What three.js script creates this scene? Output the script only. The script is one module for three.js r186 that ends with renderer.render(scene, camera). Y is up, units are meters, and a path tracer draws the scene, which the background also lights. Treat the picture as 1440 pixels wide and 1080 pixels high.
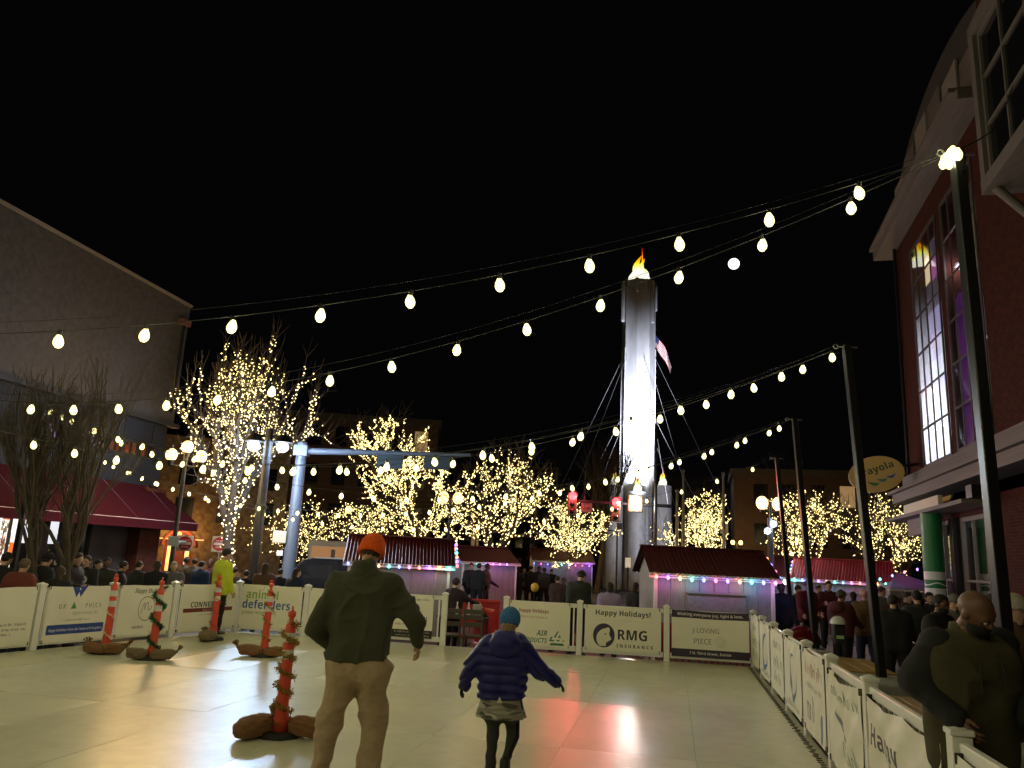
import * as THREE from 'three';
import { mergeGeometries, mergeVertices, toCreasedNormals } from 'three/addons/utils/BufferGeometryUtils.js';
import { RoundedBoxGeometry } from 'three/addons/geometries/RoundedBoxGeometry.js';

// ---------- camera, sky, moonlight, exposure ----------
const V = (x, y, z) => new THREE.Vector3(x, y, z);
const scene = new THREE.Scene();
const FOCAL = 1082, PITCH = THREE.MathUtils.degToRad(12.6), ROLL = THREE.MathUtils.degToRad(2.85), EYE = V(0, 1.7, 0);
const camera = new THREE.PerspectiveCamera(2 * Math.atan(540 / FOCAL) * 180 / Math.PI, 4 / 3, 0.1, 3000);
const fwd = V(0, Math.sin(PITCH), -Math.cos(PITCH)), up0 = V(1, 0, 0).cross(fwd);
const camUp = up0.clone().multiplyScalar(Math.cos(ROLL)).addScaledVector(V(1, 0, 0), -Math.sin(ROLL));
const camRight = fwd.clone().cross(camUp);
camera.position.copy(EYE);
camera.quaternion.setFromRotationMatrix(new THREE.Matrix4().makeBasis(camRight, camUp, fwd.clone().negate()));
const skyData = new Float32Array(64 * 32 * 4);
for (let i = 0; i < 64 * 32; i++) skyData.set([0.0011, 0.0011, 0.0014, 1], i * 4);
const skyTex = new THREE.DataTexture(skyData, 64, 32, THREE.RGBAFormat, THREE.FloatType);
skyTex.mapping = THREE.EquirectangularReflectionMapping; skyTex.magFilter = THREE.LinearFilter; skyTex.needsUpdate = true;
scene.background = skyTex; scene.environment = skyTex;
// survey of the place: a point seen in the photograph (1440 x 1080) at a known distance north of the camera
function at(u, v, d) {
  const r = fwd.clone().multiplyScalar(FOCAL).addScaledVector(camRight, u - 720).addScaledVector(camUp, 540 - v);
  return r.multiplyScalar(-d / r.z).add(EYE);
}
const moonSpot = at(1032, 371, 900);
const moonlight = new THREE.DirectionalLight(new THREE.Color(0.8, 0.88, 1), 0.006);
moonlight.position.copy(moonSpot); moonlight.castShadow = true; scene.add(moonlight); scene.add(moonlight.target);
Object.assign(moonlight.shadow.camera, { left: -60, right: 60, top: 60, bottom: -60, far: 1500 });
const renderer = new THREE.WebGLRenderer({ antialias: true });
renderer.toneMapping = THREE.LinearToneMapping; renderer.toneMappingExposure = 1;
renderer.shadowMap.enabled = true;

// ---------- helpers ----------
function rng(seed) { let a = seed >>> 0; return () => { a = (a + 0x6D2B79F5) | 0; let t = Math.imul(a ^ (a >>> 15), 1 | a); t = (t + Math.imul(t ^ (t >>> 7), 61 | t)) ^ t; return ((t ^ (t >>> 14)) >>> 0) / 4294967296; }; }
const groundY = (z) => -0.2 + 0.01 * Math.min(z, 0);
const taken = new Map();
function numbered(n) { const k = taken.get(n) ?? 0; taken.set(n, k + 1); return k ? `${n}_${String(k).padStart(3, '0')}` : n; }
function thing(name, label, category, pos = [0, 0, 0], yaw = 0, group) {
  const o = new THREE.Group(); o.name = numbered(name); scene.add(o);
  if (pos.isVector3) o.position.copy(pos); else o.position.set(...pos);
  o.rotation.y = yaw; o.userData = { label, category }; if (group) o.userData.group = group; return o;
}
function structure(name, pos = [0, 0, 0], yaw = 0) {
  const o = new THREE.Group(); o.name = numbered(name); scene.add(o); o.position.set(...pos); o.rotation.y = yaw; o.userData.kind = 'structure'; return o;
}
function part(parent, name, geo, mat, label) {
  const g = Array.isArray(geo) ? merge(geo) : geo;
  const m = new THREE.Mesh(g, mat); m.name = name; m.castShadow = m.receiveShadow = true; parent.add(m); if (label) m.userData.label = label; return m;
}
function merge(list) {
  return mergeGeometries(list.map((g) => { const n = g.index ? g.toNonIndexed() : g; for (const k of Object.keys(n.attributes)) if (!['position', 'normal', 'uv'].includes(k)) n.deleteAttribute(k); return n; }));
}
const C = (r, g, b) => new THREE.Color().setRGB(r, g, b);
function mat(r, g, b, rough = 0.8, more = {}) { return new THREE.MeshStandardMaterial({ color: C(r, g, b), roughness: rough, ...more }); }
function glow(r, g, b, base = 0.8) { return new THREE.MeshStandardMaterial({ color: C(base, base, base), roughness: 0.4, emissive: C(r, g, b) }); }
function box(w, h, d, x = 0, y = 0, z = 0) { const g = new THREE.BoxGeometry(w, h, d); g.translate(x, y, z); return g; }
function rbox(w, h, d, x = 0, y = 0, z = 0, r = 0.01) { const g = new RoundedBoxGeometry(w, h, d, 2, Math.min(r, w / 2.1, h / 2.1, d / 2.1)); g.translate(x, y, z); return g; }
function cyl(r0, r1, h, x = 0, y = 0, z = 0, n = 12) { const g = new THREE.CylinderGeometry(r1, r0, h, n); g.translate(x, y + h / 2, z); return g; }
function ball(r, x = 0, y = 0, z = 0, sy = 1, n = 12) { const g = new THREE.SphereGeometry(r, n, Math.max(6, n * 0.7 | 0)); g.scale(1, sy, 1); g.translate(x, y, z); return g; }
function rod(a, b, r0, r1 = r0, n = 6) {
  const d = b.clone().sub(a), L = d.length(), g = new THREE.CylinderGeometry(r1, r0, L, n, 1);
  g.translate(0, L / 2, 0); g.applyQuaternion(new THREE.Quaternion().setFromUnitVectors(V(0, 1, 0), d.normalize())); g.translate(a.x, a.y, a.z); return g;
}
function wire(pts, r, n = 5, seg) { return new THREE.TubeGeometry(new THREE.CatmullRomCurve3(pts), seg ?? pts.length * 4, r, n); }
function lamp(parent, x, y, z, color, cd, radius = 3) {
  const l = new THREE.PointLight(color, cd); l.position.set(x, y, z); l.castShadow = true; l.shadow.radius = radius; l.name = 'light'; parent.add(l); return l;
}
// value noise, textures
function hash2(x, y, s) { let h = (x * 374761393 + y * 668265263 + s * 974634287) | 0; h = Math.imul(h ^ (h >>> 13), 1274126177); return ((h ^ (h >>> 16)) >>> 0) / 4294967296; }
function vnoise(x, y, s = 0, wrap = 0) {
  const xi = Math.floor(x), yi = Math.floor(y), fx = x - xi, fy = y - yi, w = (v) => wrap ? ((v % wrap) + wrap) % wrap : v;
  const u = fx * fx * (3 - 2 * fx), v = fy * fy * (3 - 2 * fy);
  const a = hash2(w(xi), w(yi), s), b = hash2(w(xi + 1), w(yi), s), c = hash2(w(xi), w(yi + 1), s), d = hash2(w(xi + 1), w(yi + 1), s);
  return a + (b - a) * u + (c - a) * v + (a - b - c + d) * u * v;
}
function fbm(x, y, s, oct = 4, wrap = 0) { let t = 0, a = 0.5, f = 1; for (let i = 0; i < oct; i++) { t += a * vnoise(x * f, y * f, s + i, wrap ? wrap * f : 0); a *= 0.5; f *= 2; } return t; }
function n3(x, y, z, s = 0) { return (vnoise(x + z * 0.7, y, s) + vnoise(y + 3.1, z - x * 0.6, s + 7) + vnoise(z, x + y * 0.5, s + 13)) / 3; }
function dataTex(n, fn, { srgb = false, repeat = [1, 1] } = {}) {
  const d = new Uint8Array(n * n * 4);
  for (let y = 0; y < n; y++) for (let x = 0; x < n; x++) { const c = fn(x / n, y / n); const k = (y * n + x) * 4; if (typeof c === 'number') d[k] = d[k + 1] = d[k + 2] = Math.max(0, Math.min(255, c * 255)); else for (let i = 0; i < 3; i++) d[k + i] = Math.max(0, Math.min(255, c[i] * 255)); d[k + 3] = 255; }
  const t = new THREE.DataTexture(d, n, n); t.wrapS = t.wrapT = THREE.RepeatWrapping; t.magFilter = THREE.LinearFilter; t.minFilter = THREE.LinearMipmapLinearFilter;
  if (srgb) t.colorSpace = THREE.SRGBColorSpace; t.repeat.set(...repeat); t.needsUpdate = true; return t;
}
function canvasTex(w, h, draw) {
  const c = document.createElement('canvas'); c.width = w; c.height = h; const g = c.getContext('2d'); draw(g, w, h);
  const t = new THREE.CanvasTexture(c); t.colorSpace = THREE.SRGBColorSpace; t.anisotropy = 8; return t;
}
function metreUV(geo, s = 1) { // box-projected texture coordinates in metres
  const g = geo.index ? geo.toNonIndexed() : geo, p = g.attributes.position, n = g.attributes.normal, uv = new Float32Array(p.count * 2);
  for (let i = 0; i < p.count; i++) {
    const ax = Math.abs(n.getX(i)), ay = Math.abs(n.getY(i)), az = Math.abs(n.getZ(i));
    const [a, b] = ay > ax && ay > az ? [p.getX(i), p.getZ(i)] : ax > az ? [p.getZ(i), p.getY(i)] : [p.getX(i), p.getY(i)];
    uv[i * 2] = a * s; uv[i * 2 + 1] = b * s;
  }
  g.setAttribute('uv', new THREE.BufferAttribute(uv, 2)); return g;
}
// shared materials
const grainTex = dataTex(256, (x, y) => 0.72 + 0.4 * (fbm(x * 16, y * 16, 3, 4, 16) - 0.47) , {});
const coarseTex = dataTex(256, (x, y) => 0.35 + 0.9 * (fbm(x * 6, y * 6, 5, 5, 6) - 0.2), {});
const brickColor = dataTex(512, (x, y) => {
  const row = Math.floor(y * 14), bx = x * 5 + (row % 2) * 0.5, col = Math.floor(bx) % 5, fx = bx - Math.floor(bx), fy = y * 14 - row;
  const mortar = fx < 0.045 || fy < 0.14; const t = hash2(col, row, 2), n = fbm(x * 40, y * 40, 9, 3, 40);
  return mortar ? [0.52 + n * 0.1, 0.49 + n * 0.1, 0.45 + n * 0.1] : [0.50 + 0.14 * t + 0.12 * (n - 0.4), 0.25 + 0.08 * t + 0.1 * (n - 0.4), 0.19 + 0.06 * t + 0.08 * (n - 0.4)];
}, { srgb: true });
const brickBump = dataTex(512, (x, y) => { const row = Math.floor(y * 14), bx = x * 5 + (row % 2) * 0.5, fx = bx - Math.floor(bx), fy = y * 14 - row; return (fx < 0.045 || fy < 0.14 ? 0.1 : 0.8) + 0.2 * fbm(x * 30, y * 30, 4, 2, 30); });
const M = {
  brick: new THREE.MeshPhysicalMaterial({ specularIntensity: 0.25, map: brickColor, color: C(0.22, 0.2, 0.2), bumpMap: brickBump, bumpScale: 0.008, roughness: 0.9 }),
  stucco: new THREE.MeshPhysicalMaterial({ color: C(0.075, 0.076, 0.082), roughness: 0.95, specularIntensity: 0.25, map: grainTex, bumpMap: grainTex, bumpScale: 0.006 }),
  bluePanel: new THREE.MeshPhysicalMaterial({ color: C(0.022, 0.027, 0.04), roughness: 0.8, specularIntensity: 0.3, map: grainTex }),
  trim: mat(0.22, 0.2, 0.19, 0.7, { map: grainTex }),
  whiteVinyl: mat(0.74, 0.74, 0.7, 0.38),
  darkMetal: mat(0.02, 0.021, 0.024, 0.35, { metalness: 0.3 }),
  blackMetal: mat(0.012, 0.012, 0.013, 0.3),
  galv: mat(0.35, 0.36, 0.38, 0.4, { metalness: 0.7 }),
  concrete: mat(0.42, 0.41, 0.38, 0.9, { map: grainTex, bumpMap: grainTex, bumpScale: 0.004 }),
  rubber: mat(0.012, 0.012, 0.012, 0.75),
  bark: mat(0.06, 0.048, 0.038, 0.95),
  glass: new THREE.MeshPhysicalMaterial({ color: 0xffffff, roughness: 0.03, transmission: 1, thickness: 0, ior: 1.5 }),
  darkGlass: mat(0.01, 0.011, 0.013, 0.06),
  wood: mat(0.2, 0.12, 0.06, 0.7, { map: grainTex }),
  rope: mat(0.015, 0.015, 0.015, 0.7),
};
// ---------- ground ----------
{
  const zs = [60, 0, -120, -500], pos = [], uv = [], idx = [];
  for (const z of zs) for (const x of [-300, 300]) { pos.push(x, z > 0 ? groundY(0) : groundY(z), z); uv.push(x, z); }
  for (let i = 0; i < zs.length - 1; i++) { const a = i * 2; idx.push(a, a + 1, a + 2, a + 1, a + 3, a + 2); }
  const g = new THREE.BufferGeometry(); g.setAttribute('position', new THREE.Float32BufferAttribute(pos, 3)); g.setAttribute('uv', new THREE.Float32BufferAttribute(uv, 2)); g.setIndex(idx); g.computeVertexNormals();
  const asphalt = dataTex(512, (x, y) => { const n = fbm(x * 8, y * 8, 1, 6, 8), s = hash2(x * 512 | 0, y * 512 | 0, 3); const v = 0.2 + 0.12 * (n - 0.45) + 0.06 * (s - 0.5); return [v, v, v * 0.98]; }, { srgb: true, repeat: [0.3, 0.3] });
  const m = new THREE.Mesh(g, new THREE.MeshStandardMaterial({ map: asphalt, roughness: 0.8 })); m.name = 'street_ground'; m.userData.kind = 'structure'; m.receiveShadow = true; scene.add(m);
}
// rink corners on the ice, counted round
const RR = V(4.53, 0, -14.32), RL = V(-5.2, 0, -15.85), dirR = V(-2.14, 0, 10.02).normalize(), dirL = V(-1.73, 0, 3.83).normalize();
const RRn = RR.clone().addScaledVector(dirR, 18.5), RLn = RL.clone().addScaledVector(dirL, 22);
const rinkPoly = [RR, RL, RLn, RRn].map((p) => [p.x, p.z]);
function clip(poly, clipper) { // convex clip
  let out = poly;
  const area = clipper.reduce((s, p, i) => { const q = clipper[(i + 1) % clipper.length]; return s + p[0] * q[1] - q[0] * p[1]; }, 0), sg = Math.sign(area);
  for (let i = 0; i < clipper.length && out.length; i++) {
    const a = clipper[i], b = clipper[(i + 1) % clipper.length], side = (p) => sg * ((b[0] - a[0]) * (p[1] - a[1]) - (b[1] - a[1]) * (p[0] - a[0]));
    const src = out; out = [];
    for (let k = 0; k < src.length; k++) { const p = src[k], q = src[(k + 1) % src.length], sp = side(p), sq = side(q); if (sp >= 0) out.push(p); if ((sp >= 0) !== (sq >= 0)) { const t = sp / (sp - sq); out.push([p[0] + (q[0] - p[0]) * t, p[1] + (q[1] - p[1]) * t]); } }
  }
  return out;
}
function slab(poly, yTop, yBot, topFn) { // prism over an x-z polygon
  const pos = [], n = poly.length, top = (p) => topFn ? topFn(p) : yTop; let a2 = 0;
  for (let i = 0; i < n; i++) { const q = poly[(i + 1) % n]; a2 += poly[i][0] * q[1] - q[0] * poly[i][1]; }
  const P = a2 > 0 ? [...poly].reverse() : poly;
  for (let i = 1; i < n - 1; i++) for (const k of [0, i, i + 1]) pos.push(P[k][0], top(P[k]), P[k][1]);
  for (let i = 0; i < n; i++) { const p = P[i], q = P[(i + 1) % n]; pos.push(p[0], top(p), p[1], p[0], yBot, p[1], q[0], yBot, q[1], p[0], top(p), p[1], q[0], yBot, q[1], q[0], top(q), q[1]); }
  const g = new THREE.BufferGeometry(); g.setAttribute('position', new THREE.Float32BufferAttribute(pos, 3)); g.computeVertexNormals(); return metreUV(g);
}
{
  const rink = structure('ice_rink');
  const rnd = rng(41);
  part(rink, 'rink_base', slab(rinkPoly, -0.03, -0.5), mat(0.03, 0.03, 0.03, 0.9));
  // relief of the sheets: slight warps, fine grain and skate cuts (float texture, one unit is 2 mm)
  const N = 1024, relief = new Float32Array(N * N * 4);
  for (let y = 0; y < N; y++) for (let x = 0; x < N; x++) { const k = (y * N + x) * 4; relief[k] = 0.5 + 0.9 * (fbm(x / N * 10, y / N * 10, 21, 3, 10) - 0.45) + 0.1 * (fbm(x / N * 128, y / N * 128, 22, 3, 128) - 0.45); }
  { const r = rng(7); for (let i = 0; i < 1100; i++) { let x = r() * N, y = r() * N, a = r() * 6.28; const k = (r() - 0.5) * 0.02, L = 60 + r() * 300, dv = -0.03 - r() * 0.06; for (let j = 0; j < L; j++) { x += Math.cos(a); y += Math.sin(a); a += k; relief[((((y | 0) + N * 4) % N) * N + (((x | 0) + N * 4) % N)) * 4] += dv; } } }
  for (let k = 0; k < N * N * 4; k += 4) { relief[k + 1] = relief[k + 2] = relief[k]; relief[k + 3] = 1; }
  const scratch = new THREE.DataTexture(relief, N, N, THREE.RGBAFormat, THREE.FloatType); scratch.wrapS = scratch.wrapT = THREE.RepeatWrapping; scratch.magFilter = THREE.LinearFilter; scratch.repeat.set(0.21, 0.21); scratch.needsUpdate = true;
  const iceColor = dataTex(512, (x, y) => { const n = fbm(x * 5, y * 5, 31, 5, 5), s = fbm(x * 40, y * 40, 33, 3, 40); const v = 0.80 + 0.10 * (n - 0.47) + 0.06 * (s - 0.45); return [v, v * 1.0, v * 0.95]; }, { srgb: true, repeat: [0.22, 0.22] });
  const iceMats = [0, 1, 2].map((i) => new THREE.MeshStandardMaterial({ map: iceColor, color: C(0.93 - i * 0.014, 0.92 - i * 0.012, 0.76 - i * 0.015), roughness: 0.24 + i * 0.025, bumpMap: scratch, bumpScale: 0.0032 }));
  { const teeth = [], tg = box(0.05, 0.006, 0.028); for (let s = 0.2; s < 16; s += 0.085) { const p = RR.clone().addScaledVector(dirR, s).add(V(-0.1 - 0.012 * Math.sin(s * 40), 0, 0)), g = tg.clone(); g.rotateY(0.2); g.translate(p.x, 0.0045, p.z); teeth.push(g); } const m = part(rink, 'edge_teeth', teeth, mat(0.13, 0.12, 0.1, 0.9)); m.userData.kind = 'stuff'; }
  const ux = dirR.clone(), uz = V(-ux.z, 0, ux.x), W = 1.22, L = 2.44; // sheets lie along the long side
  for (let i = -2; i < 14; i++) for (let j = -6; j < 18; j++) {
    const off = (i % 2) * L / 2, corner = (a, b) => { const p = RR.clone().addScaledVector(ux, a).addScaledVector(uz, b); return [p.x, p.z]; };
    const x0 = i * L + off * 0 , z0 = j * W, e = 0.001;
    const poly = clip([corner(x0 + e, z0 + e), corner(x0 + L - e, z0 + e), corner(x0 + L - e, z0 + W - e), corner(x0 + e, z0 + W - e)], rinkPoly);
    if (poly.length < 3) continue;
    const tx = (rnd() - 0.5) * 0.0022, tz = (rnd() - 0.5) * 0.003, c = corner(x0 + L / 2, z0 + W / 2), dy = (rnd() - 0.5) * 0.0008;
    part(rink, 'ice_sheet', slab(poly, 0, -0.02, (p) => dy - 0.001 + (p[0] - c[0]) * tx + (p[1] - c[1]) * tz), iceMats[(rnd() * 3) | 0]);
  }
}
// right-hand pavement, from the rink to the brick building
const RB = { P0: V(13.58, 0, -26), a: THREE.MathUtils.degToRad(15) };
const rbDir = V(-Math.sin(RB.a), 0, Math.cos(RB.a)), rbOut = V(-Math.cos(RB.a), 0, -Math.sin(RB.a));
{
  const walk = structure('pavement');
  const rnd = rng(5), stone = [0.36, 0.40, 0.33].map((v) => mat(v, v * 0.96, v * 0.9, 0.85, { map: grainTex, bumpMap: grainTex, bumpScale: 0.003 }));
  const e0 = RR.clone().add(V(0.35, 0, 0)).addScaledVector(dirR, -4), far = RB.P0.clone().addScaledVector(rbDir, -6), near = RB.P0.clone().addScaledVector(rbDir, 30), e1 = RR.clone().add(V(0.35, 0, 0)).addScaledVector(dirR, 17);
  const poly = [[e0.x, e0.z], [far.x, far.z], [near.x, near.z], [e1.x, e1.z]];
  part(walk, 'kerb_bed', slab(poly, 0, -1, (p) => groundY(p[1]) + 0.105), mat(0.1, 0.098, 0.09, 0.95));
  // flagstones, big enough to tell apart only near the camera
  for (let i = 0; i < 26; i++) for (let j = 0; j < 9; j++) {
    const a = V(e1.x, 0, e1.z).addScaledVector(dirR, -i * 0.9 - 2), q = 0.006;
    const mk = (s, t) => { const p = a.clone().addScaledVector(dirR, -s).add(V(t, 0, 0)); return [p.x, p.z]; };
    const pl = clip([mk(q, j * 0.9 + q), mk(0.9 - q, j * 0.9 + q), mk(0.9 - q, j * 0.9 + 0.9 - q), mk(q, j * 0.9 + 0.9 - q)], poly);
    if (pl.length < 3) continue;
    const dy = (rnd() - 0.5) * 0.004;
    part(walk, 'flagstone', slab(pl, 0, -0.3, (p) => groundY(p[1]) + 0.12 + dy), stone[(rnd() * 3) | 0]);
  }
}
// ---------- moon ----------
{ const m = part(thing('moon', 'full white moon in the black sky right of the tall candle', 'moon', moonSpot), 'disc', ball(6.9, 0, 0, 0, 1, 32), glow(2.2, 2.3, 2.5)); m.castShadow = false; }
// ---------- rink fence and its banners ----------
const ink = (g, c) => { g.fillStyle = c; };
function textFit(g, s, x, y, size, font, maxW) { g.font = `${font.replace('#', size)}`; let w = g.measureText(s).width; if (maxW && w > maxW) { size *= maxW / w; g.font = font.replace('#', size.toFixed(1)); } g.fillText(s, x, y); }
const SANS = 'bold #px sans-serif', LIGHT = '#px sans-serif', SERIF = 'bold #px serif', ITAL = 'italic bold #px serif', ISANS = 'italic bold #px sans-serif';
// small print too faint to read: a row of uneven strokes
function faint(g, x, y, w, size, seed, color) {
  const r = rng(seed); g.strokeStyle = color; g.lineWidth = Math.max(1.5, size * 0.13);
  for (let c = x; c < x + w;) { if (r() < 0.14) { c += size * 0.4; continue; } const t = size * (r() < 0.3 ? 1 : 0.66), k = size * (0.3 + r() * 0.25); g.beginPath(); g.moveTo(c, y); g.lineTo(c, y - t); if (r() < 0.6) { g.quadraticCurveTo(c + k, y - t, c + k * 0.8, y - t * 0.4); } if (r() < 0.5) g.lineTo(c + k * 0.8, y); g.stroke(); c += k + size * 0.2; }
}
const bannerInk = {
  lines(g, w, h) { faint(g, w * 0.25, h * 0.66, w * 0.68, 17, 3, '#55544d'); faint(g, w * 0.2, h * 0.74, w * 0.73, 17, 4, '#55544d'); faint(g, w * 0.45, h * 0.82, w * 0.3, 17, 5, '#55544d'); },
  graphics(g, w, h) {
    g.textAlign = 'center'; ink(g, '#27408f'); g.beginPath(); g.moveTo(w * 0.35, 0); g.lineTo(w * 0.6, 0); g.lineTo(w * 0.5, h * 0.2); g.lineTo(w * 0.465, h * 0.1); g.lineTo(w * 0.43, h * 0.2); g.closePath(); g.fill(); ink(g, '#e8e6da'); g.beginPath(); g.moveTo(w * 0.462, h * 0.03); g.lineTo(w * 0.49, h * 0.03); g.lineTo(w * 0.476, h * 0.08); g.fill();
    ink(g, '#55564f'); textFit(g, 'G R', w * 0.24, h * 0.4, 44, LIGHT); textFit(g, 'P H I C S', w * 0.73, h * 0.4, 44, LIGHT); ink(g, '#3f8a4a'); g.beginPath(); g.moveTo(w * 0.42, h * 0.28); g.lineTo(w * 0.375, h * 0.41); g.lineTo(w * 0.465, h * 0.41); g.fill();
    ink(g, '#9a988c'); textFit(g, 'Digital Services, Inc.', w * 0.62, h * 0.52, 30, 'italic #px sans-serif'); ink(g, '#777'); faint(g, w * 0.3, h * 0.63, w * 0.4, 13, 25, '#777');
    ink(g, '#23408f'); g.beginPath(); g.roundRect ? g.roundRect(w * 0.05, h * 0.69, w * 0.9, h * 0.17, 12) : g.rect(w * 0.05, h * 0.69, w * 0.9, h * 0.17); g.fill(); ink(g, '#d8dbe8'); textFit(g, 'Happy Holidays from the Team at W-Graphics', w * 0.5, h * 0.805, 28, ITAL, w * 0.84);
  },
  maverick(g, w, h) {
    g.textAlign = 'center'; ink(g, '#2c2c2c'); textFit(g, 'Happy Holidays!', w * 0.56, h * 0.15, 46, ITAL, w * 0.7);
    g.strokeStyle = '#6d6c5d'; g.lineWidth = 6; g.beginPath(); g.ellipse(w * 0.52, h * 0.47, w * 0.155, h * 0.24, 0, 0, 7); g.stroke();
    g.lineWidth = 6; g.beginPath(); g.moveTo(w * 0.43, h * 0.58); g.bezierCurveTo(w * 0.46, h * 0.3, w * 0.5, h * 0.3, w * 0.485, h * 0.5); g.bezierCurveTo(w * 0.52, h * 0.3, w * 0.57, h * 0.3, w * 0.55, h * 0.48); g.bezierCurveTo(w * 0.56, h * 0.54, w * 0.6, h * 0.5, w * 0.62, h * 0.42); g.stroke();
    ink(g, '#555'); textFit(g, 'MAVERICK', w * 0.4, h * 0.86, 26, SANS); ink(g, '#99968a'); textFit(g, 'MEDIA', w * 0.71, h * 0.86, 26, LIGHT);
  },
  connexions(g, w, h) { g.textAlign = 'center'; ink(g, '#2e2e2e'); textFit(g, 'CONNEXIONS', w * 0.5, h * 0.5, 62, SANS, w * 0.86); ink(g, '#6e2420'); g.fillRect(w * 0.07, h * 0.52, w * 0.86, h * 0.085); ink(g, '#c9b5a8'); textFit(g, 'G A L L E R Y', w * 0.5, h * 0.588, 22, SANS); ink(g, '#8d8a80'); faint(g, w * 0.34, h * 0.68, w * 0.3, 12, 24, '#8d8a80'); },
  animal(g, w, h) {
    g.textAlign = 'left'; ink(g, '#86a552'); textFit(g, 'animal', w * 0.08, h * 0.32, 104, SANS, w * 0.64); ink(g, '#2c5d9c'); textFit(g, 'defenders', w * 0.03, h * 0.55, 104, SANS, w * 0.88); ink(g, '#7d8f4f'); textFit(g, 'greater lehigh valley', w * 0.04, h * 0.68, 40, LIGHT, w * 0.72);
    g.strokeStyle = '#7f9f86'; g.lineWidth = 9; g.beginPath(); g.arc(w * 0.86, h * 0.8, h * 0.085, 0.6, 5.2); g.stroke(); g.strokeStyle = '#6f8a4a'; g.lineWidth = 4; g.beginPath(); g.moveTo(w * 0.35, h * 0.13); g.lineTo(w * 0.38, h * 0.03); g.stroke();
  },
  plain(g, w, h) { ink(g, '#2b3352'); g.fillRect(w * 0.03, h * 0.86, w * 0.94, h * 0.11); faint(g, w * 0.06, h * 0.945, w * 0.4, 20, 6, '#aab0c4'); faint(g, w * 0.45, h * 0.4, w * 0.4, 44, 7, '#6a6b68'); },
  man(g, w, h) {
    g.textAlign = 'center'; ink(g, '#35342f'); faint(g, w * 0.5, h * 0.13, w * 0.42, 22, 20, '#35342f'); g.beginPath(); g.ellipse(w * 0.62, h * 0.33, w * 0.13, h * 0.15, 0, 0, 7); g.fill(); g.strokeStyle = '#d8d5c4'; g.lineWidth = 5; g.beginPath(); g.moveTo(w * 0.53, h * 0.36); g.bezierCurveTo(w * 0.58, h * 0.24, w * 0.62, h * 0.46, w * 0.63, h * 0.3); g.bezierCurveTo(w * 0.66, h * 0.42, w * 0.7, h * 0.26, w * 0.71, h * 0.34); g.stroke();
    ink(g, '#262622'); g.textAlign = 'right'; textFit(g, 'M A N', w * 0.9, h * 0.62, 62, SANS); g.textAlign = 'center'; ink(g, '#7f7d70'); faint(g, w * 0.3, h * 0.72, w * 0.6, 22, 21, '#7f7d70'); ink(g, '#1f1f1d'); g.fillRect(0, h * 0.82, w, h * 0.18); ink(g, '#c9c6b8'); faint(g, w * 0.3, h * 0.89, w * 0.64, 17, 22, '#c9c6b8'); faint(g, w * 0.3, h * 0.97, w * 0.64, 17, 23, '#c9c6b8');
  },
  air(g, w, h) {
    g.textAlign = 'center'; ink(g, '#8c3a34'); textFit(g, 'Happy Holidays', w * 0.4, h * 0.24, 56, SANS, w * 0.5); ink(g, '#b08578'); textFit(g, 'from your friends at:', w * 0.42, h * 0.37, 42, LIGHT, w * 0.44);
    ink(g, '#2f6b52'); g.textAlign = 'right'; textFit(g, 'AIR', w * 0.63, h * 0.76, 66, ISANS); textFit(g, 'PRODUCTS', w * 0.63, h * 0.92, 66, ISANS, w * 0.46);
    const t = (a) => { g.beginPath(); a.forEach(([x, y], i) => i ? g.lineTo(w * x, h * y) : g.moveTo(w * x, h * y)); g.closePath(); g.fill(); };
    t([[0.80, 0.64], [0.82, 0.64], [0.775, 0.78], [0.745, 0.78]]); t([[0.84, 0.72], [0.86, 0.78], [0.81, 0.78]]); t([[0.70, 0.77], [0.73, 0.77], [0.70, 0.84], [0.755, 0.84], [0.745, 0.87], [0.665, 0.87]]); t([[0.80, 0.83], [0.84, 0.83], [0.84, 0.86], [0.79, 0.86]]); t([[0.70, 0.91], [0.9, 0.91], [0.915, 0.96], [0.68, 0.96]]); g.beginPath(); g.arc(w * 0.9, h * 0.85, 7, 0, 7); g.fill();
  },
  rmg(g, w, h) {
    g.textAlign = 'center'; ink(g, '#2f2b3c'); textFit(g, 'Happy Holidays!', w * 0.5, h * 0.2, 62, SANS, w * 0.86); g.strokeStyle = '#bdb9a8'; g.lineWidth = 2; g.beginPath(); g.moveTo(w * 0.1, h * 0.31); g.lineTo(w * 0.9, h * 0.31); g.stroke();
    ink(g, '#332c48'); g.beginPath(); g.ellipse(w * 0.25, h * 0.66, w * 0.145, h * 0.27, 0, 0, 7); g.fill(); ink(g, '#dcd9c8'); g.beginPath(); g.moveTo(w * 0.2, h * 0.9); g.bezierCurveTo(w * 0.1, h * 0.75, w * 0.17, h * 0.52, w * 0.27, h * 0.5); g.bezierCurveTo(w * 0.32, h * 0.44, w * 0.34, h * 0.5, w * 0.325, h * 0.58); g.bezierCurveTo(w * 0.31, h * 0.68, w * 0.36, h * 0.7, w * 0.35, h * 0.74); g.bezierCurveTo(w * 0.32, h * 0.8, w * 0.27, h * 0.78, w * 0.28, h * 0.9); g.closePath(); g.fill(); ink(g, '#332c48'); g.beginPath(); g.arc(w * 0.27, h * 0.63, 7, 0, 7); g.fill();
    ink(g, '#2f2b3c'); g.textAlign = 'left'; textFit(g, 'RMG', w * 0.42, h * 0.73, 118, SANS, w * 0.5); textFit(g, 'I N S U R A N C E', w * 0.42, h * 0.91, 40, SANS, w * 0.5);
  },
  loving(g, w, h) {
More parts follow.
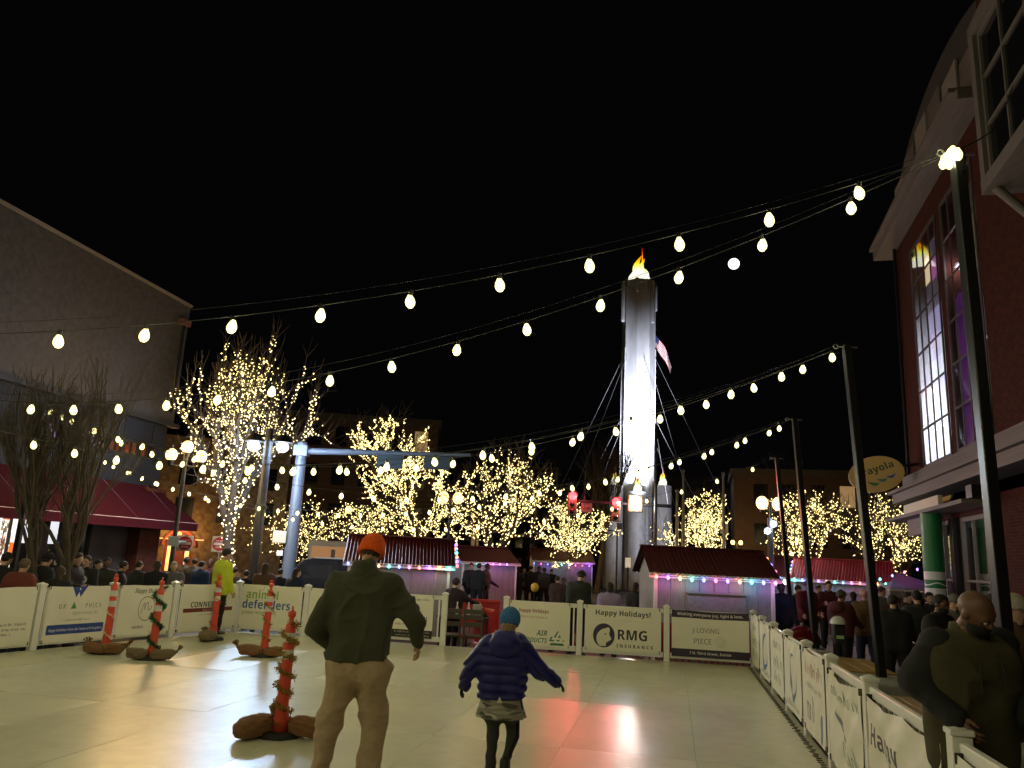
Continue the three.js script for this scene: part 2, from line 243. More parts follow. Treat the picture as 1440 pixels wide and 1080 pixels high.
    g.textAlign = 'center'; ink(g, '#33293f'); g.fillRect(0, 0, w, h * 0.16); g.fillRect(0, h * 0.83, w, h * 0.17); ink(g, '#dcd6dc'); textFit(g, 'Wishing everyone joy, light & love.', w * 0.5, h * 0.11, 36, SANS, w * 0.86); textFit(g, '7 N. Third Street, Easton', w * 0.5, h * 0.94, 32, SANS, w * 0.54);
    ink(g, '#6b6a66'); g.textAlign = 'left'; g.save(); g.translate(w * 0.3, h * 0.5); g.rotate(-Math.PI / 2); textFit(g, 'THE', 0, 0, 26, LIGHT); g.restore(); textFit(g, 'LOVING', w * 0.32, h * 0.47, 66, LIGHT, w * 0.3); textFit(g, 'PIECE', w * 0.28, h * 0.71, 66, LIGHT, w * 0.24);
    g.strokeStyle = '#bdbaa9'; g.lineWidth = 3; for (let i = 1; i < 5; i++) { g.beginPath(); g.arc(w * 0.63, h * 0.64, i * 11, 0, 7); g.stroke(); }
  },
  rA(g, w, h) { faint(g, w * 0.2, h * 0.3, w * 0.6, 60, 8, '#3c4a52'); faint(g, w * 0.15, h * 0.6, w * 0.7, 70, 9, '#4a7a58'); faint(g, w * 0.2, h * 0.84, w * 0.6, 60, 10, '#4a7a58'); },
  rB(g, w, h) { ink(g, '#4d6f96'); g.beginPath(); g.ellipse(w * 0.5, h * 0.52, w * 0.22, h * 0.34, 0, 0, 7); g.fill(); ink(g, '#dedbcd'); g.beginPath(); g.ellipse(w * 0.55, h * 0.48, w * 0.16, h * 0.27, 0, 0, 7); g.fill(); faint(g, w * 0.12, h * 0.95, w * 0.76, 34, 11, '#5f6468'); },
  rC(g, w, h) { faint(g, w * 0.1, h * 0.3, w * 0.74, 62, 12, '#8d4740'); faint(g, w * 0.1, h * 0.46, w * 0.8, 26, 13, '#63676b'); faint(g, w * 0.2, h * 0.84, w * 0.3, 110, 14, '#5d4a62'); ink(g, '#48669a'); g.beginPath(); g.ellipse(w * 0.82, h * 0.82, 40, 66, 0.2, 0, 7); g.fill(); },
  rD(g, w, h) { faint(g, w * 0.1, h * 0.26, w * 0.8, 52, 15, '#5a7f62'); ink(g, '#6c7480'); g.save(); g.translate(w * 0.4, h * 0.56); g.rotate(0.5); g.fillRect(-120, -14, 220, 26); g.restore(); faint(g, w * 0.4, h * 0.84, w * 0.5, 60, 16, '#7d9384'); },
  rE(g, w, h) { g.textAlign = 'left'; ink(g, '#2f2b3c'); textFit(g, 'Happy', w * 0.03, h * 0.42, 100, SANS); faint(g, w * 0.3, h * 0.56, w * 0.4, 36, 17, '#a87264'); textFit(g, 'us at', w * 0.6, h * 0.72, 110, SANS); faint(g, w * 0.36, h * 0.66, w * 0.2, 70, 18, '#2f2b3c'); g.strokeStyle = '#3f526a'; g.lineWidth = 6; g.beginPath(); g.moveTo(w * 0.1, h * 0.82); g.lineTo(w * 0.9, h * 0.9); g.stroke(); },
  rF(g, w, h) { ink(g, '#b4553c'); g.fillRect(w * 0.06, h * 0.06, w * 0.88, h * 0.88); faint(g, w * 0.2, h * 0.6, w * 0.6, 60, 19, '#e0cdb8'); },
};
function bannerMat(kind) {
  const t = canvasTex(640, 384, (g, w, h) => {
    g.fillStyle = '#e2dfd2'; g.fillRect(0, 0, w, h); const r = rng(kind.length * 977 + kind.charCodeAt(0) * 31);
    for (let i = 0; i < 260; i++) { g.fillStyle = `rgba(${90 + r() * 60 | 0},${85 + r() * 50 | 0},70,${0.02 + r() * 0.05})`; g.fillRect(r() * w, r() * h, 2 + r() * 40, 1 + r() * 3); }
    bannerInk[kind](g, w, h);
  });
  return new THREE.MeshStandardMaterial({ map: t, roughness: 0.42, side: THREE.DoubleSide });
}
function bannerGeo(w, h, seed, slack = 0.02) {
  const g = new THREE.PlaneGeometry(w, h, 36, 20), p = g.attributes.position;
  for (let i = 0; i < p.count; i++) {
    const x = p.getX(i), y = p.getY(i), tx = x / w + 0.5, ty = y / h + 0.5, bow = Math.sin(Math.PI * tx);
    const fold = Math.sin(tx * 9 + ty * 5 + seed) * 0.25 + Math.sin(tx * 21 - ty * 13 + seed * 2.3) * 0.12 + (fbm(tx * 5 + seed, ty * 4, seed | 0, 3) - 0.45) * 1.3;
    p.setZ(i, slack * fold * (0.35 + bow)); if (ty > 0.5) p.setY(i, y - slack * 0.9 * bow * (ty - 0.5) * 2 * Math.abs(Math.sin(tx * 4 + seed)));
  }
  g.computeVertexNormals(); return g;
}
const FH = 0.92;
const postGeo = (() => { const a = rbox(0.1, FH + 0.015, 0.1, 0, (FH + 0.015) / 2 - 0.01, 0, 0.008), b = rbox(0.118, 0.03, 0.118, 0, FH + 0.017, 0, 0.008), c = new THREE.ConeGeometry(0.078, 0.026, 4); c.rotateY(Math.PI / 4); c.translate(0, FH + 0.045, 0); return [a, b, c]; })();
function fencePost(p, yaw, label, group) { const t = thing('fence_post', label, 'fence post', [p.x, 0, p.z], yaw, group); part(t, 'shaft', postGeo[0].clone(), M.whiteVinyl); part(t, 'cap', [postGeo[1].clone(), postGeo[2].clone()], M.whiteVinyl); return t; }
function fencePanel(a, b, label, group) {
  const d = b.clone().sub(a), L = d.length() - 0.12, yaw = Math.atan2(-d.z, d.x), mid = a.clone().add(b).multiplyScalar(0.5);
  const t = thing('rink_railing', label, 'railing', [mid.x, 0, mid.z], yaw, group);
  part(t, 'top_rail', rbox(L, 0.075, 0.045, 0, FH - 0.06, 0), M.whiteVinyl); part(t, 'bottom_rail', rbox(L, 0.09, 0.045, 0, 0.1, 0), M.whiteVinyl);
  const n = Math.max(6, Math.round(L / 0.13)), bal = box(0.026, FH - 0.24, 0.02, 0, 0, 0);
  for (let i = 0; i < n; i++) { const m = part(t, 'baluster', bal, M.whiteVinyl); m.position.set(-L / 2 + 0.05 + (L - 0.1) * i / (n - 1), FH / 2 + 0.02, 0); }
  return { mid, yaw, L };
}
function banner(a, b, kind, side, label, { w = 0.9, h = 0.78, y = 0.5, slack = 0.016, shift = 0, group = 'sponsor banners on the rink fence' } = {}) {
  const d = b.clone().sub(a), L = d.length() - 0.12, yaw = Math.atan2(-d.z, d.x), mid = a.clone().add(b).multiplyScalar(0.5), n = V(Math.sin(yaw), 0, Math.cos(yaw)).multiplyScalar(side * 0.055);
  const t = thing('banner', label, 'banner', [mid.x + n.x, y, mid.z + n.z], yaw + (side < 0 ? Math.PI : 0), group);
  const s = part(t, 'sheet', bannerGeo(L * w, h, L * 7 + mid.x * 3, slack), bannerMat(kind)); s.position.x = shift;
  const tie = box(0.012, 0.05, 0.06, 0, 0, -0.03);
  for (const sx of [-1, 1]) for (const sy of [-1, 1]) { const m = part(t, 'cable_tie', tie, M.rope); m.position.set(shift + sx * (L * w / 2 - 0.02), sy * (h / 2 - 0.02), 0.006); }
}
{
  // back fence, left to right
  const on = (u) => { const p = RL.clone().lerp(RR, u); return p; };
  const backU = [0, 0.145, 0.29, 0.425, 0.545, 0.685, 0.845, 1].map(on);
  const kinds = ['animal', 'plain', 'man', null, 'air', 'rmg', 'loving'];
  const labels = ['white banner with green and blue lettering behind the yellow jacketed person', 'mostly blank white banner partly hidden behind the man in the orange hat', 'banner with a round dark emblem right of the orange hatted man', null, 'white banner with red holiday greeting behind the child in the blue hat', 'banner with large dark initials and a round profile emblem', 'banner with dark purple top and bottom bands at the far right corner'];
  const pl = ['fence post at the far left corner of the rink', 'fence post right of the green and blue lettered banner', 'fence post hidden behind the orange hatted man', 'fence post on the left of the gate opening', 'fence post on the right of the gate opening', 'fence post left of the banner with large dark initials', 'fence post between the initials banner and the purple edged banner', 'fence post at the far right corner of the rink'];
  const yaw = Math.atan2(-(RR.z - RL.z), RR.x - RL.x);
  backU.forEach((p, i) => { if (i !== 2) fencePost(p, yaw, pl[i], 'rink fence posts'); });
  for (let i = 0; i < 7; i++) if (kinds[i]) {
    fencePanel(backU[i], backU[i + 1], 'white vinyl railing carrying the ' + labels[i].split(' behind')[0].split(' partly')[0].split(' right')[0].split(' at ')[0], 'rink fence panels');
    banner(backU[i], backU[i + 1], kinds[i], 1, labels[i], i === 2 ? { w: 0.86, shift: -0.06 } : i === 4 ? { w: 0.9, shift: -0.05 } : i === 5 ? { w: 0.93 } : i === 6 ? { w: 0.96, h: 0.8 } : { w: 0.97, h: 0.82 });
  }
  // left fence, from the far corner towards the camera
  const onL = (s) => RL.clone().addScaledVector(dirL, s), L = [0, 1.62, 2.9, 4.17, 5.6, 7.1].map(onL), yl = Math.atan2(-dirL.z, dirL.x);
  const lk = ['connexions', 'maverick', 'graphics', 'lines', 'plain'], ll = ['banner with dark capitals over a maroon bar by the left corner', 'banner with an oval monogram and holiday greeting', 'banner with a blue letter and blue ribbon of lettering', 'white banner with small grey lines cut by the left frame edge', 'blank white banner beyond the left frame edge'];
  const lp = ['', 'fence post between the capitals banner and the oval monogram banner', 'fence post behind the leftmost striped delineator', 'fence post left of the blue ribbon banner', 'fence post beyond the grey lines banner'];
  for (let i = 1; i < 5; i++) fencePost(L[i], yl, lp[i], 'rink fence posts');
  for (let i = 0; i < 4; i++) { fencePanel(L[i + 1], L[i], 'white vinyl railing behind the ' + ll[i].split(' by ')[0].split(' cut ')[0], 'rink fence panels'); banner(L[i + 1], L[i], lk[i], 1, ll[i], { w: 0.95, h: 0.83 }); }
  // right fence, from the far corner towards the camera
  const onR = (s) => RR.clone().addScaledVector(dirR, s), R = [0, 1.45, 2.9, 4.3, 5.7, 7.05, 8.5, 10.35, 11.9].map(onR), yr = Math.atan2(-dirR.z, dirR.x);
  const rk = ['rA', 'rB', 'rA', 'rB', 'rC', 'rD', 'rE', 'rF'], num = ['first', 'second', 'third', 'fourth', 'fifth', 'sixth', 'seventh', 'eighth'];
  const extra = ['', '', '', '', ' with red capitals', ' with a sagging green corner', ' sagging, with big dark words', ' in orange red'];
  for (let i = 1; i < 9; i++) fencePost(R[i], yr, `${num[i - 1]} fence post from the far corner along the right side`, 'rink fence posts');
  for (let i = 0; i < 8; i++) {
    fencePanel(R[i], R[i + 1], `${num[i]} white railing from the far corner along the right side`, 'rink fence panels');
    banner(R[i], R[i + 1], rk[i], 1, `${num[i]} banner from the far corner along the right fence${extra[i]}`, { w: i === 6 ? 0.93 : 0.96, h: i > 4 ? 0.76 : 0.8, y: i > 4 ? 0.47 : 0.5, slack: i > 4 ? 0.05 : 0.02 });
  }
}
// ---------- buildings ----------
const interiorWhite = mat(0.7, 0.7, 0.74, 0.9);
function wallWithHoles(w0, w1, y0, y1, holes, thick) { // a wall in the local x-y plane, front face at z = 0
  const s = new THREE.Shape(); s.moveTo(w0, y0); s.lineTo(w1, y0); s.lineTo(w1, y1); s.lineTo(w0, y1); s.closePath();
  for (const [a, b, c, d] of holes) { const p = new THREE.Path(); p.moveTo(a, c); p.lineTo(a, d); p.lineTo(b, d); p.lineTo(b, c); p.closePath(); s.holes.push(p); }
  const g = new THREE.ExtrudeGeometry(s, { depth: thick, bevelEnabled: false }); g.translate(0, 0, -thick); return g;
}
function windowGrid(parent, x0, x1, y0, y1, nx, ny, z, frameMat, glassMat, bar = 0.06, deep = 0.1) { // a window with its panes and bars
  const w = new THREE.Group(); w.name = 'window'; parent.add(w);
  const fr = [box(x1 - x0, bar * 1.4, deep, (x0 + x1) / 2, y0 + bar * 0.7, z), box(x1 - x0, bar * 1.4, deep, (x0 + x1) / 2, y1 - bar * 0.7, z), box(bar * 1.4, y1 - y0 - bar * 2.8, deep, x0 + bar * 0.7, (y0 + y1) / 2, z), box(bar * 1.4, y1 - y0 - bar * 2.8, deep, x1 - bar * 0.7, (y0 + y1) / 2, z)];
  part(w, 'frame', fr, frameMat);
  const dx = (x1 - x0) / nx, dy = (y1 - y0) / ny;
  for (let i = 1; i < nx; i++) part(w, 'mullion', box(bar * 0.7, y1 - y0 - bar * 2.8, deep * 0.7, x0 + dx * i, (y0 + y1) / 2, z), frameMat);
  for (let j = 1; j < ny; j++) part(w, 'glazing_bar', box(x1 - x0 - bar * 2.8, bar * 0.8, deep * 0.75, (x0 + x1) / 2, y0 + dy * j, z), frameMat);
  const pane = box(dx - bar, dy - bar, 0.008);
  for (let i = 0; i < nx; i++) for (let j = 0; j < ny; j++) { const m = part(w, 'pane', pane, glassMat); m.position.set(x0 + dx * (i + 0.5), y0 + dy * (j + 0.5), z - 0.01); }
  return w;
}
// left: big pale building with shop and maroon awning. Local x runs away from the camera (0 at the far corner), z out to the street
{
  const a = THREE.MathUtils.degToRad(11), P = V(-12.33, 0, -28), yaw = Math.atan2(Math.cos(a), Math.sin(a));
  const b = thing('corner_building', 'pale windowless building with maroon shop awning on the left', 'building', [P.x, groundY(-28), P.z], yaw);
  const g0 = groundY(-28), Y = (y) => y - g0; // photo heights are over the ice
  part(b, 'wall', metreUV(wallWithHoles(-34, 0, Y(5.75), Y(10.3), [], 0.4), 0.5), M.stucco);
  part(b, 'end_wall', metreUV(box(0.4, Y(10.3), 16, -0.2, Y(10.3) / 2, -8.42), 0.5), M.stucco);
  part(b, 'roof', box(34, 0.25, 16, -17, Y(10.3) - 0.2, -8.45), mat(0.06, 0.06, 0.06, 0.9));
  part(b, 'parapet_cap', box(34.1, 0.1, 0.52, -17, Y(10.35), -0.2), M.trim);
  part(b, 'downpipe', cyl(0.06, 0.06, 3.4, -0.3, Y(6.2), 0.08, 8), M.darkMetal);
  part(b, 'wall_bracket', box(0.5, 0.22, 0.2, -0.35, Y(9.6), 0.1), mat(0.12, 0.05, 0.04, 0.8));
  // second storey: recessed dark blue band with a strip of lit windows
  part(b, 'upper_storey_panel', metreUV(wallWithHoles(-34, -0.15, Y(3.3), Y(5.75), [[-5.65, -0.6, Y(4.42), Y(4.92)]], 0.3), 0.5).translate(0, 0, -0.12), M.bluePanel);
  part(b, 'band_ledge', box(34, 0.14, 0.3, -17, Y(5.72), 0.12), M.darkMetal);
  for (let i = 0; i < 22; i++) part(b, 'panel_seam', box(0.03, Y(5.6) - Y(4.98), 0.03, -1.5 * i - 0.9, (Y(5.6) + Y(4.98)) / 2, -0.105), M.darkMetal);
  const rnd = rng(12), strip = [[-5.65, -4.7, 'b'], [-4.65, -4.0, 'd'], [-3.95, -3.0, 'b'], [-2.95, -2.3, 'o'], [-2.25, -1.45, 'o'], [-1.4, -0.6, 'o']];
  for (const [x0, x1, k] of strip) {
    const w = windowGrid(b, x0, x1, Y(4.42), Y(4.92), 2, 1, -0.2, M.darkMetal, M.glass, 0.04);
    w.userData.label = 'lit strip window of the upper storey';
    if (k !== 'd') { const t = canvasTex(64, 32, (g) => { g.fillStyle = '#000'; g.fillRect(0, 0, 64, 32); for (let i = 0; i < 26; i++) { const c = k === 'b' ? [150 + rnd() * 100, 160 + rnd() * 90, 255] : [150 + rnd() * 70, 60 + rnd() * 40, 10]; g.fillStyle = `rgb(${c.map((v) => v | 0)})`; g.fillRect(rnd() * 64, rnd() * 22, 1 + rnd() * (k === 'b' ? 7 : 16), 2 + rnd() * 14); } }); part(w, 'lit_window_display', box(x1 - x0, 0.5, 0.02, (x0 + x1) / 2, Y(4.67), -0.5), new THREE.MeshStandardMaterial({ color: 0x111111, roughness: 0.6, emissive: 0xffffff, emissiveMap: t, emissiveIntensity: k === 'b' ? 0.6 : 0.35 })); }
  }
  part(b, 'backing', box(34, Y(5.7), 0.2, -17, Y(5.7) / 2, -4.4), mat(0.05, 0.045, 0.04, 0.9));
  // shop front
  const brickMap = M.brick;
  part(b, 'brick_pier', metreUV(box(1.1, Y(3.4), 0.6, -0.75, Y(3.4) / 2, -0.05)), brickMap);
  part(b, 'shop_wall', metreUV(wallWithHoles(-34, -1.3, 0, Y(3.3), [[-4.85, -3.05, 0.05, Y(2.35)], [-4.95, -2.9, Y(2.5), Y(3.0)], [-7.1, -5.25, 0.55, Y(2.75)], [-10.6, -7.5, 0.55, Y(2.75)], [-14.2, -11, 0.55, Y(2.75)]], 0.25)).translate(0, 0, -0.2), mat(0.045, 0.035, 0.03, 0.8, { map: grainTex }));
  // lit interior behind the shop windows
  const shopTex = canvasTex(512, 256, (g) => {
    g.fillStyle = '#fff6ea'; g.fillRect(0, 0, 512, 256); const r = rng(3); g.fillStyle = '#f0741e'; g.fillRect(0, 120, 150, 90); g.fillStyle = '#c8301c'; g.fillRect(60, 40, 70, 90); g.fillStyle = '#f4b2a4'; g.fillRect(200, 14, 60, 40); g.fillStyle = '#c4482a'; g.fillRect(300, 10, 90, 60);
    for (let i = 0; i < 120; i++) { g.fillStyle = ['#5a4636', '#7b5a3e', '#3c4a30', '#8c3a2a', '#b09a70'][r() * 5 | 0]; g.fillRect(290 + r() * 110, 70 + r() * 110, 4 + r() * 12, 4 + r() * 14); } g.fillStyle = '#e86c22'; g.fillRect(410, 130, 60, 60);
  });
  const shop = new THREE.MeshStandardMaterial({ color: 0x333333, roughness: 0.8, emissive: 0xffffff, emissiveMap: shopTex, emissiveIntensity: 1.5 });
  const win = (x0, x1, y0, y1, nx, ny, label) => { const w = windowGrid(b, x0, x1, y0, y1, nx, ny, -0.3, M.darkMetal, M.glass, 0.07); w.userData.label = label; return w; };
  for (const [x0, x1, nx] of [[-7.1, -5.25, 2], [-10.6, -7.5, 3], [-14.2, -11, 3]]) {
    const w = win(x0, x1, 0.55, Y(2.75), nx, 1, 'bright shop window with orange display');
    part(w, 'lit_window_display', box(x1 - x0, Y(2.75) - 0.55, 0.03, (x0 + x1) / 2, (Y(2.75) + 0.55) / 2, -0.75), shop);
    const l = new THREE.PointLight(C(1, 0.9, 0.75), 1.6); l.position.set((x0 + x1) / 2, Y(2.2), -0.55); l.castShadow = true; l.shadow.radius = 8; b.add(l);
  }
  const dw = win(-4.95, -2.9, Y(2.5), Y(3.0), 2, 1, 'bright arched fanlight over the shop door'); part(dw, 'lit_window_display', box(2.0, 0.48, 0.03, -3.92, Y(2.75), -0.6), glow(1.5, 1.45, 1.35));
  for (const s of [0, 1]) { const d = new THREE.Group(); d.name = 'door'; b.add(d); const x0 = -4.8 + s * 0.88; part(d, 'leaf', [box(0.12, Y(2.3) - 0.05, 0.06, x0 + 0.06, Y(2.3) / 2, -0.35), box(0.12, Y(2.3) - 0.05, 0.06, x0 + 0.8, Y(2.3) / 2, -0.35), box(0.62, 0.9, 0.06, x0 + 0.43, 0.5, -0.35), box(0.62, 0.1, 0.06, x0 + 0.43, Y(2.25), -0.35)], M.blackMetal); part(d, 'pane', box(0.62, Y(2.2) - 0.95, 0.01, x0 + 0.43, (Y(2.2) + 0.95) / 2, -0.35), M.glass); part(d, 'handle', box(0.03, 0.3, 0.05, x0 + (s ? 0.06 : 0.8), 1.1, -0.29), M.galv); }
  part(b, 'lit_window_door_lobby', box(1.7, 0.75, 0.03, -3.95, Y(1.75), -1.4), glow(0.85, 0.87, 0.95));
  // awning: sloped sheet with hipped end and valance
  const aw = new THREE.BufferGeometry(), yt = Y(3.47), yb = Y(2.28), z1 = 1.5, L0 = -34, q = [];
  const quad = (A, B, Cc, D) => q.push(...A, ...B, ...Cc, ...A, ...Cc, ...D);
  quad([L0, yb, z1], [0.05, yb, z1], [-0.55, yt, 0.02], [L0, yt, 0.02]); q.push(0.05, yb, z1, 0.05, yb, 0.0, -0.55, yt, 0.02);
  aw.setAttribute('position', new THREE.Float32BufferAttribute(q, 3)); aw.computeVertexNormals(); metreUV(aw);
  const maroon = new THREE.MeshPhysicalMaterial({ color: C(0.05, 0.006, 0.012), roughness: 0.9, specularIntensity: 0.15, map: grainTex, side: THREE.DoubleSide });
  const awn = part(b, 'awning', metreUV(aw), maroon); awn.userData.label = 'maroon fabric awning over the shop';
  part(awn, 'valance', [box(34, 0.27, 0.012, -17, yb - 0.135, z1), box(0.012, 0.27, 1.5, 0.05, yb - 0.135, z1 / 2)], maroon);
  part(awn, 'hem', [box(34, 0.014, 0.014, -17, yb + 0.004, z1 + 0.01)], mat(0.5, 0.42, 0.42, 0.6));
  for (let i = 0; i < 12; i++) part(awn, 'rib', rod(V(-1 - i * 2.2, yb, z1 - 0.03), V(-1 - i * 2.2, yt, 0.0), 0.02), M.galv);
}
// beyond it: tan building with an arched lit doorway
{
  const c = at(252, 765, 42), b = thing('arched_building', 'tan building with a glowing arched doorway beyond the maroon awning', 'building', [c.x, groundY(-42), c.z], 0.35);
  const w = mat(0.4, 0.26, 0.12, 0.85, { map: coarseTex });
  const s = new THREE.Shape(); s.moveTo(-3.2, 0); s.lineTo(5.2, 0); s.lineTo(5.2, 7.8); s.lineTo(-3.2, 7.8); const h = new THREE.Path(); h.moveTo(-0.7, 0.02); h.lineTo(0.7, 0.02); h.lineTo(0.7, 2.0); h.absarc(0, 2.0, 0.7, 0, Math.PI, false); h.lineTo(-0.7, 0.02); s.holes.push(h);
  part(b, 'wall', new THREE.ExtrudeGeometry(s, { depth: 0.5, bevelEnabled: false }), w);
  part(b, 'arch_trim', (() => { const t = new THREE.TorusGeometry(0.8, 0.1, 6, 20, Math.PI); t.translate(0, 2.0, 0.52); return t; })(), mat(0.35, 0.08, 0.05, 0.7));
  part(b, 'door', box(1.5, 2.7, 0.1, 0, 1.4, 0.1), mat(0.25, 0.05, 0.03, 0.6));
  for (const x of [-0.4, 0.4]) part(b, 'lit_window', box(0.28, 1.6, 0.03, x, 1.5, 0.17), glow(1.6, 0.7, 0.16));
  const ln = part(b, 'cornice_light', box(4.2, 0.05, 0.06, -0.9, 2.35, 0.56), glow(1.2, 0.5, 0.12));
  lamp(b, 0, 2.6, 1.4, C(1, 0.55, 0.2), 9, 5); part(b, 'lantern_bulb', ball(0.12, 0, 2.6, 1.4), glow(2, 1, 0.3));
  for (const y of [3.9, 5.8]) for (const x of [-2.1, 0, 2.1, 4.1]) part(b, 'window', box(0.9, 1.2, 0.06, x, y, 0.51), M.darkGlass);
  for (let i = 0; i < 7; i++) part(b, 'stone_course', box(0.9, 0.12, 0.08, 2.4, 0.5 + i * 0.32, 0.53), mat(0.5, 0.4, 0.24, 0.8));
}
// right: brick building with tall lit bay windows. Local x runs towards the camera from the far corner, z out to the street
{
  const yaw = Math.atan2(-rbDir.z, rbDir.x), g0 = groundY(-26) + 0.1, Y = (y) => y - g0;
  const b = thing('brick_building', 'tall dark brick building with lit gridded bay windows on the right', 'building', [RB.P0.x, g0, RB.P0.z], yaw);
  const holes = [[2.2, 5.2, Y(4.75), Y(12.2)], [5.75, 8.6, Y(4.75), Y(12.2)], [12.9, 14.3, Y(5.9), Y(7.6)], [17, 19, Y(5.9), Y(8.6)]];
  part(b, 'wall', metreUV(wallWithHoles(0, 32, Y(4.95), Y(13.1), holes.map((h) => [h[0], h[1], Math.max(h[2], Y(4.97)), h[3]]), 0.5)), M.brick);
  part(b, 'end_wall', metreUV(box(0.5, Y(13.1), 15, 0.25, Y(13.1) / 2, -8.02)), M.brick);
  part(b, 'ground_floor_wall', metreUV(wallWithHoles(0.9, 32, 0, Y(3.7), [[3.3, 8.0, 0.35, Y(3.3)], [11.6, 16, 0.5, Y(3.2)]], 0.45)).translate(0, 0, -0.05), M.brick);
  // ledges
  part(b, 'stone_band', box(32, Y(4.93) - Y(4.42), 0.35, 16, (Y(4.93) + Y(4.42)) / 2, 0.02), M.trim);
  part(b, 'cornice', box(32.2, 0.3, 0.75, 15.9, Y(4.2), 0.12), M.trim); part(b, 'cornice_lip', box(32.3, 0.1, 0.95, 15.9, Y(4.4), 0.16), M.trim);
  part(b, 'shop_canopy', box(8.6, 0.1, 0.8, 3.9, Y(3.5), 0.32), M.trim); const fs = part(b, 'sign_fascia', box(4.1, 0.36, 0.12, 2.75, Y(3.76), 0.3), mat(0.62, 0.57, 0.46, 0.6)); fs.userData.label = 'pale blank fascia board over the shop entrance';
  part(b, 'canopy_bracket', box(0.45, 0.3, 0.5, 8.2, Y(3.72), 0.3), M.darkMetal);
  // bay windows
  const frame = mat(0.07, 0.06, 0.055, 0.5);
  windowGrid(b, 2.2, 5.2, Y(4.98), Y(12.2), 4, 6, 0.02, frame, M.glass, 0.07, 0.035).userData.label = 'tall gridded window lit white and lavender from inside';
  windowGrid(b, 5.75, 8.6, Y(4.98), Y(12.2), 4, 6, 0.02, frame, M.glass, 0.07, 0.035).userData.label = 'tall gridded window with a purple figure inside';
  for (const h of holes.slice(2)) windowGrid(b, h[0], h[1], h[2], h[3], 2, 3, -0.15, frame, M.darkGlass, 0.08);
  // shallow display space behind the bays: backlit screens and a few furnishings close to the glass
  part(b, 'room_back_wall', box(9.6, 8.2, 0.12, 4.6, Y(8.7), -1.1), interiorWhite); part(b, 'room_floor', box(9.4, 0.12, 0.7, 4.6, Y(4.85), -0.7), mat(0.3, 0.28, 0.25, 0.6)); part(b, 'room_ceiling', box(9.4, 0.12, 0.7, 4.6, Y(12.4), -0.7), interiorWhite);
  const screenTex = canvasTex(128, 512, (g) => {
    const r = rng(91); g.fillStyle = '#3a3440'; g.fillRect(0, 0, 128, 512); g.fillStyle = '#f08a50'; g.fillRect(10, 24, 70, 30); g.fillStyle = '#ffe0b0'; g.fillRect(34, 30, 40, 60); g.fillStyle = '#a05090'; g.fillRect(80, 50, 40, 46);
    g.fillStyle = '#8f86b8'; g.fillRect(0, 160, 128, 60); g.fillStyle = '#cfccf4'; g.fillRect(0, 220, 128, 80); g.fillStyle = '#eceaff'; g.fillRect(0, 270, 128, 190); g.fillStyle = '#b9a97a'; g.fillRect(0, 470, 128, 42);
    for (let i = 0; i < 40; i++) { g.fillStyle = `rgba(${90 + r() * 150 | 0},${90 + r() * 140 | 0},${140 + r() * 110 | 0},0.35)`; g.fillRect(r() * 128, 100 + r() * 380, 6 + r() * 26, 10 + r() * 50); }
  });
  const scr = (x0, x1, t, k, label) => part(b, 'lit_window_screen', box(x1 - x0, 7.3, 0.05, (x0 + x1) / 2, Y(8.6), -0.42), new THREE.MeshStandardMaterial({ color: 0x555560, roughness: 0.7, emissive: 0xffffff, emissiveMap: t, emissiveIntensity: k }), label);
  scr(0.8, 4.2, screenTex, 1.0, 'tall backlit white and lavender screen behind the glass');
  const dimTex = canvasTex(128, 256, (g) => { const r = rng(17); g.fillStyle = '#1c1a12'; g.fillRect(0, 0, 128, 256); for (let i = 0; i < 70; i++) { g.fillStyle = ['#4a4526', '#6a6a58', '#2e2a1c', '#7f86a0', '#3a3a30'][r() * 5 | 0]; g.fillRect(r() * 128, r() * 256, 4 + r() * 14, 10 + r() * 50); } g.fillStyle = '#b9bfd8'; g.fillRect(58, 150, 18, 80); });
  scr(4.3, 8.2, dimTex, 1.0, 'dim display behind the second bay');
  lamp(b, 2.4, Y(7.4), -0.28, C(0.86, 0.84, 1), 2.2, 6); part(b, 'room_lamp', ball(0.06, 2.4, Y(7.4), -0.28), glow(2.4, 2.3, 2.8)); lamp(b, 6.0, Y(10.2), -0.28, C(0.9, 0.86, 1), 1.6, 6); part(b, 'room_lamp', ball(0.06, 6.0, Y(10.2), -0.28), glow(2.4, 2.3, 2.8));
  part(b, 'display_disc', (() => { const d = new THREE.CylinderGeometry(1.15, 1.15, 0.06, 36); d.rotateX(Math.PI / 2); d.translate(3.1, Y(5.0), -0.3); return d; })(), mat(0.45, 0.36, 0.1, 0.5), 'large mustard yellow disc at the foot of the window');
  const col = new THREE.LatheGeometry([[0.001, 0], [0.62, 0], [0.66, 0.6], [0.58, 1.6], [0.6, 3.0], [0.62, 3.5], [0.5, 4.1], [0.26, 4.45], [0.001, 4.55]].map(([x, y]) => new THREE.Vector2(x, y)), 28); col.scale(1, 1, 0.2);
  const pc = part(b, 'purple_column', col, mat(0.26, 0.07, 0.55, 0.4), 'plain rounded purple column standing behind the window'); pc.position.set(5.95, Y(4.92), -0.26);
  lamp(b, 7.9, Y(7.6), -0.2, C(0.95, 0.9, 1), 1.8, 5); part(b, 'room_lamp', ball(0.05, 7.9, Y(7.6), -0.2), glow(2.4, 2.3, 2.6));
  // oriel box on brackets
  const o0 = 12.5, o1 = 16.4, ob = Y(9.4), ot = Y(12.9), om = (ob + ot) / 2;
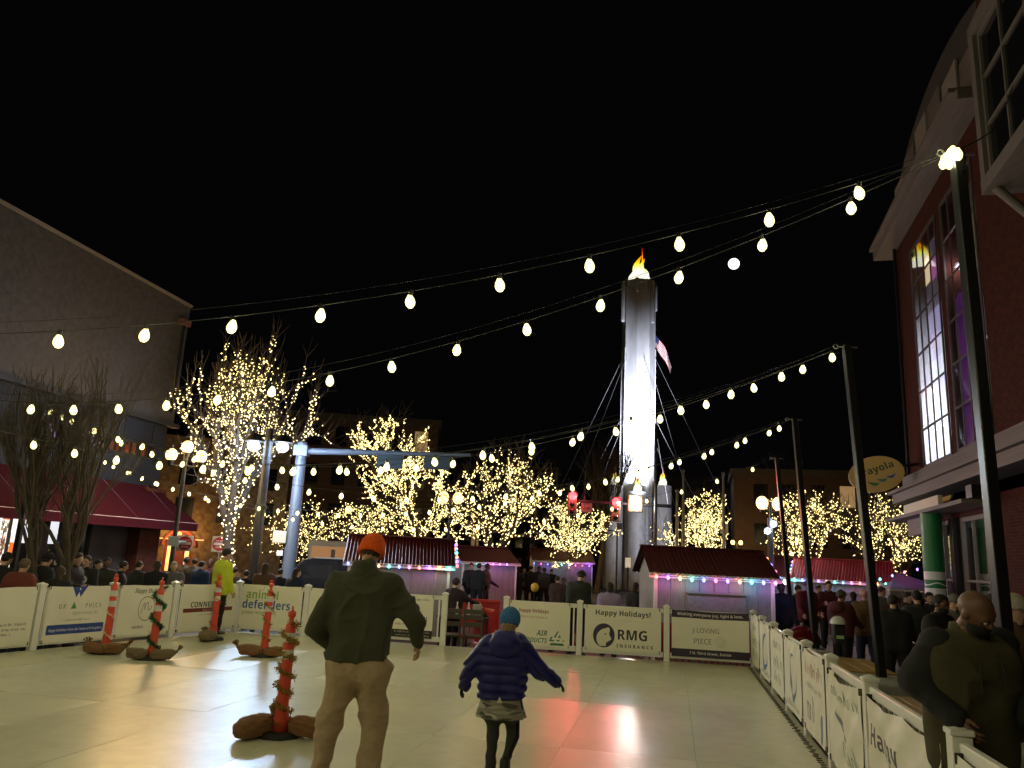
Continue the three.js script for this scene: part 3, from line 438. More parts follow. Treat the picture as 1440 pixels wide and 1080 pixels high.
  part(b, 'oriel', [box(o1 - o0, 0.3, 1.1, (o0 + o1) / 2, ob, 0.56), box(o1 - o0, 0.3, 1.1, (o0 + o1) / 2, ot, 0.56), box(0.24, ot - ob - 0.3, 0.24, o0 + 0.12, om, 0.98), box(0.24, ot - ob - 0.3, 0.24, o1 - 0.12, om, 0.98), box(0.24, ot - ob - 0.3, 0.2, o0 + 0.12, om, 0.13)], M.trim);
  windowGrid(b, o0 + 0.26, o1 - 0.26, ob + 0.16, ot - 0.16, 3, 3, 0.97, M.trim, M.darkGlass, 0.07);
  { const side = new THREE.Group(); side.name = 'window'; b.add(side); part(side, 'pane', box(0.02, ot - ob - 0.34, 0.6, o0 + 0.1, om, 0.55), M.darkGlass); for (const z of [0.38, 0.55, 0.72]) part(side, 'mullion', box(0.05, ot - ob - 0.34, 0.04, o0 + 0.08, om, z), M.trim); for (const y of [-0.6, 0.55]) part(side, 'glazing_bar', box(0.06, 0.05, 0.58, o0 + 0.08, om + y, 0.55), M.trim); }
  for (const x of [o0 + 0.3, o1 - 0.3]) part(b, 'bracket', rod(V(x, ob - 1.2, 0.05), V(x, ob - 0.14, 0.95), 0.1, 0.1, 4), M.trim);
  // arched roof gable
  const rs = new THREE.Shape(); rs.moveTo(-0.4, 0); rs.lineTo(9.8, 0); rs.lineTo(9.8, 2.9); rs.bezierCurveTo(6.6, 4.1, 2.2, 3.8, -0.4, 1.9); rs.closePath();
  const rg = new THREE.ExtrudeGeometry(rs, { depth: 14, bevelEnabled: false }); rg.translate(0, Y(13.1), -14.2); part(b, 'arched_roof', metreUV(rg), mat(0.09, 0.085, 0.08, 0.8, { map: grainTex }));
  part(b, 'eaves_band', [box(10.5, 0.28, 0.7, 4.7, Y(13.15), 0.25), box(10.2, 0.12, 0.9, 4.7, Y(13.35), 0.3)], M.trim);
  for (let i = 0; i < 6; i++) part(b, 'gable_panel', box(1.3, 1.6 + Math.sin((i + 0.8) * 0.52) * 0.9, 0.06, 0.9 + i * 1.55, Y(14.25) + Math.sin((i + 0.8) * 0.52) * 0.4, -0.12), i % 2 ? M.trim : mat(0.28, 0.26, 0.24, 0.8));
  part(b, 'upper_wall', metreUV(box(22, 8, 0.5, 20.9, Y(17.1), -0.25)), M.brick);
  part(b, 'upper_roof_edge', box(22, 0.4, 0.9, 20.9, Y(21.2), 0.1), M.trim);
  part(b, 'downpipe', cyl(0.06, 0.06, Y(13) - Y(4.9), 0.5, Y(4.95), 0.1, 8), M.darkMetal);
  // shop window, column
  windowGrid(b, 3.3, 4.7, 0.35, Y(3.3), 2, 2, -0.12, M.trim, M.glass, 0.08).userData.label = 'narrow shop window beside the green and white column';
  windowGrid(b, 5.05, 8.0, 0.35, Y(3.3), 3, 2, -0.12, M.trim, M.glass, 0.08).userData.label = 'wide shop window of the brick building';
  part(b, 'shop_pier', box(0.36, Y(3.3), 0.4, 4.88, Y(3.3) / 2, -0.08), M.darkMetal);
  part(b, 'shop_back_wall', box(10, Y(3.4), 0.1, 5.5, Y(3.4) / 2, -3.2), mat(0.16, 0.18, 0.17, 0.9)); part(b, 'shop_ceiling', box(10, 0.1, 3, 5.5, Y(3.38), -1.7), mat(0.4, 0.4, 0.4, 0.9)); part(b, 'shop_floor', box(10, 0.05, 3, 5.5, 0.03, -1.7), mat(0.12, 0.11, 0.1, 0.6));
  part(b, 'shop_tube_light', box(0.08, 1.0, 0.08, 6.4, Y(2.9), -1.4), glow(3, 3.2, 3.6)); lamp(b, 6.4, Y(2.9), -1.3, C(0.85, 0.95, 1), 1.3, 6);
  for (const [x, c] of [[5.9, [5, 0.5, 0.3]], [6.3, [4, 1.1, 0.15]]]) part(b, 'neon_sign_block', box(0.22, 0.24, 0.05, x, Y(1.75), -0.9), glow(...c));
  const wrap = canvasTex(256, 1024, (g) => { g.fillStyle = '#1f7f48'; g.fillRect(0, 0, 256, 1024); g.fillStyle = '#e8ecf2'; g.fillRect(0, 430, 256, 594); g.fillStyle = '#1f7f48'; g.fillRect(0, 490, 256, 60); g.strokeStyle = '#e8ecf2'; g.lineWidth = 9; g.beginPath(); for (let x = 0; x <= 256; x += 4) g.lineTo(x, 520 + 9 * Math.sin(x * 0.075)); g.stroke(); });
  const cc = part(b, 'entrance_column', cyl(0.27, 0.27, Y(3.45), 4.3, 0, 0.45, 28), new THREE.MeshStandardMaterial({ map: wrap, roughness: 0.45 }), 'round column wrapped like a giant crayon, green above white');
  part(b, 'entrance_lintel', box(2.3, 0.5, 0.3, 2.2, Y(3.2), 0.2), M.trim);
}
// hanging oval sign
{
  const c = at(1232, 667, 25), s = thing('oval_sign', 'tan oval shop sign with green lettering on the brick building corner', 'sign', c, -0.35);
  const t = canvasTex(512, 384, (g, w, h) => {
    g.fillStyle = '#c9a860'; g.fillRect(0, 0, w, h); g.save(); g.translate(w * 0.5, h * 0.42); g.rotate(-0.16); g.fillStyle = '#2c4a2c'; g.textAlign = 'center'; textFit(g, 'Crayola', 0, 14, 104, SANS, w * 0.72); g.restore();
    const gr = ['#3c7a3a', '#2f7f7a', '#2c5f9a']; for (let i = 0; i < 3; i++) { g.fillStyle = gr[i]; g.beginPath(); g.moveTo(w * (0.3 + 0.18 * i), h * (0.66 - 0.03 * i)); g.quadraticCurveTo(w * (0.42 + 0.17 * i), h * (0.92 - 0.07 * i), w * (0.52 + 0.16 * i), h * (0.75 - 0.1 * i)); g.quadraticCurveTo(w * (0.42 + 0.17 * i), h * (0.74 - 0.05 * i), w * (0.3 + 0.18 * i), h * (0.66 - 0.03 * i)); g.fill(); }
  });
  const o = new THREE.CylinderGeometry(0.5, 0.5, 0.16, 40, 1, true); o.rotateX(Math.PI / 2); o.scale(1.68, 1.16, 1); part(s, 'rim', o, mat(0.3, 0.24, 0.12, 0.5));
  for (const z of [0.08, -0.08]) { const f = new THREE.CircleGeometry(0.5, 40); f.scale(1.68, 1.16, 1); if (z < 0) f.rotateY(Math.PI); f.translate(0, 0, z); part(s, 'face', f, new THREE.MeshStandardMaterial({ map: t, roughness: 0.5 })); }
  part(s, 'arm', rod(V(0.8, 0.1, 0), V(2.2, 0.1, -0.25), 0.05), M.darkMetal);
  s.rotation.z = 0.2;
}
// dark buildings round the square
{
  const list = [
    [-14, -64, 16, 13, 'dark three storey building behind the left lit tree', 0.1], [0, -118, 26, 16, 'dark building far behind the centre trees', 0], [32, -110, 22, 15, 'dark building far behind the right lit trees', -0.1], [25, -62, 13, 10, 'dim brown building at the end of the right pavement', -0.25], [-34, -80, 18, 15, 'dark building at the far left end of the street', 0.2],
  ];
  const wallM = [mat(0.06, 0.035, 0.025, 0.9, { map: grainTex }), mat(0.05, 0.045, 0.04, 0.9, { map: grainTex }), mat(0.07, 0.045, 0.03, 0.9, { map: grainTex })], rnd = rng(77), litW = glow(0.16, 0.09, 0.035), litB = glow(0.1, 0.1, 0.11);
  list.forEach(([x, z, w, h, label, yaw], k) => {
    const b = thing('town_building', label, 'building', [x, groundY(z), z], yaw, 'buildings round the square'); part(b, 'wall', metreUV(box(w, h, 8, 0, h / 2, -4), 0.2), wallM[k % 3]); part(b, 'cornice', box(w + 0.5, 0.5, 8.5, 0, h + 0.25, -4), wallM[(k + 1) % 3]);
    const nx = Math.floor(w / 2.2), ny = Math.floor(h / 3.2); const pane = box(1.1, 1.7, 0.05);
    for (let i = 0; i < nx; i++) for (let j = 0; j < ny; j++) { const r = rnd(), lit = r < 0.035; const m = part(b, lit ? 'lit_window' : 'window', pane, lit ? (r < 0.05 ? litW : litB) : M.darkGlass); m.position.set((i - (nx - 1) / 2) * 2.2, 2 + j * 3.2, 0.03); }
  });
  // chimneys poking up behind the centre tree
}
// ---------- the great candle ----------
const flameMat = (() => {
  const t = canvasTex(64, 256, (g) => { for (let y = 0; y < 256; y++) { const k = 1 - y / 256, r = 1, gg = k < 0.45 ? 1 : Math.max(0.16, 1 - (k - 0.45) * 1.9), b = k < 0.3 ? 0.9 : Math.max(0.02, 0.9 - (k - 0.3) * 3.2); g.fillStyle = `rgb(${255 * r | 0},${255 * gg | 0},${255 * b | 0})`; g.fillRect(0, y, 64, 1); } });
  return new THREE.MeshStandardMaterial({ color: 0x222222, roughness: 0.8, emissive: 0xffffff, emissiveMap: t, emissiveIntensity: 1.25, side: THREE.DoubleSide });
})();
function flameGeo(h, r, seed, n = 9) { // tongues of flame set in a ring
  const rnd = rng(seed), gs = [];
  for (let i = 0; i < n; i++) {
    const a = i / n * 6.28 + rnd() * 0.5, hh = h * (i === 0 ? 1 : i % 3 === 0 ? 0.62 + rnd() * 0.2 : 0.3 + rnd() * 0.32), w = r * (i % 3 === 0 ? 0.36 : 0.42 + rnd() * 0.2), rr = r * (i % 3 === 0 ? 0.3 : 0.62), seg = 10, pos = [], uv = [], idx = [];
    for (let k = 0; k <= seg; k++) { const t = k / seg, ww = w * Math.pow(1 - t, 0.75) * (0.75 + 0.5 * Math.sin(t * 3.1)), sway = Math.sin(t * 5 + i * 1.7) * r * 0.3 * t, inx = rr * (1 - 0.75 * t); for (const s of [-1, 0, 1]) { const z = s === 0 ? 0.25 * ww : 0; const lx = inx + z, ly = t * hh, lz = s * ww + sway; pos.push(Math.cos(a) * lx - Math.sin(a) * lz, ly, Math.sin(a) * lx + Math.cos(a) * lz); uv.push(s * 0.5 + 0.5, ly / h); } }
    for (let k = 0; k < seg; k++) for (let s = 0; s < 2; s++) { const q = k * 3 + s; idx.push(q, q + 1, q + 3, q + 1, q + 4, q + 3); }
    const g = new THREE.BufferGeometry(); g.setAttribute('position', new THREE.Float32BufferAttribute(pos, 3)); g.setAttribute('uv', new THREE.Float32BufferAttribute(uv, 2)); g.setIndex(idx); g.computeVertexNormals(); gs.push(g);
  }
  return merge(gs);
}
{
  const B = V(13.45, groundY(-80), -80), Y = (y) => y - B.y, wax = mat(0.66, 0.66, 0.68, 0.55, { map: grainTex }), c = thing('candle_tower', 'giant white candle tower with a flame on top in the square', 'monument', [B.x, B.y, B.z], 0.12);
  part(c, 'shaft', new THREE.CylinderGeometry(1.78, 1.78, Y(31.5), 8).rotateY(Math.PI / 8).translate(0, Y(31.5) / 2, 0).toNonIndexed(), wax);
  c.children[0].geometry.computeVertexNormals();
  part(c, 'rim', new THREE.CylinderGeometry(1.86, 1.86, 0.5, 8, 1, true).rotateY(Math.PI / 8).translate(0, Y(31.3), 0), wax);
  const rnd = rng(8);
  for (let i = 0; i < 11; i++) { const a = i / 11 * 6.28 + rnd() * 0.5, L = 0.8 + rnd() * rnd() * 10; const d = new THREE.CapsuleGeometry(0.16 + rnd() * 0.12, L, 3, 6); d.translate(Math.cos(a) * 1.78, Y(31.4) - L / 2, Math.sin(a) * 1.78); part(c, 'wax_drip', d, wax); }
  const f = part(c, 'flame', flameGeo(4.7, 1.75, 4, 12), flameMat); f.position.y = Y(31.4);
  lamp(c, 0, Y(32.6), 0, C(1, 0.6, 0.25), 40, 30);
  for (let i = 0; i < 8; i++) part(c, 'corner_seam', box(0.09, Y(24), 0.05, Math.cos(Math.PI / 8 + i * Math.PI / 4) * 1.79, Y(24) / 2, Math.sin(Math.PI / 8 + i * Math.PI / 4) * 1.79), wax);
  // guy wires
  const g = mat(0.16, 0.16, 0.17, 0.6);
  for (const [y, n, reach] of [[23.0, 6, 13], [16.5, 6, 10.5]]) for (let i = 0; i < n; i++) { const a = 0.5 + i / n * 6.28; part(c, 'guy_wire', rod(V(Math.cos(a) * 1.8, Y(y), Math.sin(a) * 1.8), V(Math.cos(a) * reach, 0.05, Math.sin(a) * reach), 0.02, 0.02, 4), g); }
  // four small candles round the foot
  const spots = [[-2.55, 1.6, 9.2], [2.35, 1.6, 9.4], [-0.35, 2.4, 8.6], [2.0, -2.2, 9], [-2.2, -2.2, 9]];
  spots.forEach(([x, z, y], i) => {
    const s = thing('small_candle', ['small white candle left of the tower foot', 'small white candle right of the tower foot', 'small white candle in front of the tower foot', 'small white candle behind the tower on the right', 'small white candle behind the tower on the left'][i], 'candle', [B.x + x, B.y, B.z + z], 0.2, 'small candles round the tower foot');
    part(s, 'shaft', new THREE.CylinderGeometry(0.95, 0.95, Y(y), 8).translate(0, Y(y) / 2, 0), wax); const fl = part(s, 'flame', flameGeo(2.1, 0.62, 20 + i, 8), flameMat); fl.position.y = Y(y) - 0.05;
  });
  // flagpole with flag
  const fp = thing('flagpole', 'flagpole with a striped flag hanging beside the candle tower', 'flagpole', [B.x + 1.9, B.y, B.z - 4]);
  part(fp, 'pole', cyl(0.12, 0.06, Y(27.6), 0, 0, 0, 8), M.galv);
  const ft = canvasTex(128, 128, (q) => { for (let i = 0; i < 13; i++) { q.fillStyle = i % 2 ? '#d8d2cc' : '#8e1f2a'; q.fillRect(0, i * 128 / 13, 128, 10); } q.fillStyle = '#1f2a55'; q.fillRect(0, 0, 50, 70); });
  const fg = new THREE.PlaneGeometry(3.4, 2.3, 24, 10), p = fg.attributes.position; for (let i = 0; i < p.count; i++) { const x = (p.getX(i) + 1.7) / 3.4, y = p.getY(i) / 2.3 + 0.5; p.setXYZ(i, x * 2.3 + y * 0.2, y * 1.6 * (1 - 0.4 * x) - 2.9 * x * x - 0.4 * x, Math.sin(x * 9 + y * 2) * 0.28); } fg.computeVertexNormals();
  const fm = part(fp, 'flag', fg, new THREE.MeshStandardMaterial({ map: ft, roughness: 0.9, side: THREE.DoubleSide })); fm.position.set(0.05, Y(25.8), 0);
  // floodlights on the square throwing their beams up the shaft
  const aim = [V(13.2, 14.5, -80), V(13.9, 19.5, -80), V(13.5, 9, -80)];
  [[at(917, 770, 66), 0], [at(941, 771, 66), 1], [at(953, 774, 66), 2]].forEach(([pt, i]) => {
    const s = thing('floodlight', ['leftmost floodlight at the candle foot aimed up the shaft', 'middle floodlight at the candle foot aimed up the shaft', 'rightmost floodlight at the candle foot aimed up the shaft'][i], 'floodlight', [pt.x, groundY(pt.z), pt.z]);
    const h = pt.y - groundY(pt.z); part(s, 'post', cyl(0.07, 0.05, h - 0.1, 0, 0, 0, 8), M.darkMetal);
    const head = part(s, 'housing', rbox(0.5, 0.42, 0.3, 0, 0, 0, 0.04), M.darkMetal); head.position.set(0, h, 0); head.lookAt(pt.x + (aim[i].x - pt.x), aim[i].y, aim[i].z);
    part(s, 'lens_glow', ball(0.2, 0.0, h, 0.16, 1.3, 12), glow(3, 3.6, 4)).scale.set(1, 1, 1);
    const l = new THREE.SpotLight(C(0.8, 0.85, 1), i === 2 ? 230 : 9500, 0, i === 2 ? 0.8 : 0.27, 0.95, 2); l.position.set(0, h + 0.35, -0.5); l.castShadow = true; l.shadow.radius = 8; l.target.position.copy(aim[i]); scene.add(l.target); s.add(l);
  });
}
// ---------- trees ----------
const fairyGeo = new THREE.OctahedronGeometry(1, 0), fairyMat = glow(3.2, 2.5, 1.0), fairyViolet = glow(1.6, 0.5, 4.5);
fairyMat.name = 'fairy_light_glow';
function growTree({ seed, h, w, trunkH, trunkR, levels = 6, spread = 0.6, stems = 1, up = 0.25 }) {
  const rnd = rng(seed), segs = [];
  function branch(p, dir, len, r, lev) {
    const n = lev < 2 ? 4 : 3; let q = p.clone(), d = dir.clone();
    for (let i = 0; i < n; i++) { const nd = d.clone().add(V((rnd() - 0.5) * 0.45, (rnd() - 0.35) * 0.25 + up * 0.12, (rnd() - 0.5) * 0.45)).normalize(); const e = q.clone().addScaledVector(nd, len / n); segs.push([q, e, r * (1 - i / n * 0.35), r * (1 - (i + 1) / n * 0.35), lev]); q = e; d = nd; if (lev > 0 && lev < levels && i < n - 1 && rnd() < 0.45) branch(q, side(d), len * (0.5 + rnd() * 0.2), r * 0.45, lev + 1 + (rnd() < 0.4 ? 1 : 0)); }
    if (lev >= levels) return;
    const kids = lev === 0 ? 4 : rnd() < 0.45 ? 3 : 2; for (let k = 0; k < kids; k++) branch(q, side(d, k / kids), len * (0.66 + rnd() * 0.22), r * (0.55 + rnd() * 0.12), lev + 1);
  }
  function side(d, k = rnd()) { const a = k * 6.28 + rnd() * 1.2, ref = Math.abs(d.y) > 0.9 ? V(1, 0, 0) : V(0, 1, 0), u = d.clone().cross(ref).normalize(), v = d.clone().cross(u), t = spread * (0.6 + rnd() * 0.7); return d.clone().multiplyScalar(Math.cos(t)).addScaledVector(u, Math.sin(t) * Math.cos(a)).addScaledVector(v, Math.sin(t) * Math.sin(a)).add(V(0, up, 0)).normalize(); }
  for (let s = 0; s < stems; s++) { const a = s / stems * 6.28; branch(V(stems > 1 ? Math.cos(a) * 0.12 : 0, 0, stems > 1 ? Math.sin(a) * 0.12 : 0), V(stems > 1 ? Math.cos(a) * 0.34 : (rnd() - 0.5) * 0.1, 1, stems > 1 ? Math.sin(a) * 0.34 : 0).normalize(), trunkH, trunkR / Math.sqrt(stems), 0); }
  let top = 0, rad = 0; for (const s of segs) { top = Math.max(top, s[1].y); rad = Math.max(rad, Math.abs(s[1].x)); }
  const sy = h / top, sx = w / 2 / rad; for (const pt of new Set(segs.flatMap((s) => [s[0], s[1]]))) { pt.x *= sx; pt.z *= sx; pt.y *= sy; }
  return segs;
}
function tree({ name = 'street_tree', label, pos, lights = 0, lightR = 0.034, group, bark = M.bark, wrapTrunk = true, fairy = fairyMat, minLev = 1, ...g }) {
  const t = thing(name, label, 'tree', [pos.x, groundY(pos.z), pos.z], 0, group), segs = growTree(g), tr = [], cr = [];
  for (const [a, b, r0, r1, lev] of segs) (lev < 2 ? tr : cr).push(rod(a, b, Math.max(r0, 0.006), Math.max(r1, 0.005), lev < 2 ? 8 : lev < 4 ? 5 : 3));
  part(t, 'trunk', tr, bark); part(t, 'crown', cr, bark);
  if (!lights) return t;
  const rnd = rng(g.seed + 99), use = segs.filter((s) => s[4] >= (wrapTrunk ? 0 : minLev) && s[4] < 6 && (s[4] <= 2 || hash2(s[0].x * 99 | 0, s[0].z * 99 | 0, 1) < 0.72)), len = use.map((s) => s[0].distanceTo(s[1]) * (s[4] < 3 ? 3.2 - s[4] * 0.6 : 1)), tot = len.reduce((x, y) => x + y, 0);
  const im = new THREE.InstancedMesh(fairyGeo, fairy, lights), m4 = new THREE.Matrix4(), q = new THREE.Quaternion(); let k = 0;
  use.forEach((s, i) => {
    const want = lights * len[i] / tot, n = Math.floor(want + rnd());
    for (let j = 0; j < n && k < lights; j++) { const f = (j + 0.5 + (rnd() - 0.5) * 0.7) / n, a = rnd() * 6.28, r = s[2] + 0.015 + rnd() * 0.035, p = s[0].clone().lerp(s[1], f).add(V(Math.cos(a) * r, (rnd() - 0.5) * 0.05, Math.sin(a) * r)), z = lightR * (0.65 + rnd() * 0.75); if (s[4] === 0 && p.y < 0.9) continue; m4.compose(p, q, V(z, z, z)); im.setMatrixAt(k++, m4); }
  });
  im.count = k; im.name = 'fairy_lights'; im.userData.kind = 'stuff'; t.add(im);
  return t;
}
{
  const G = 'bare trees wrapped in fairy lights', T = (u, d) => { const p = at(u, 790, d); return V(p.x, 0, -d); };
  tree({ label: 'tall tree wrapped in fairy lights beside the pale building', pos: T(322, 27), seed: 61, h: 9.9, w: 6.8, trunkH: 1.7, trunkR: 0.24, levels: 6, spread: 0.72, up: 0.12, lights: 2600, lightR: 0.026, group: G });
  tree({ label: 'low lit tree behind the blue traffic mast', pos: T(430, 44), seed: 62, h: 5.2, w: 7.6, trunkH: 1.2, trunkR: 0.16, levels: 5, spread: 0.85, up: 0.05, lights: 1000, lightR: 0.033, group: G });
  tree({ label: 'widest lit tree above the left hut, topmost in the centre', pos: T(600, 46), seed: 63, h: 11.6, w: 12.5, trunkH: 1.9, trunkR: 0.3, levels: 6, spread: 0.75, up: 0.1, lights: 4200, lightR: 0.038, group: G });
  tree({ label: 'lit tree with a dark bare trunk right of the left hut', pos: T(700, 37), seed: 68, h: 8.0, w: 8.6, trunkH: 2.1, trunkR: 0.24, levels: 6, spread: 0.72, up: 0.1, lights: 2000, lightR: 0.032, group: G, wrapTrunk: false });
  tree({ label: 'low lit tree left of the giant candle', pos: T(820, 48), seed: 65, h: 7.0, w: 7.2, trunkH: 1.4, trunkR: 0.2, levels: 6, spread: 0.78, up: 0.08, lights: 1900, lightR: 0.037, group: G });
  tree({ label: 'small lit tree at the far left of the square', pos: T(525, 55), seed: 75, h: 6.0, w: 8.0, trunkH: 1.2, trunkR: 0.2, levels: 5, spread: 0.7, lights: 1100, lightR: 0.042, group: G });
  tree({ label: 'lit tree directly right of the giant candle', pos: T(1020, 56), seed: 66, h: 8.6, w: 11.5, trunkH: 1.7, trunkR: 0.24, levels: 6, spread: 0.75, up: 0.1, lights: 2300, lightR: 0.042, group: G });
  tree({ label: 'lit tree in the middle of the right group', pos: T(1142, 42), seed: 67, h: 7.2, w: 7.0, trunkH: 1.6, trunkR: 0.2, levels: 6, spread: 0.7, up: 0.1, lights: 1400, lightR: 0.034, group: G });
  tree({ label: 'rightmost lit tree next to the brick building', pos: T(1232, 35), seed: 69, h: 7.0, w: 5.4, trunkH: 1.6, trunkR: 0.17, levels: 6, spread: 0.7, up: 0.1, lights: 1100, lightR: 0.029, group: G });
  tree({ name: 'shrub', label: 'small shrub wrapped in violet lights behind the right hut', pos: T(1072, 30), seed: 31, h: 2.6, w: 0.9, trunkH: 0.9, trunkR: 0.06, levels: 4, spread: 0.4, lights: 150, lightR: 0.026, fairy: fairyViolet });
  tree({ label: 'bare unlit tree in front of the pale left building', pos: V(at(88, 790, 14.2).x, 0, -14.2), seed: 23, h: 5.4, w: 4.2, trunkH: 1.9, trunkR: 0.14, levels: 5, spread: 0.32, stems: 4, up: 0.34, bark: mat(0.06, 0.045, 0.03, 0.95) });
  tree({ label: 'dark bare tree just left of the candle shaft', pos: T(840, 62), seed: 24, h: 12.5, w: 6, trunkH: 4, trunkR: 0.25, levels: 6, spread: 0.5 });
  tree({ label: 'dark bare tree behind the lit trees on the right', pos: T(1060, 74), seed: 26, h: 14, w: 9, trunkH: 4, trunkR: 0.3, levels: 6, spread: 0.5 });
}
// ---------- bulb poles and the strings of bulbs over the rink ----------
const bulbColor = C(1, 0.91, 0.5), bulbGlow = glow(2.5, 2.25, 0.85), BULB_CD = 0.38;
const bulbGeo = (() => { const g = new THREE.LatheGeometry([[0.001, -0.085], [0.022, -0.08], [0.04, -0.055], [0.045, -0.03], [0.038, 0.0], [0.022, 0.03], [0.018, 0.04]].map(([x, y]) => new THREE.Vector2(x, y)), 14); return g; })();
const socketGeo = cyl(0.021, 0.019, 0.05, 0, 0.035, 0, 8);
function bulbString(label, A, B, sag, t0, dt, cd = BULB_CD, tEnd = 0.995) {
  const o = thing('string_light', label, 'string light', A, 0, 'strings of warm bulbs over the rink'), P = (t) => A.clone().lerp(B, t).sub(A).add(V(0, -sag * 4 * t * (1 - t), 0)), pts = [];
  for (let i = 0; i <= 40; i++) pts.push(P(i / 40));
  part(o, 'cable', wire(pts, 0.005, 5, 120), M.rope);
  part(o, 'support_wire', wire(pts.map((p, i) => p.clone().add(V(0, 0.05 + 0.06 * Math.sin(Math.PI * i / 40), 0))), 0.0025, 4, 80), M.darkMetal);
  const rnd = rng(Math.abs(A.x * 100 + B.z * 37) | 0);
  for (let t = t0; t < tEnd; t += dt) { const p = P(t), bq = part(o, 'bulb', bulbGeo, bulbGlow), s = part(o, 'socket', socketGeo, M.blackMetal); for (const m of [bq, s]) { m.position.copy(p).add(V(0, -0.075, 0)); m.rotation.set((rnd() - 0.5) * 0.3, 0, (rnd() - 0.5) * 0.4); } lamp(o, p.x, p.y - 0.1, p.z, bulbColor, cd, 2); }
}
function bulbPole(base, top, label, block) {
  const o = thing('light_pole', label, 'pole', base, 0, 'poles that carry the bulb strings'), d = top.clone().sub(base), L = d.length();
  const tube = part(o, 'tube', rbox(0.1, L, 0.1, 0, L / 2, 0, 0.012), mat(0.03, 0.032, 0.036, 0.28, { metalness: 0.5 })); tube.quaternion.setFromUnitVectors(V(0, 1, 0), d.clone().normalize());
  const eye = part(o, 'eye_bolt', [rod(V(-0.12, -0.03, 0), V(0.16, -0.03, 0), 0.012), (() => { const t = new THREE.TorusGeometry(0.03, 0.009, 6, 12); t.translate(-0.15, -0.03, 0); return t; })()], M.galv); eye.position.copy(d);
  for (let i = 0; i < 26; i++) { const m = part(o, 'punched_hole', cyl(0.012, 0.012, 0.004, 0, 0, 0, 8), M.blackMetal); m.rotation.x = Math.PI / 2; m.position.copy(d.clone().multiplyScalar(0.06 + i * 0.036)).add(V(0, 0, 0.0505)); }
}
const P1 = at(1345, 212, 6.2), P2 = at(1190, 485, 10.3), P3 = at(1117, 588, 15.6), P4 = at(1092, 643, 21), L3 = at(62, 568, 16), L1 = V(-14.1, 4.55, -7.3), L2 = V(-11.5, 4.3, -12.2), L4 = V(-13.5, 4.3, -25), P0 = V(2.5, 5.2, -0.6), L0 = V(-15.4, 4.6, -1.8);
const pb = (u, v, d, y) => { const p = at(u, v, d); p.y = y; return p; };
bulbPole(V(4.02, 0.3, -6.35), P1, 'nearest tall black pole on the right, cut by the frame'); bulbPole(pb(1240, 950, 9.9, 0.42), P2, 'second black pole from the right standing in a concrete block'); bulbPole(pb(1147, 908, 14.6, 0.28), P3, 'third black pole from the right behind the right fence'); bulbPole(V(P4.x + 0.35, groundY(-21), -21), P4, 'thin far pole behind the right hut');
bulbPole(V(L3.x - 0.15, groundY(-16), -16.2), L3, 'black pole beside the bare tree on the left');
bulbPole(V(L1.x, groundY(-7), L1.z), L1, 'light pole outside the frame on the near left'); bulbPole(V(L2.x, groundY(-12), L2.z), L2, 'light pole outside the frame on the left'); bulbPole(V(L4.x, groundY(-25), L4.z), L4, 'far left light pole in front of the pale building'); bulbPole(V(2.9, 0.3, -0.6), P0, 'light pole behind the camera on the right'); bulbPole(V(L0.x, groundY(0), L0.z), L0, 'light pole behind the camera on the left');
bulbString('upper string of bulbs from the nearest right pole straight across', P1, L1, 1.58, 0.0485, 0.0437);
bulbString('lower string of bulbs from the nearest right pole slanting to the far left', P1, L2, 1.43, 0.0534, 0.0474);
bulbString('upper string of bulbs from the second right pole', P2, L2, 1.72, 0.012, 0.0425);
bulbString('lower string of bulbs from the second right pole', P2, L3, 1.5, 0.0371, 0.0431);
bulbString('upper string of bulbs from the third right pole', P3, L3, 1.75, 0.033, 0.0427);
bulbString('lower string of bulbs from the third right pole', P3, L4, 1.9, 0.0139, 0.0322);
bulbString('farthest string of bulbs from the thin pole behind the right hut', P4, L4, 2.1, 0.03, 0.045, 0.4);
bulbString('string of bulbs behind the camera straight across', P0, L0, 1.5, 0.05, 0.06, 1.2);
bulbString('string of bulbs behind the camera slanting to the left', P0, L1, 1.5, 0.05, 0.06, 1.2);
{ // cluster of spare bulbs at the top of the nearest pole, and the wire on to the building
  const o = thing('string_light', 'bunch of lit bulbs tied at the top of the nearest pole', 'string light', P1, 0, 'strings of warm bulbs over the rink');
  for (const [x, y, z] of [[-0.1, -0.07, 0.02], [-0.07, -0.03, 0.05], [-0.04, -0.08, -0.03], [-0.12, -0.12, 0.03], [-0.02, -0.04, 0.04]]) { const m = part(o, 'bulb', bulbGeo, bulbGlow); m.position.set(x, y, z); m.rotation.z = x * 4; } lamp(o, -0.08, -0.12, 0.02, bulbColor, 0.8, 3);
  const far = at(1402, 176, 7.6).sub(P1), end = at(1425, 120, 9).sub(P1); part(o, 'cable', wire([V(0, 0, 0), far.clone().multiplyScalar(0.5).add(V(0, -0.03, 0)), far, end], 0.007), M.rope);
}
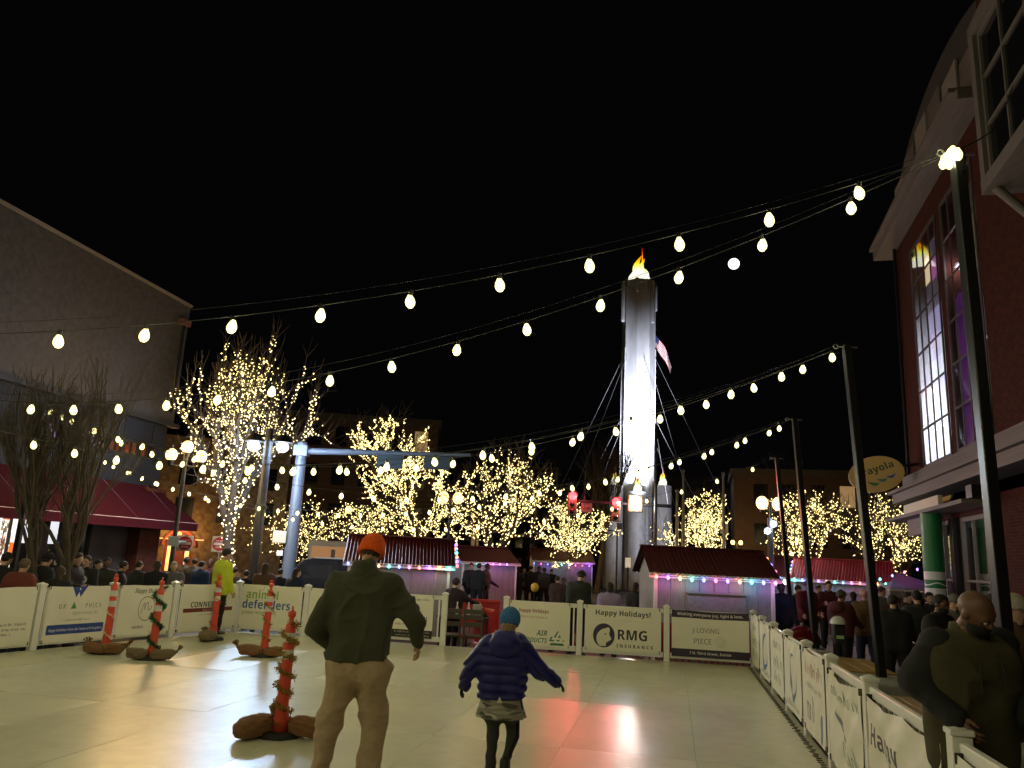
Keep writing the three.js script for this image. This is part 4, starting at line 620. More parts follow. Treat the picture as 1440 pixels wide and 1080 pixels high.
// ---------- street lamps ----------
const globeGlow = glow(3.2, 2.0, 0.7), ledGlow = glow(3.2, 3.6, 4.4);
function globeLamp(pos, H, n, label, cd = 16, yaw = 0, r = 0.17) {
  const o = thing('street_lamp', label, 'street lamp', [pos.x, groundY(pos.z), pos.z], yaw, 'globe street lamps round the square');
  part(o, 'base', new THREE.LatheGeometry([[0.2, 0], [0.2, 0.12], [0.14, 0.2], [0.13, 0.6], [0.09, 0.75], [0.07, 0.9]].map(([x, y]) => new THREE.Vector2(x, y)), 14), M.blackMetal); part(o, 'post', cyl(0.07, 0.05, H - 0.85, 0, 0.85, 0, 10), M.blackMetal);
  const xs = n === 1 ? [0] : n === 2 ? [-0.33, 0.33] : [-0.4, 0, 0.4];
  if (n > 1) part(o, 'crossarm', [rod(V(-0.42, H - 0.3, 0), V(0.42, H - 0.3, 0), 0.03), ball(0.06, 0, H - 0.05)], M.blackMetal);
  xs.forEach((x, i) => { const y = H + (n === 3 && i === 1 ? 0.25 : 0); part(o, 'fitter', cyl(0.06, 0.09, 0.14, x, y - 0.3, 0, 10), M.blackMetal); part(o, 'globe', ball(r, x, y, 0, 1.15, 16), globeGlow); part(o, 'finial', cyl(0.05, 0.005, 0.14, x, y + r * 1.1, 0, 8), M.blackMetal); lamp(o, x, y, 0, C(1, 0.6, 0.24), cd, 8); });
}
const sp = (u, v, d) => at(u, v, d);
{
  const put = (u, v, d, n, label, cd, r) => { const p = sp(u, v, d); globeLamp(p, p.y - groundY(p.z), n, label, cd, 0.2, r); };
  put(262, 641, 22, 3, 'globe lamp with three heads in front of the left lit tree', 27, 0.16);
  put(634, 700, 35, 2, 'twin globe lamp in front of the widest lit tree', 60, 0.24);
  put(490, 717, 48, 1, 'single globe lamp left of the orange hat', 30, 0.2); put(405, 738, 55, 1, 'single globe lamp low behind the blue mast', 20, 0.2); put(670, 743, 46, 1, 'single globe lamp above the left hut gable', 26, 0.2); put(798, 754, 58, 2, 'twin globe lamp low in the centre crowd', 20, 0.18);
  put(1083, 708, 29, 2, 'brightest twin globe lamp above the right hut', 60, 0.22); put(1117, 761, 42, 1, 'single globe lamp right of the brightest twin lamp', 30, 0.22); put(1265, 762, 38, 2, 'twin globe lamp beside the brick building', 26, 0.17); put(1036, 763, 60, 2, 'small far twin globe lamp behind the right hut', 14, 0.16); put(1108, 778, 55, 2, 'small far twin globe lamp above the red roofed hut', 14, 0.16);
}
{ // twin LED street light
  const d = 23.5, p = at(377, 628, d), H = p.y - groundY(-d), o = thing('led_street_light', 'dark post with two bright bluish white lamps', 'street lamp', [p.x, groundY(-d), p.z]);
  part(o, 'base', cyl(0.24, 0.2, 0.8, 0, 0, 0, 12), M.blackMetal); part(o, 'post', cyl(0.16, 0.12, H + 0.5, 0, 0.05, 0, 12), mat(0.02, 0.022, 0.028, 0.35)); part(o, 'crossarm', rod(V(-0.55, H + 0.32, 0), V(0.55, H + 0.32, 0), 0.05), M.blackMetal); part(o, 'collar', cyl(0.17, 0.17, 0.1, 0, H - 1.9, 0, 12), M.darkMetal);
  for (const s of [-1, 1]) { part(o, 'hood', [cyl(0.32, 0.12, 0.24, s * 0.44, H + 0.14, 0, 16)], M.blackMetal); part(o, 'led_globe', ball(0.19, s * 0.44, H, 0, 0.86, 18), ledGlow); lamp(o, s * 0.44, H, 0, C(0.55, 0.75, 1), 55, 9); }
}
{ // second LED pair by the right hut
  const d = 27, p = at(1083, 737, d), H = p.y - groundY(-d), o = thing('led_street_light', 'slim post with small bluish lamps behind the right hut', 'street lamp', [p.x, groundY(-d), p.z]);
  part(o, 'post', cyl(0.11, 0.09, H + 0.2, 0, 0, 0, 10), M.darkMetal); for (const [x, y] of [[-0.16, -0.25], [0.06, 0]]) { part(o, 'led_globe', ball(0.11, x, H + y, 0.18, 1, 12), ledGlow); part(o, 'bracket', rod(V(0, H + y, 0), V(x, H + y, 0.12), 0.02), M.darkMetal); } lamp(o, 0.06, H, 0.18, C(0.8, 0.9, 1), 14, 5);
}
{ // flagpoles right of the candle, unlit
  for (const [u, v, d, label] of [[961, 662, 52, 'bare grey flagpole nearest the candle on its right'], [952, 690, 54, 'shorter grey pole at the candle foot'], [1017, 666, 50, 'bare grey flagpole in front of the lit tree on the right']]) { const p = at(u, v, d), o = thing('flagpole', label, 'flagpole', [p.x, groundY(-d), p.z]); part(o, 'pole', cyl(0.14, 0.08, p.y - groundY(-d), 0, 0, 0, 10), M.galv); part(o, 'finial', ball(0.12, 0, p.y - groundY(-d), 0), M.galv); }
}
// ---------- traffic masts and signs ----------
{
  const d = 26, p = at(425, 628, d), H = p.y - groundY(-d), o = thing('signal_mast', 'pale blue traffic mast with a long arm over the street', 'mast', [p.x, groundY(-d), p.z]);
  const steel = mat(0.11, 0.14, 0.2, 0.5, { metalness: 0.2 });
  part(o, 'pole', cyl(0.24, 0.17, H + 0.1, 0, 0, 0, 16), steel); part(o, 'cap', ball(0.175, 0, H + 0.1, 0, 0.5), steel);
  const e = at(662, 640, 26.6).sub(V(p.x, groundY(-d), p.z)); part(o, 'arm', rod(V(0, H - 0.15, 0), e, 0.12, 0.06, 12), steel); part(o, 'collar', box(0.45, 0.35, 0.45, 0, H - 0.15, 0), steel);
  const b1 = part(o, 'control_box', rbox(0.45, 0.4, 0.3, -0.36, at(390, 755, d).y - groundY(-d), 0.1, 0.03), mat(0.5, 0.46, 0.36, 0.6));
  for (const t of [0.52, 0.8]) { const q = V(0, H - 0.15, 0).lerp(e, t); part(o, 'street_sign_board', box(0.9, 0.45, 0.03, q.x, q.y - 0.3, q.z), mat(0.02, 0.04, 0.06, 0.5)); }
  const s2 = at(400, 778, d); part(o, 'small_sign', box(0.2, 0.16, 0.02, -0.3, s2.y - groundY(-d), 0.2), mat(0.7, 0.7, 0.7, 0.4));
}
{
  const d = 32, base = at(921, 790, d), o = thing('signal_pole', 'dark traffic pole in front of the candle with an arm of signals', 'mast', [base.x, groundY(-d), -d]), rel = (u, v) => at(u, v, d).sub(V(base.x, groundY(-d), -d)), top = rel(921, 596);
  part(o, 'pole', rod(V(0, 0, 0), V(0, top.y, 0), 0.1, 0.06, 10), M.blackMetal); const a = rel(918, 712), b = rel(800, 704), c2 = rel(945, 712); part(o, 'arm', rod(c2, b, 0.07, 0.05, 8), M.darkMetal);
  const red = glow(6, 0.22, 0.3);
  [[805, 698, 'left'], [866, 706, 'right']].forEach(([u, v]) => {
    const s = rel(u, v), g = new THREE.Group(); g.name = 'traffic_signal'; o.add(g); part(g, 'housing', rbox(0.36, 1.0, 0.25, s.x, s.y - 0.3, s.z, 0.03), mat(0.05, 0.04, 0.012, 0.5));
    part(g, 'red_light', ball(0.17, s.x, s.y, s.z + 0.13, 1, 18), red); for (const k of [1, 2]) part(g, 'dark_lens', ball(0.12, s.x, s.y - 0.31 * k, s.z + 0.07, 1, 12), M.darkGlass);
    part(g, 'visor', (() => { const t = new THREE.CylinderGeometry(0.19, 0.19, 0.25, 16, 1, true, Math.PI * 0.5, Math.PI); t.rotateX(Math.PI / 2); t.translate(s.x, s.y, s.z + 0.24); return t; })(), mat(0.02, 0.02, 0.02, 0.6, { side: THREE.DoubleSide }));
    const l = new THREE.PointLight(C(1, 0.06, 0.08), 34); l.position.set(s.x, s.y, s.z + 0.2); l.castShadow = true; l.shadow.radius = 9; o.add(l);
  });
  const w = rel(893, 708), g = new THREE.Group(); g.name = 'lit_sign'; o.add(g); part(g, 'housing', rbox(0.6, 0.72, 0.2, w.x, w.y, w.z, 0.03), mat(0.05, 0.03, 0.015, 0.6)); part(g, 'lit_symbol', [rbox(0.26, 0.6, 0.03, w.x, w.y, w.z + 0.11), rbox(0.44, 0.2, 0.028, w.x - 0.01, w.y + 0.1, w.z + 0.11), rbox(0.36, 0.16, 0.026, w.x, w.y - 0.16, w.z + 0.11)], glow(3, 2.7, 2.2)); lamp(o, w.x, w.y, w.z + 0.3, C(1, 0.9, 0.75), 26, 10);
  const sg = rel(825, 712); part(o, 'arrow_sign', box(0.45, 0.5, 0.02, sg.x, sg.y, sg.z), new THREE.MeshStandardMaterial({ roughness: 0.5, map: canvasTex(64, 64, (q) => { q.fillStyle = '#4a463c'; q.fillRect(0, 0, 64, 64); q.fillStyle = '#1c1a16'; q.fillRect(12, 40, 30, 6); q.beginPath(); q.moveTo(40, 34); q.lineTo(54, 43); q.lineTo(40, 52); q.fill(); q.fillRect(12, 12, 12, 10); q.fillRect(28, 12, 12, 10); q.fillRect(44, 12, 8, 10); }) })); part(o, 'sign_rod', rod(V(sg.x - 0.1, sg.y, sg.z), V(sg.x - 0.1, rel(816, 662).y, sg.z), 0.02), M.darkMetal);
  for (const [u, v] of [[853, 738], [871, 740]]) { const q = rel(u, v); part(o, 'camera_box', rbox(0.2, 0.26, 0.25, q.x, q.y, q.z), M.blackMetal); } part(o, 'camera_arm', rod(rel(853, 745), rel(871, 748), 0.025), M.darkMetal); part(o, 'camera_post', rod(rel(868, 748), V(rel(868, 748).x, 0, rel(868, 748).z), 0.04), M.darkMetal);
}
{
  const dne = canvasTex(256, 256, (g) => { g.fillStyle = '#d9d4cc'; g.fillRect(0, 0, 256, 256); g.fillStyle = '#b3202a'; g.beginPath(); g.arc(128, 128, 118, 0, 7); g.fill(); g.fillStyle = '#e2ded6'; g.fillRect(28, 106, 200, 44); g.textAlign = 'center'; textFit(g, 'DO NOT', 128, 92, 46, SANS, 150); textFit(g, 'ENTER', 128, 202, 46, SANS, 130); });
  for (const [u, v, label] of [[260, 764, 'red and white no entry sign nearest the tan building'], [309, 765, 'red and white no entry sign above the yellow jacket']]) {
    const d = 31, p = at(u, v, d), o = thing('no_entry_sign', label, 'sign', [p.x, groundY(-d), p.z], 0.15), h = p.y - groundY(-d); part(o, 'post', cyl(0.035, 0.035, h + 0.35, 0, 0, -0.04, 8), M.galv); part(o, 'plate', rbox(0.6, 0.6, 0.02, 0, h, 0, 0.008), mat(0.6, 0.58, 0.55, 0.5)); const f = new THREE.PlaneGeometry(0.58, 0.58); f.translate(0, h, 0.014); part(o, 'face', f, new THREE.MeshStandardMaterial({ map: dne, roughness: 0.4 }));
  }
  const d = 21, p = at(244, 761, d), o = thing('street_sign', 'small blank pale sign on the three headed lamp post', 'sign', [p.x, p.y, p.z]); part(o, 'plate', rbox(0.3, 0.26, 0.02, 0, 0, 0), mat(0.5, 0.55, 0.6, 0.5)); part(o, 'clamp', rod(V(0, 0, -0.02), V(-0.05, 0, -0.9), 0.02), M.galv);
}
// ---------- market huts ----------
const partyColors = [[1, 0.12, 0.1], [0.45, 0.12, 1], [1, 0.35, 0.1], [0.1, 0.9, 0.75], [0.14, 0.2, 1], [1, 0.1, 0.3], [0.3, 0.15, 1], [1, 0.28, 0.12], [0.08, 0.85, 0.9], [0.16, 0.22, 1], [0.9, 0.15, 0.6]];
const partyMats = partyColors.map(([r, g, b]) => glow(r * 4 + 0.3, g * 4 + 0.3, b * 4 + 0.3, 0.4));
const partyGeo = ball(0.034, 0, -0.03, 0, 1.3, 10);
function colourString(label, pts, n, start = 0, cd = 0.16, out = V(0, 0, 0.05), lit = 1) {
  const o = thing('coloured_string_light', label, 'string light', pts[0], 0, 'coloured bulbs on the market huts'), rel = pts.map((p) => p.clone().sub(pts[0])), curve = new THREE.CatmullRomCurve3(rel, false, 'catmullrom', 0.05);
  part(o, 'cable', new THREE.TubeGeometry(curve, 40, 0.006, 4), M.rope);
  for (let i = 0; i < n; i++) { const p = curve.getPointAt((i + 0.5) / n), k = (i + start) % partyColors.length, m = part(o, 'bulb', partyGeo, partyMats[k]); m.position.copy(p); if (i % lit === 0) lamp(o, p.x, p.y - 0.03, p.z, C(...partyColors[k]), cd * lit, 1.5); }
}
function hut({ label, pos, yaw, w, d, eave, ridge, roof, wall, door = false, shutter = true, overhang = 0.16 }) { // long side faces local +z, gables at +-x
  const o = thing('market_hut', label, 'hut', [pos.x, groundY(pos.z), pos.z], yaw, 'market huts'), hd = d / 2, hw = w / 2;
  const board = 0.3, nb = Math.round(w / board);
  for (let i = 0; i < nb; i++) part(o, 'wall_board', rbox(w / nb - 0.006, eave, 0.05, -hw + (i + 0.5) * w / nb, eave / 2, hd - 0.025, 0.006), wall);
  part(o, 'back_wall', box(w, eave, 0.05, 0, eave / 2, -hd + 0.025), wall);
  for (const s of [-1, 1]) {
    const sh = new THREE.Shape(); sh.moveTo(-hd + 0.05, 0); sh.lineTo(hd - 0.05, 0); sh.lineTo(hd - 0.05, eave); sh.lineTo(0, ridge - 0.03); sh.lineTo(-hd + 0.05, eave); sh.closePath();
    if (s > 0 && door) { const h = new THREE.Path(); h.moveTo(-0.42, 0.02); h.lineTo(-0.42, 1.72); h.lineTo(0.42, 1.72); h.lineTo(0.42, 0.02); h.closePath(); sh.holes.push(h); }
    const g = new THREE.ExtrudeGeometry(sh, { depth: 0.05, bevelEnabled: false }); g.rotateY(Math.PI / 2); g.translate(s > 0 ? hw - 0.05 : -hw, 0, 0); part(o, 'gable_wall', g, wall);
  }
  for (const x of [-hw - 0.005, hw + 0.005]) part(o, 'corner_trim', box(0.07, eave - 0.02, 0.07, x, eave / 2, hd), M.whiteVinyl);
  // corrugated roof
  const run = Math.hypot(hd + overhang, (ridge - eave) * (hd + overhang) / hd), ang = Math.atan2(ridge - eave, hd), W = w + overhang * 2, n = Math.round(W / 0.09) * 4;
  for (const s of [-1, 1]) {
    const g = new THREE.PlaneGeometry(W, run, n, 1), p = g.attributes.position; for (let i = 0; i < p.count; i++) { const k = ((p.getX(i) / 0.09) % 1 + 1) % 1; p.setZ(i, k > 0.5 ? 0.022 : 0); }
    g.rotateX(-Math.PI / 2); g.translate(0, 0, run / 2); g.rotateX(ang); g.translate(0, ridge, 0); if (s < 0) g.rotateY(Math.PI); part(o, 'roof', toCreasedNormals(g, 0.3), roof);
  }
  part(o, 'ridge_cap', rbox(W + 0.02, 0.04, 0.16, 0, ridge + 0.02, 0), roof); part(o, 'fascia', [box(W, 0.1, 0.03, 0, eave - 0.04 - overhang * Math.tan(ang) * 0.6, hd + overhang - 0.03)], M.whiteVinyl);
  if (shutter) { part(o, 'shutter', rbox(w * 0.5, 0.62, 0.03, w * 0.02, eave - 0.72, hd + 0.018, 0.006), wall); part(o, 'shutter_rail', rbox(w * 0.52, 0.04, 0.06, w * 0.02, eave - 0.4, hd + 0.03, 0.006), wall); part(o, 'counter', rbox(w * 0.54, 0.04, 0.14, w * 0.02, eave - 1.06, hd + 0.07, 0.006), wall); }
  if (door) {
    const q = new THREE.Group(); q.name = 'doorway'; o.add(q); part(q, 'frame', [box(0.06, 1.76, 0.08, hw, 0.88, -0.45), box(0.06, 1.76, 0.08, hw, 0.88, 0.45), box(0.06, 0.08, 0.98, hw, 1.76, 0)], mat(0.35, 0.2, 0.1, 0.7)); part(q, 'inner_wall', box(0.04, 1.8, d - 0.3, hw - 0.9, 0.9, 0), mat(0.5, 0.3, 0.16, 0.8));
    part(q, 'lamp_bulb', ball(0.07, hw - 0.4, 1.62, 0.05), glow(3.2, 2.2, 1.1)); lamp(o, hw - 0.4, 1.55, 0.05, C(1, 0.66, 0.32), 2.6, 4);
  }
  return o;
}
{
  const wallW = mat(0.34, 0.33, 0.34, 0.6, { map: grainTex }), roofD = mat(0.06, 0.008, 0.009, 0.42, { metalness: 0.3 }), roofR = mat(0.34, 0.02, 0.02, 0.5);
  // left hut
  { const c = V(-2.75, 0, -21.1), g = groundY(c.z), yaw = 0.13; hut({ label: 'white hut with dark red roof and lit doorway behind the orange hat', pos: c, yaw, w: 2.5, d: 2.0, eave: 1.42 - g, ridge: 2.05 - g, roof: roofD, wall: wallW, door: true, shutter: false });
    const L = (x, y, z) => V(x, 0, z).applyAxisAngle(V(0, 1, 0), yaw).add(V(c.x, y, c.z)); const e = 1.36;
    colourString('row of coloured bulbs along the eave of the left hut', [L(-1.4, e, 1.2), L(-0.5, e - 0.03, 1.2), L(0.5, e - 0.03, 1.2), L(1.38, e, 1.2)], 11, 4, 0.22);
    colourString('coloured bulbs climbing the gable of the left hut', [L(1.46, e, 1.15), L(1.47, 2.0, 0), L(1.46, e, -1.15)], 12, 0, 0.16, V(0, 0, 0), 2); }
  // right hut
  { const c = V(4.42, 0, -17.55), g = groundY(c.z), yaw = -0.01; hut({ label: 'white hut with dark corrugated roof behind the purple edged banner', pos: c, yaw, w: 2.42, d: 2.1, eave: 1.55 - g, ridge: 2.06 - g, roof: roofD, wall: wallW });
    const L = (x, y, z) => V(x, 0, z).applyAxisAngle(V(0, 1, 0), yaw).add(V(c.x, y, c.z)); const e = 1.47;
    colourString('row of coloured bulbs along the eave of the right hut', [L(-1.36, e, 1.24), L(-0.5, e - 0.03, 1.24), L(0.4, e - 0.03, 1.24), L(1.34, e - 0.02, 1.24)], 11, 0, 0.25);
    colourString('violet and red bulbs on the right gable of the right hut', [L(1.4, e, 1.1), L(1.41, 2.0, 0), L(1.4, e, -1.1)], 8, 4, 0.14, V(0, 0, 0), 2); }
  // far right huts
  { const c = V(11.15, 0, -25.9), g = groundY(c.z), yaw = -0.5; hut({ label: 'far hut with bright red roof behind the right crowd', pos: c, yaw, w: 2.7, d: 2.0, eave: 1.5 - g, ridge: 2.1 - g, roof: roofR, wall: wallW, shutter: true });
    const L = (x, y, z) => V(x, 0, z).applyAxisAngle(V(0, 1, 0), yaw).add(V(c.x, y, c.z)); const e = 1.45;
    colourString('coloured bulbs along the red roofed hut', [L(-1.45, e, 1.2), L(0, e - 0.03, 1.2), L(1.45, e, 1.2)], 12, 3, 0.2);
    colourString('coloured bulbs on the left gable of the red roofed hut', [L(-1.52, e, 1.1), L(-1.53, 2.05, 0), L(-1.52, e, -1.1)], 10, 6, 0.2, V(0, 0, 0), 2);
    const o = thing('work_lamp', 'small bright white lamp on the red roofed hut', 'lamp', L(-1.75, 1.3, 0.3)); part(o, 'housing', rbox(0.14, 0.14, 0.1, 0, 0, -0.08), M.blackMetal); part(o, 'lamp_face', ball(0.09, 0, 0, 0), glow(3, 2.8, 2.4)); lamp(o, 0, 0, 0.02, C(1, 0.92, 0.8), 5, 3); }
  { const c = V(9.0, 0, -28.6), g = groundY(c.z); hut({ label: 'far hut with dark roof left of the red roofed hut', pos: c, yaw: 0.3, w: 2.4, d: 2.0, eave: 1.5 - g, ridge: 2.12 - g, roof: roofD, wall: wallW, shutter: false }); colourString('coloured bulbs on the far dark roofed hut', [V(7.7, 1.45, -27.3), V(9, 1.42, -27.5), V(10.1, 1.45, -27.8)], 9, 2, 0.2, V(0, 0, 0), 2); }
  { const c = V(-1.0, 0, -33), g = groundY(c.z); hut({ label: 'small far hut just right of the left hut', pos: c, yaw: 0.5, w: 2.4, d: 2.0, eave: 1.45 - g, ridge: 2.0 - g, roof: roofD, wall: wallW, shutter: false }); colourString('coloured bulbs on the small far hut', [V(-2.1, 1.4, -32.2), V(-1.0, 1.36, -31.7), V(0.3, 1.4, -31.9)], 9, 4, 0.2, V(0, 0, 0), 2); }
  { const c = V(3.4, 0, -47), g = groundY(c.z); hut({ label: 'distant hut behind the centre crowd', pos: c, yaw: 0.1, w: 3.4, d: 2, eave: 1.6 - g, ridge: 2.2 - g, roof: roofD, wall: wallW, shutter: false }); colourString('violet and blue bulbs of the distant centre hut', [V(1.6, 1.4, -45.8), V(3.2, 1.36, -45.8), V(5.2, 1.4, -45.8)], 9, 4, 0.4, V(0, 0, 0), 2); }
}
// ---------- delineator posts with sandbags on the ice ----------
const orange = mat(0.62, 0.07, 0.035, 0.5), reflect = mat(0.62, 0.6, 0.58, 0.35), burlap = [mat(0.26, 0.125, 0.05, 0.95, { map: grainTex, bumpMap: grainTex, bumpScale: 0.004 }), mat(0.22, 0.16, 0.09, 0.95, { map: grainTex, bumpMap: grainTex, bumpScale: 0.004 })];
function sandbagGeo(seed, L = 0.36) { // slumped burlap sack: flat below, creased, drawn in to a tied neck at +x
  const g = new THREE.SphereGeometry(1, 44, 28), p = g.attributes.position;
  for (let i = 0; i < p.count; i++) {
    let x = p.getX(i), y = p.getY(i), z = p.getZ(i); const sq = (v, k) => Math.sign(v) * Math.abs(v) ** k;
    const lump = 0.9 + 0.3 * (n3(x * 1.7 + seed, y * 1.7, z * 1.7, seed) - 0.4), r1 = 1 - Math.abs(2 * n3(x * 3 + seed, y * 4, z * 5, seed + 2) - 1), crease = 1 - 0.16 * r1 * r1 * r1 - 0.05 * (1 - Math.abs(2 * n3(x * 8, y * 8 + seed, z * 9, seed + 5) - 1));
    const neck = x > 0.45 ? Math.max(0.16, 1 - (x - 0.45) * 1.55) : 1, pleat = x > 0.3 ? 1 + 0.14 * (x - 0.3) * Math.sin(Math.atan2(y, z) * 9 + seed) : 1;
    const X = sq(x, 0.85) * L / 2 * (0.95 + 0.1 * lump), Y0 = sq(Math.max(-0.5, y), 0.8) * 0.105 * lump * crease * neck * pleat, Z = sq(z, 0.8) * 0.13 * lump * crease * neck * pleat;
    p.setXYZ(i, X, Math.max(0.004, Y0 + 0.055 + (x > 0.4 ? (x - 0.4) * 0.09 : 0)), Z);
  }
  g.computeVertexNormals();
  const tuft = []; for (let k = 0; k < 9; k++) { const c = new THREE.ConeGeometry(0.012, 0.1, 4); c.rotateX(Math.PI); c.translate(0, 0.05, 0); c.rotateX((k - 4) * 0.16); c.rotateZ(-0.55 - 0.25 * Math.sin(k * 2.1)); c.translate(L / 2 * 0.93, 0.1, 0); tuft.push(c); }
  const tie = new THREE.TorusGeometry(0.02, 0.006, 6, 12); tie.rotateY(Math.PI / 2); tie.rotateZ(0.5); tie.translate(L / 2 * 0.94, 0.105, 0); tuft.push(tie);
  return [g, merge(tuft)];
}
function delineator(pos, label, { garland, seed, lean = [0, 0], bags, colors = 0 }) {
  const o = thing('delineator_post', label, 'traffic post', [pos.x, 0, pos.z], seed, 'orange posts on the ice'); const tilt = new THREE.Group(); o.rotation.x = 0;
  part(o, 'base', (() => { const g = new THREE.CylinderGeometry(0.19, 0.21, 0.045, 8); g.translate(0, 0.0235, 0); return g; })(), M.rubber);
  part(o, 'body', new THREE.LatheGeometry([[0.001, 0.04], [0.075, 0.04], [0.07, 0.16], [0.056, 0.17], [0.05, 0.9], [0.046, 0.97], [0.024, 1.0], [0.02, 1.03], [0.036, 1.05], [0.038, 1.085], [0.02, 1.1], [0.001, 1.1]].map(([x, y]) => new THREE.Vector2(x, y)), 20), orange);
  for (const y of [0.71, 0.86]) part(o, 'reflective_band', new THREE.CylinderGeometry(0.0535, 0.0545, 0.085, 20, 1, true).translate(0, y, 0), reflect);
  part(o, 'top_handle', (() => { const t = new THREE.TorusGeometry(0.026, 0.01, 6, 14); t.translate(0, 1.11, 0); return t; })(), orange);
  if (garland) {
    const { mat: gm, turns, r, tuft, y0 = 0.1, y1 = 1.0 } = garland, rnd = rng(seed * 100 | 0), pts = []; for (let i = 0; i <= 60; i++) { const t = i / 60, a = t * turns * 6.28; pts.push(V(Math.cos(a) * r, y0 + (y1 - y0) * t, Math.sin(a) * r)); }
    const gs = [wire(pts, 0.006, 4, 120)], curve = new THREE.CatmullRomCurve3(pts); const n = tuft; for (let i = 0; i < n; i++) { const p = curve.getPoint(rnd()), c = new THREE.ConeGeometry(0.0035 + rnd() * 0.004, 0.05 + rnd() * 0.03, 3); c.rotateX(rnd() * 6.28); c.rotateZ(rnd() * 6.28); c.translate(p.x + (rnd() - 0.5) * 0.035, p.y + (rnd() - 0.5) * 0.035, p.z + (rnd() - 0.5) * 0.035); gs.push(c); }
    part(o, 'garland', gs, gm, garland.label);
  }
  bags.forEach(([x, z, yaw, s, c], i) => { const b = thing('sandbag', `${['left', 'right', 'rear'][i]} sandbag weighing down the ${label.split(' orange')[0].split(' striped')[0]} post`, 'sandbag', [pos.x + x, 0.02, pos.z + z], yaw, 'sandbags at the orange posts'); const [bg, tf] = sandbagGeo(seed * 10 + i, 0.36 * s); const m = part(b, 'sack', bg, burlap[c]), t = part(b, 'tied_neck', tf, burlap[c]); m.scale.setScalar(s); t.scale.setScalar(s); });
  return o;
}
{
  const gold = mat(0.5, 0.36, 0.1, 0.25, { metalness: 0.9 }), green = mat(0.01, 0.09, 0.03, 0.45), white = mat(0.7, 0.66, 0.6, 0.6), redT = mat(0.4, 0.03, 0.03, 0.4), P = (x, z) => V(x, 0, z);
  delineator(P(-5.87, -12.14), 'leftmost orange post with a white ribbon on the ice', { seed: 1, garland: { mat: white, turns: 1.6, r: 0.06, tuft: 60, y0: 0.16, y1: 0.62, label: 'white ribbon' }, bags: [[-0.15, 0.1, 2.4, 1, 0], [0.18, 0.1, 0.5, 1, 0], [0.02, 0.14, 1.6, 0.9, 0]] });
  delineator(P(-5.0, -11.75), 'second orange post with a green garland', { seed: 2, garland: { mat: green, turns: 3.2, r: 0.075, tuft: 900, y0: 0.06, y1: 1.02, label: 'green tinsel garland' }, bags: [[-0.19, 0.08, 2.8, 1, 1], [0.2, 0.06, 0.3, 1, 1]] });
  delineator(P(-5.07, -14.31), 'third orange post in front of the yellow jacket', { seed: 3, garland: { mat: redT, turns: 4, r: 0.058, tuft: 160, label: 'dark red ribbon' }, bags: [[0.0, 0.17, 1.6, 1.1, 1], [-0.1, 0.1, 2.0, 1, 1]] });
  delineator(P(-3.64, -12.6), 'fourth orange post before the green and blue banner', { seed: 4, garland: { mat: gold, turns: 4, r: 0.062, tuft: 200, label: 'gold tinsel' }, bags: [[-0.2, 0.08, 3.0, 1.1, 0], [0.2, 0.06, 0.2, 1, 0]] });
  delineator(P(-1.96, -7.57), 'nearest orange post with gold tinsel beside the man', { seed: 5, garland: { mat: gold, turns: 6, r: 0.064, tuft: 700, label: 'gold tinsel garland' }, bags: [[-0.2, 0.08, 1.2, 1.15, 0], [0.24, 0.02, 2.7, 1.1, 0], [-0.16, -0.08, 0.6, 0.95, 0]] });
}
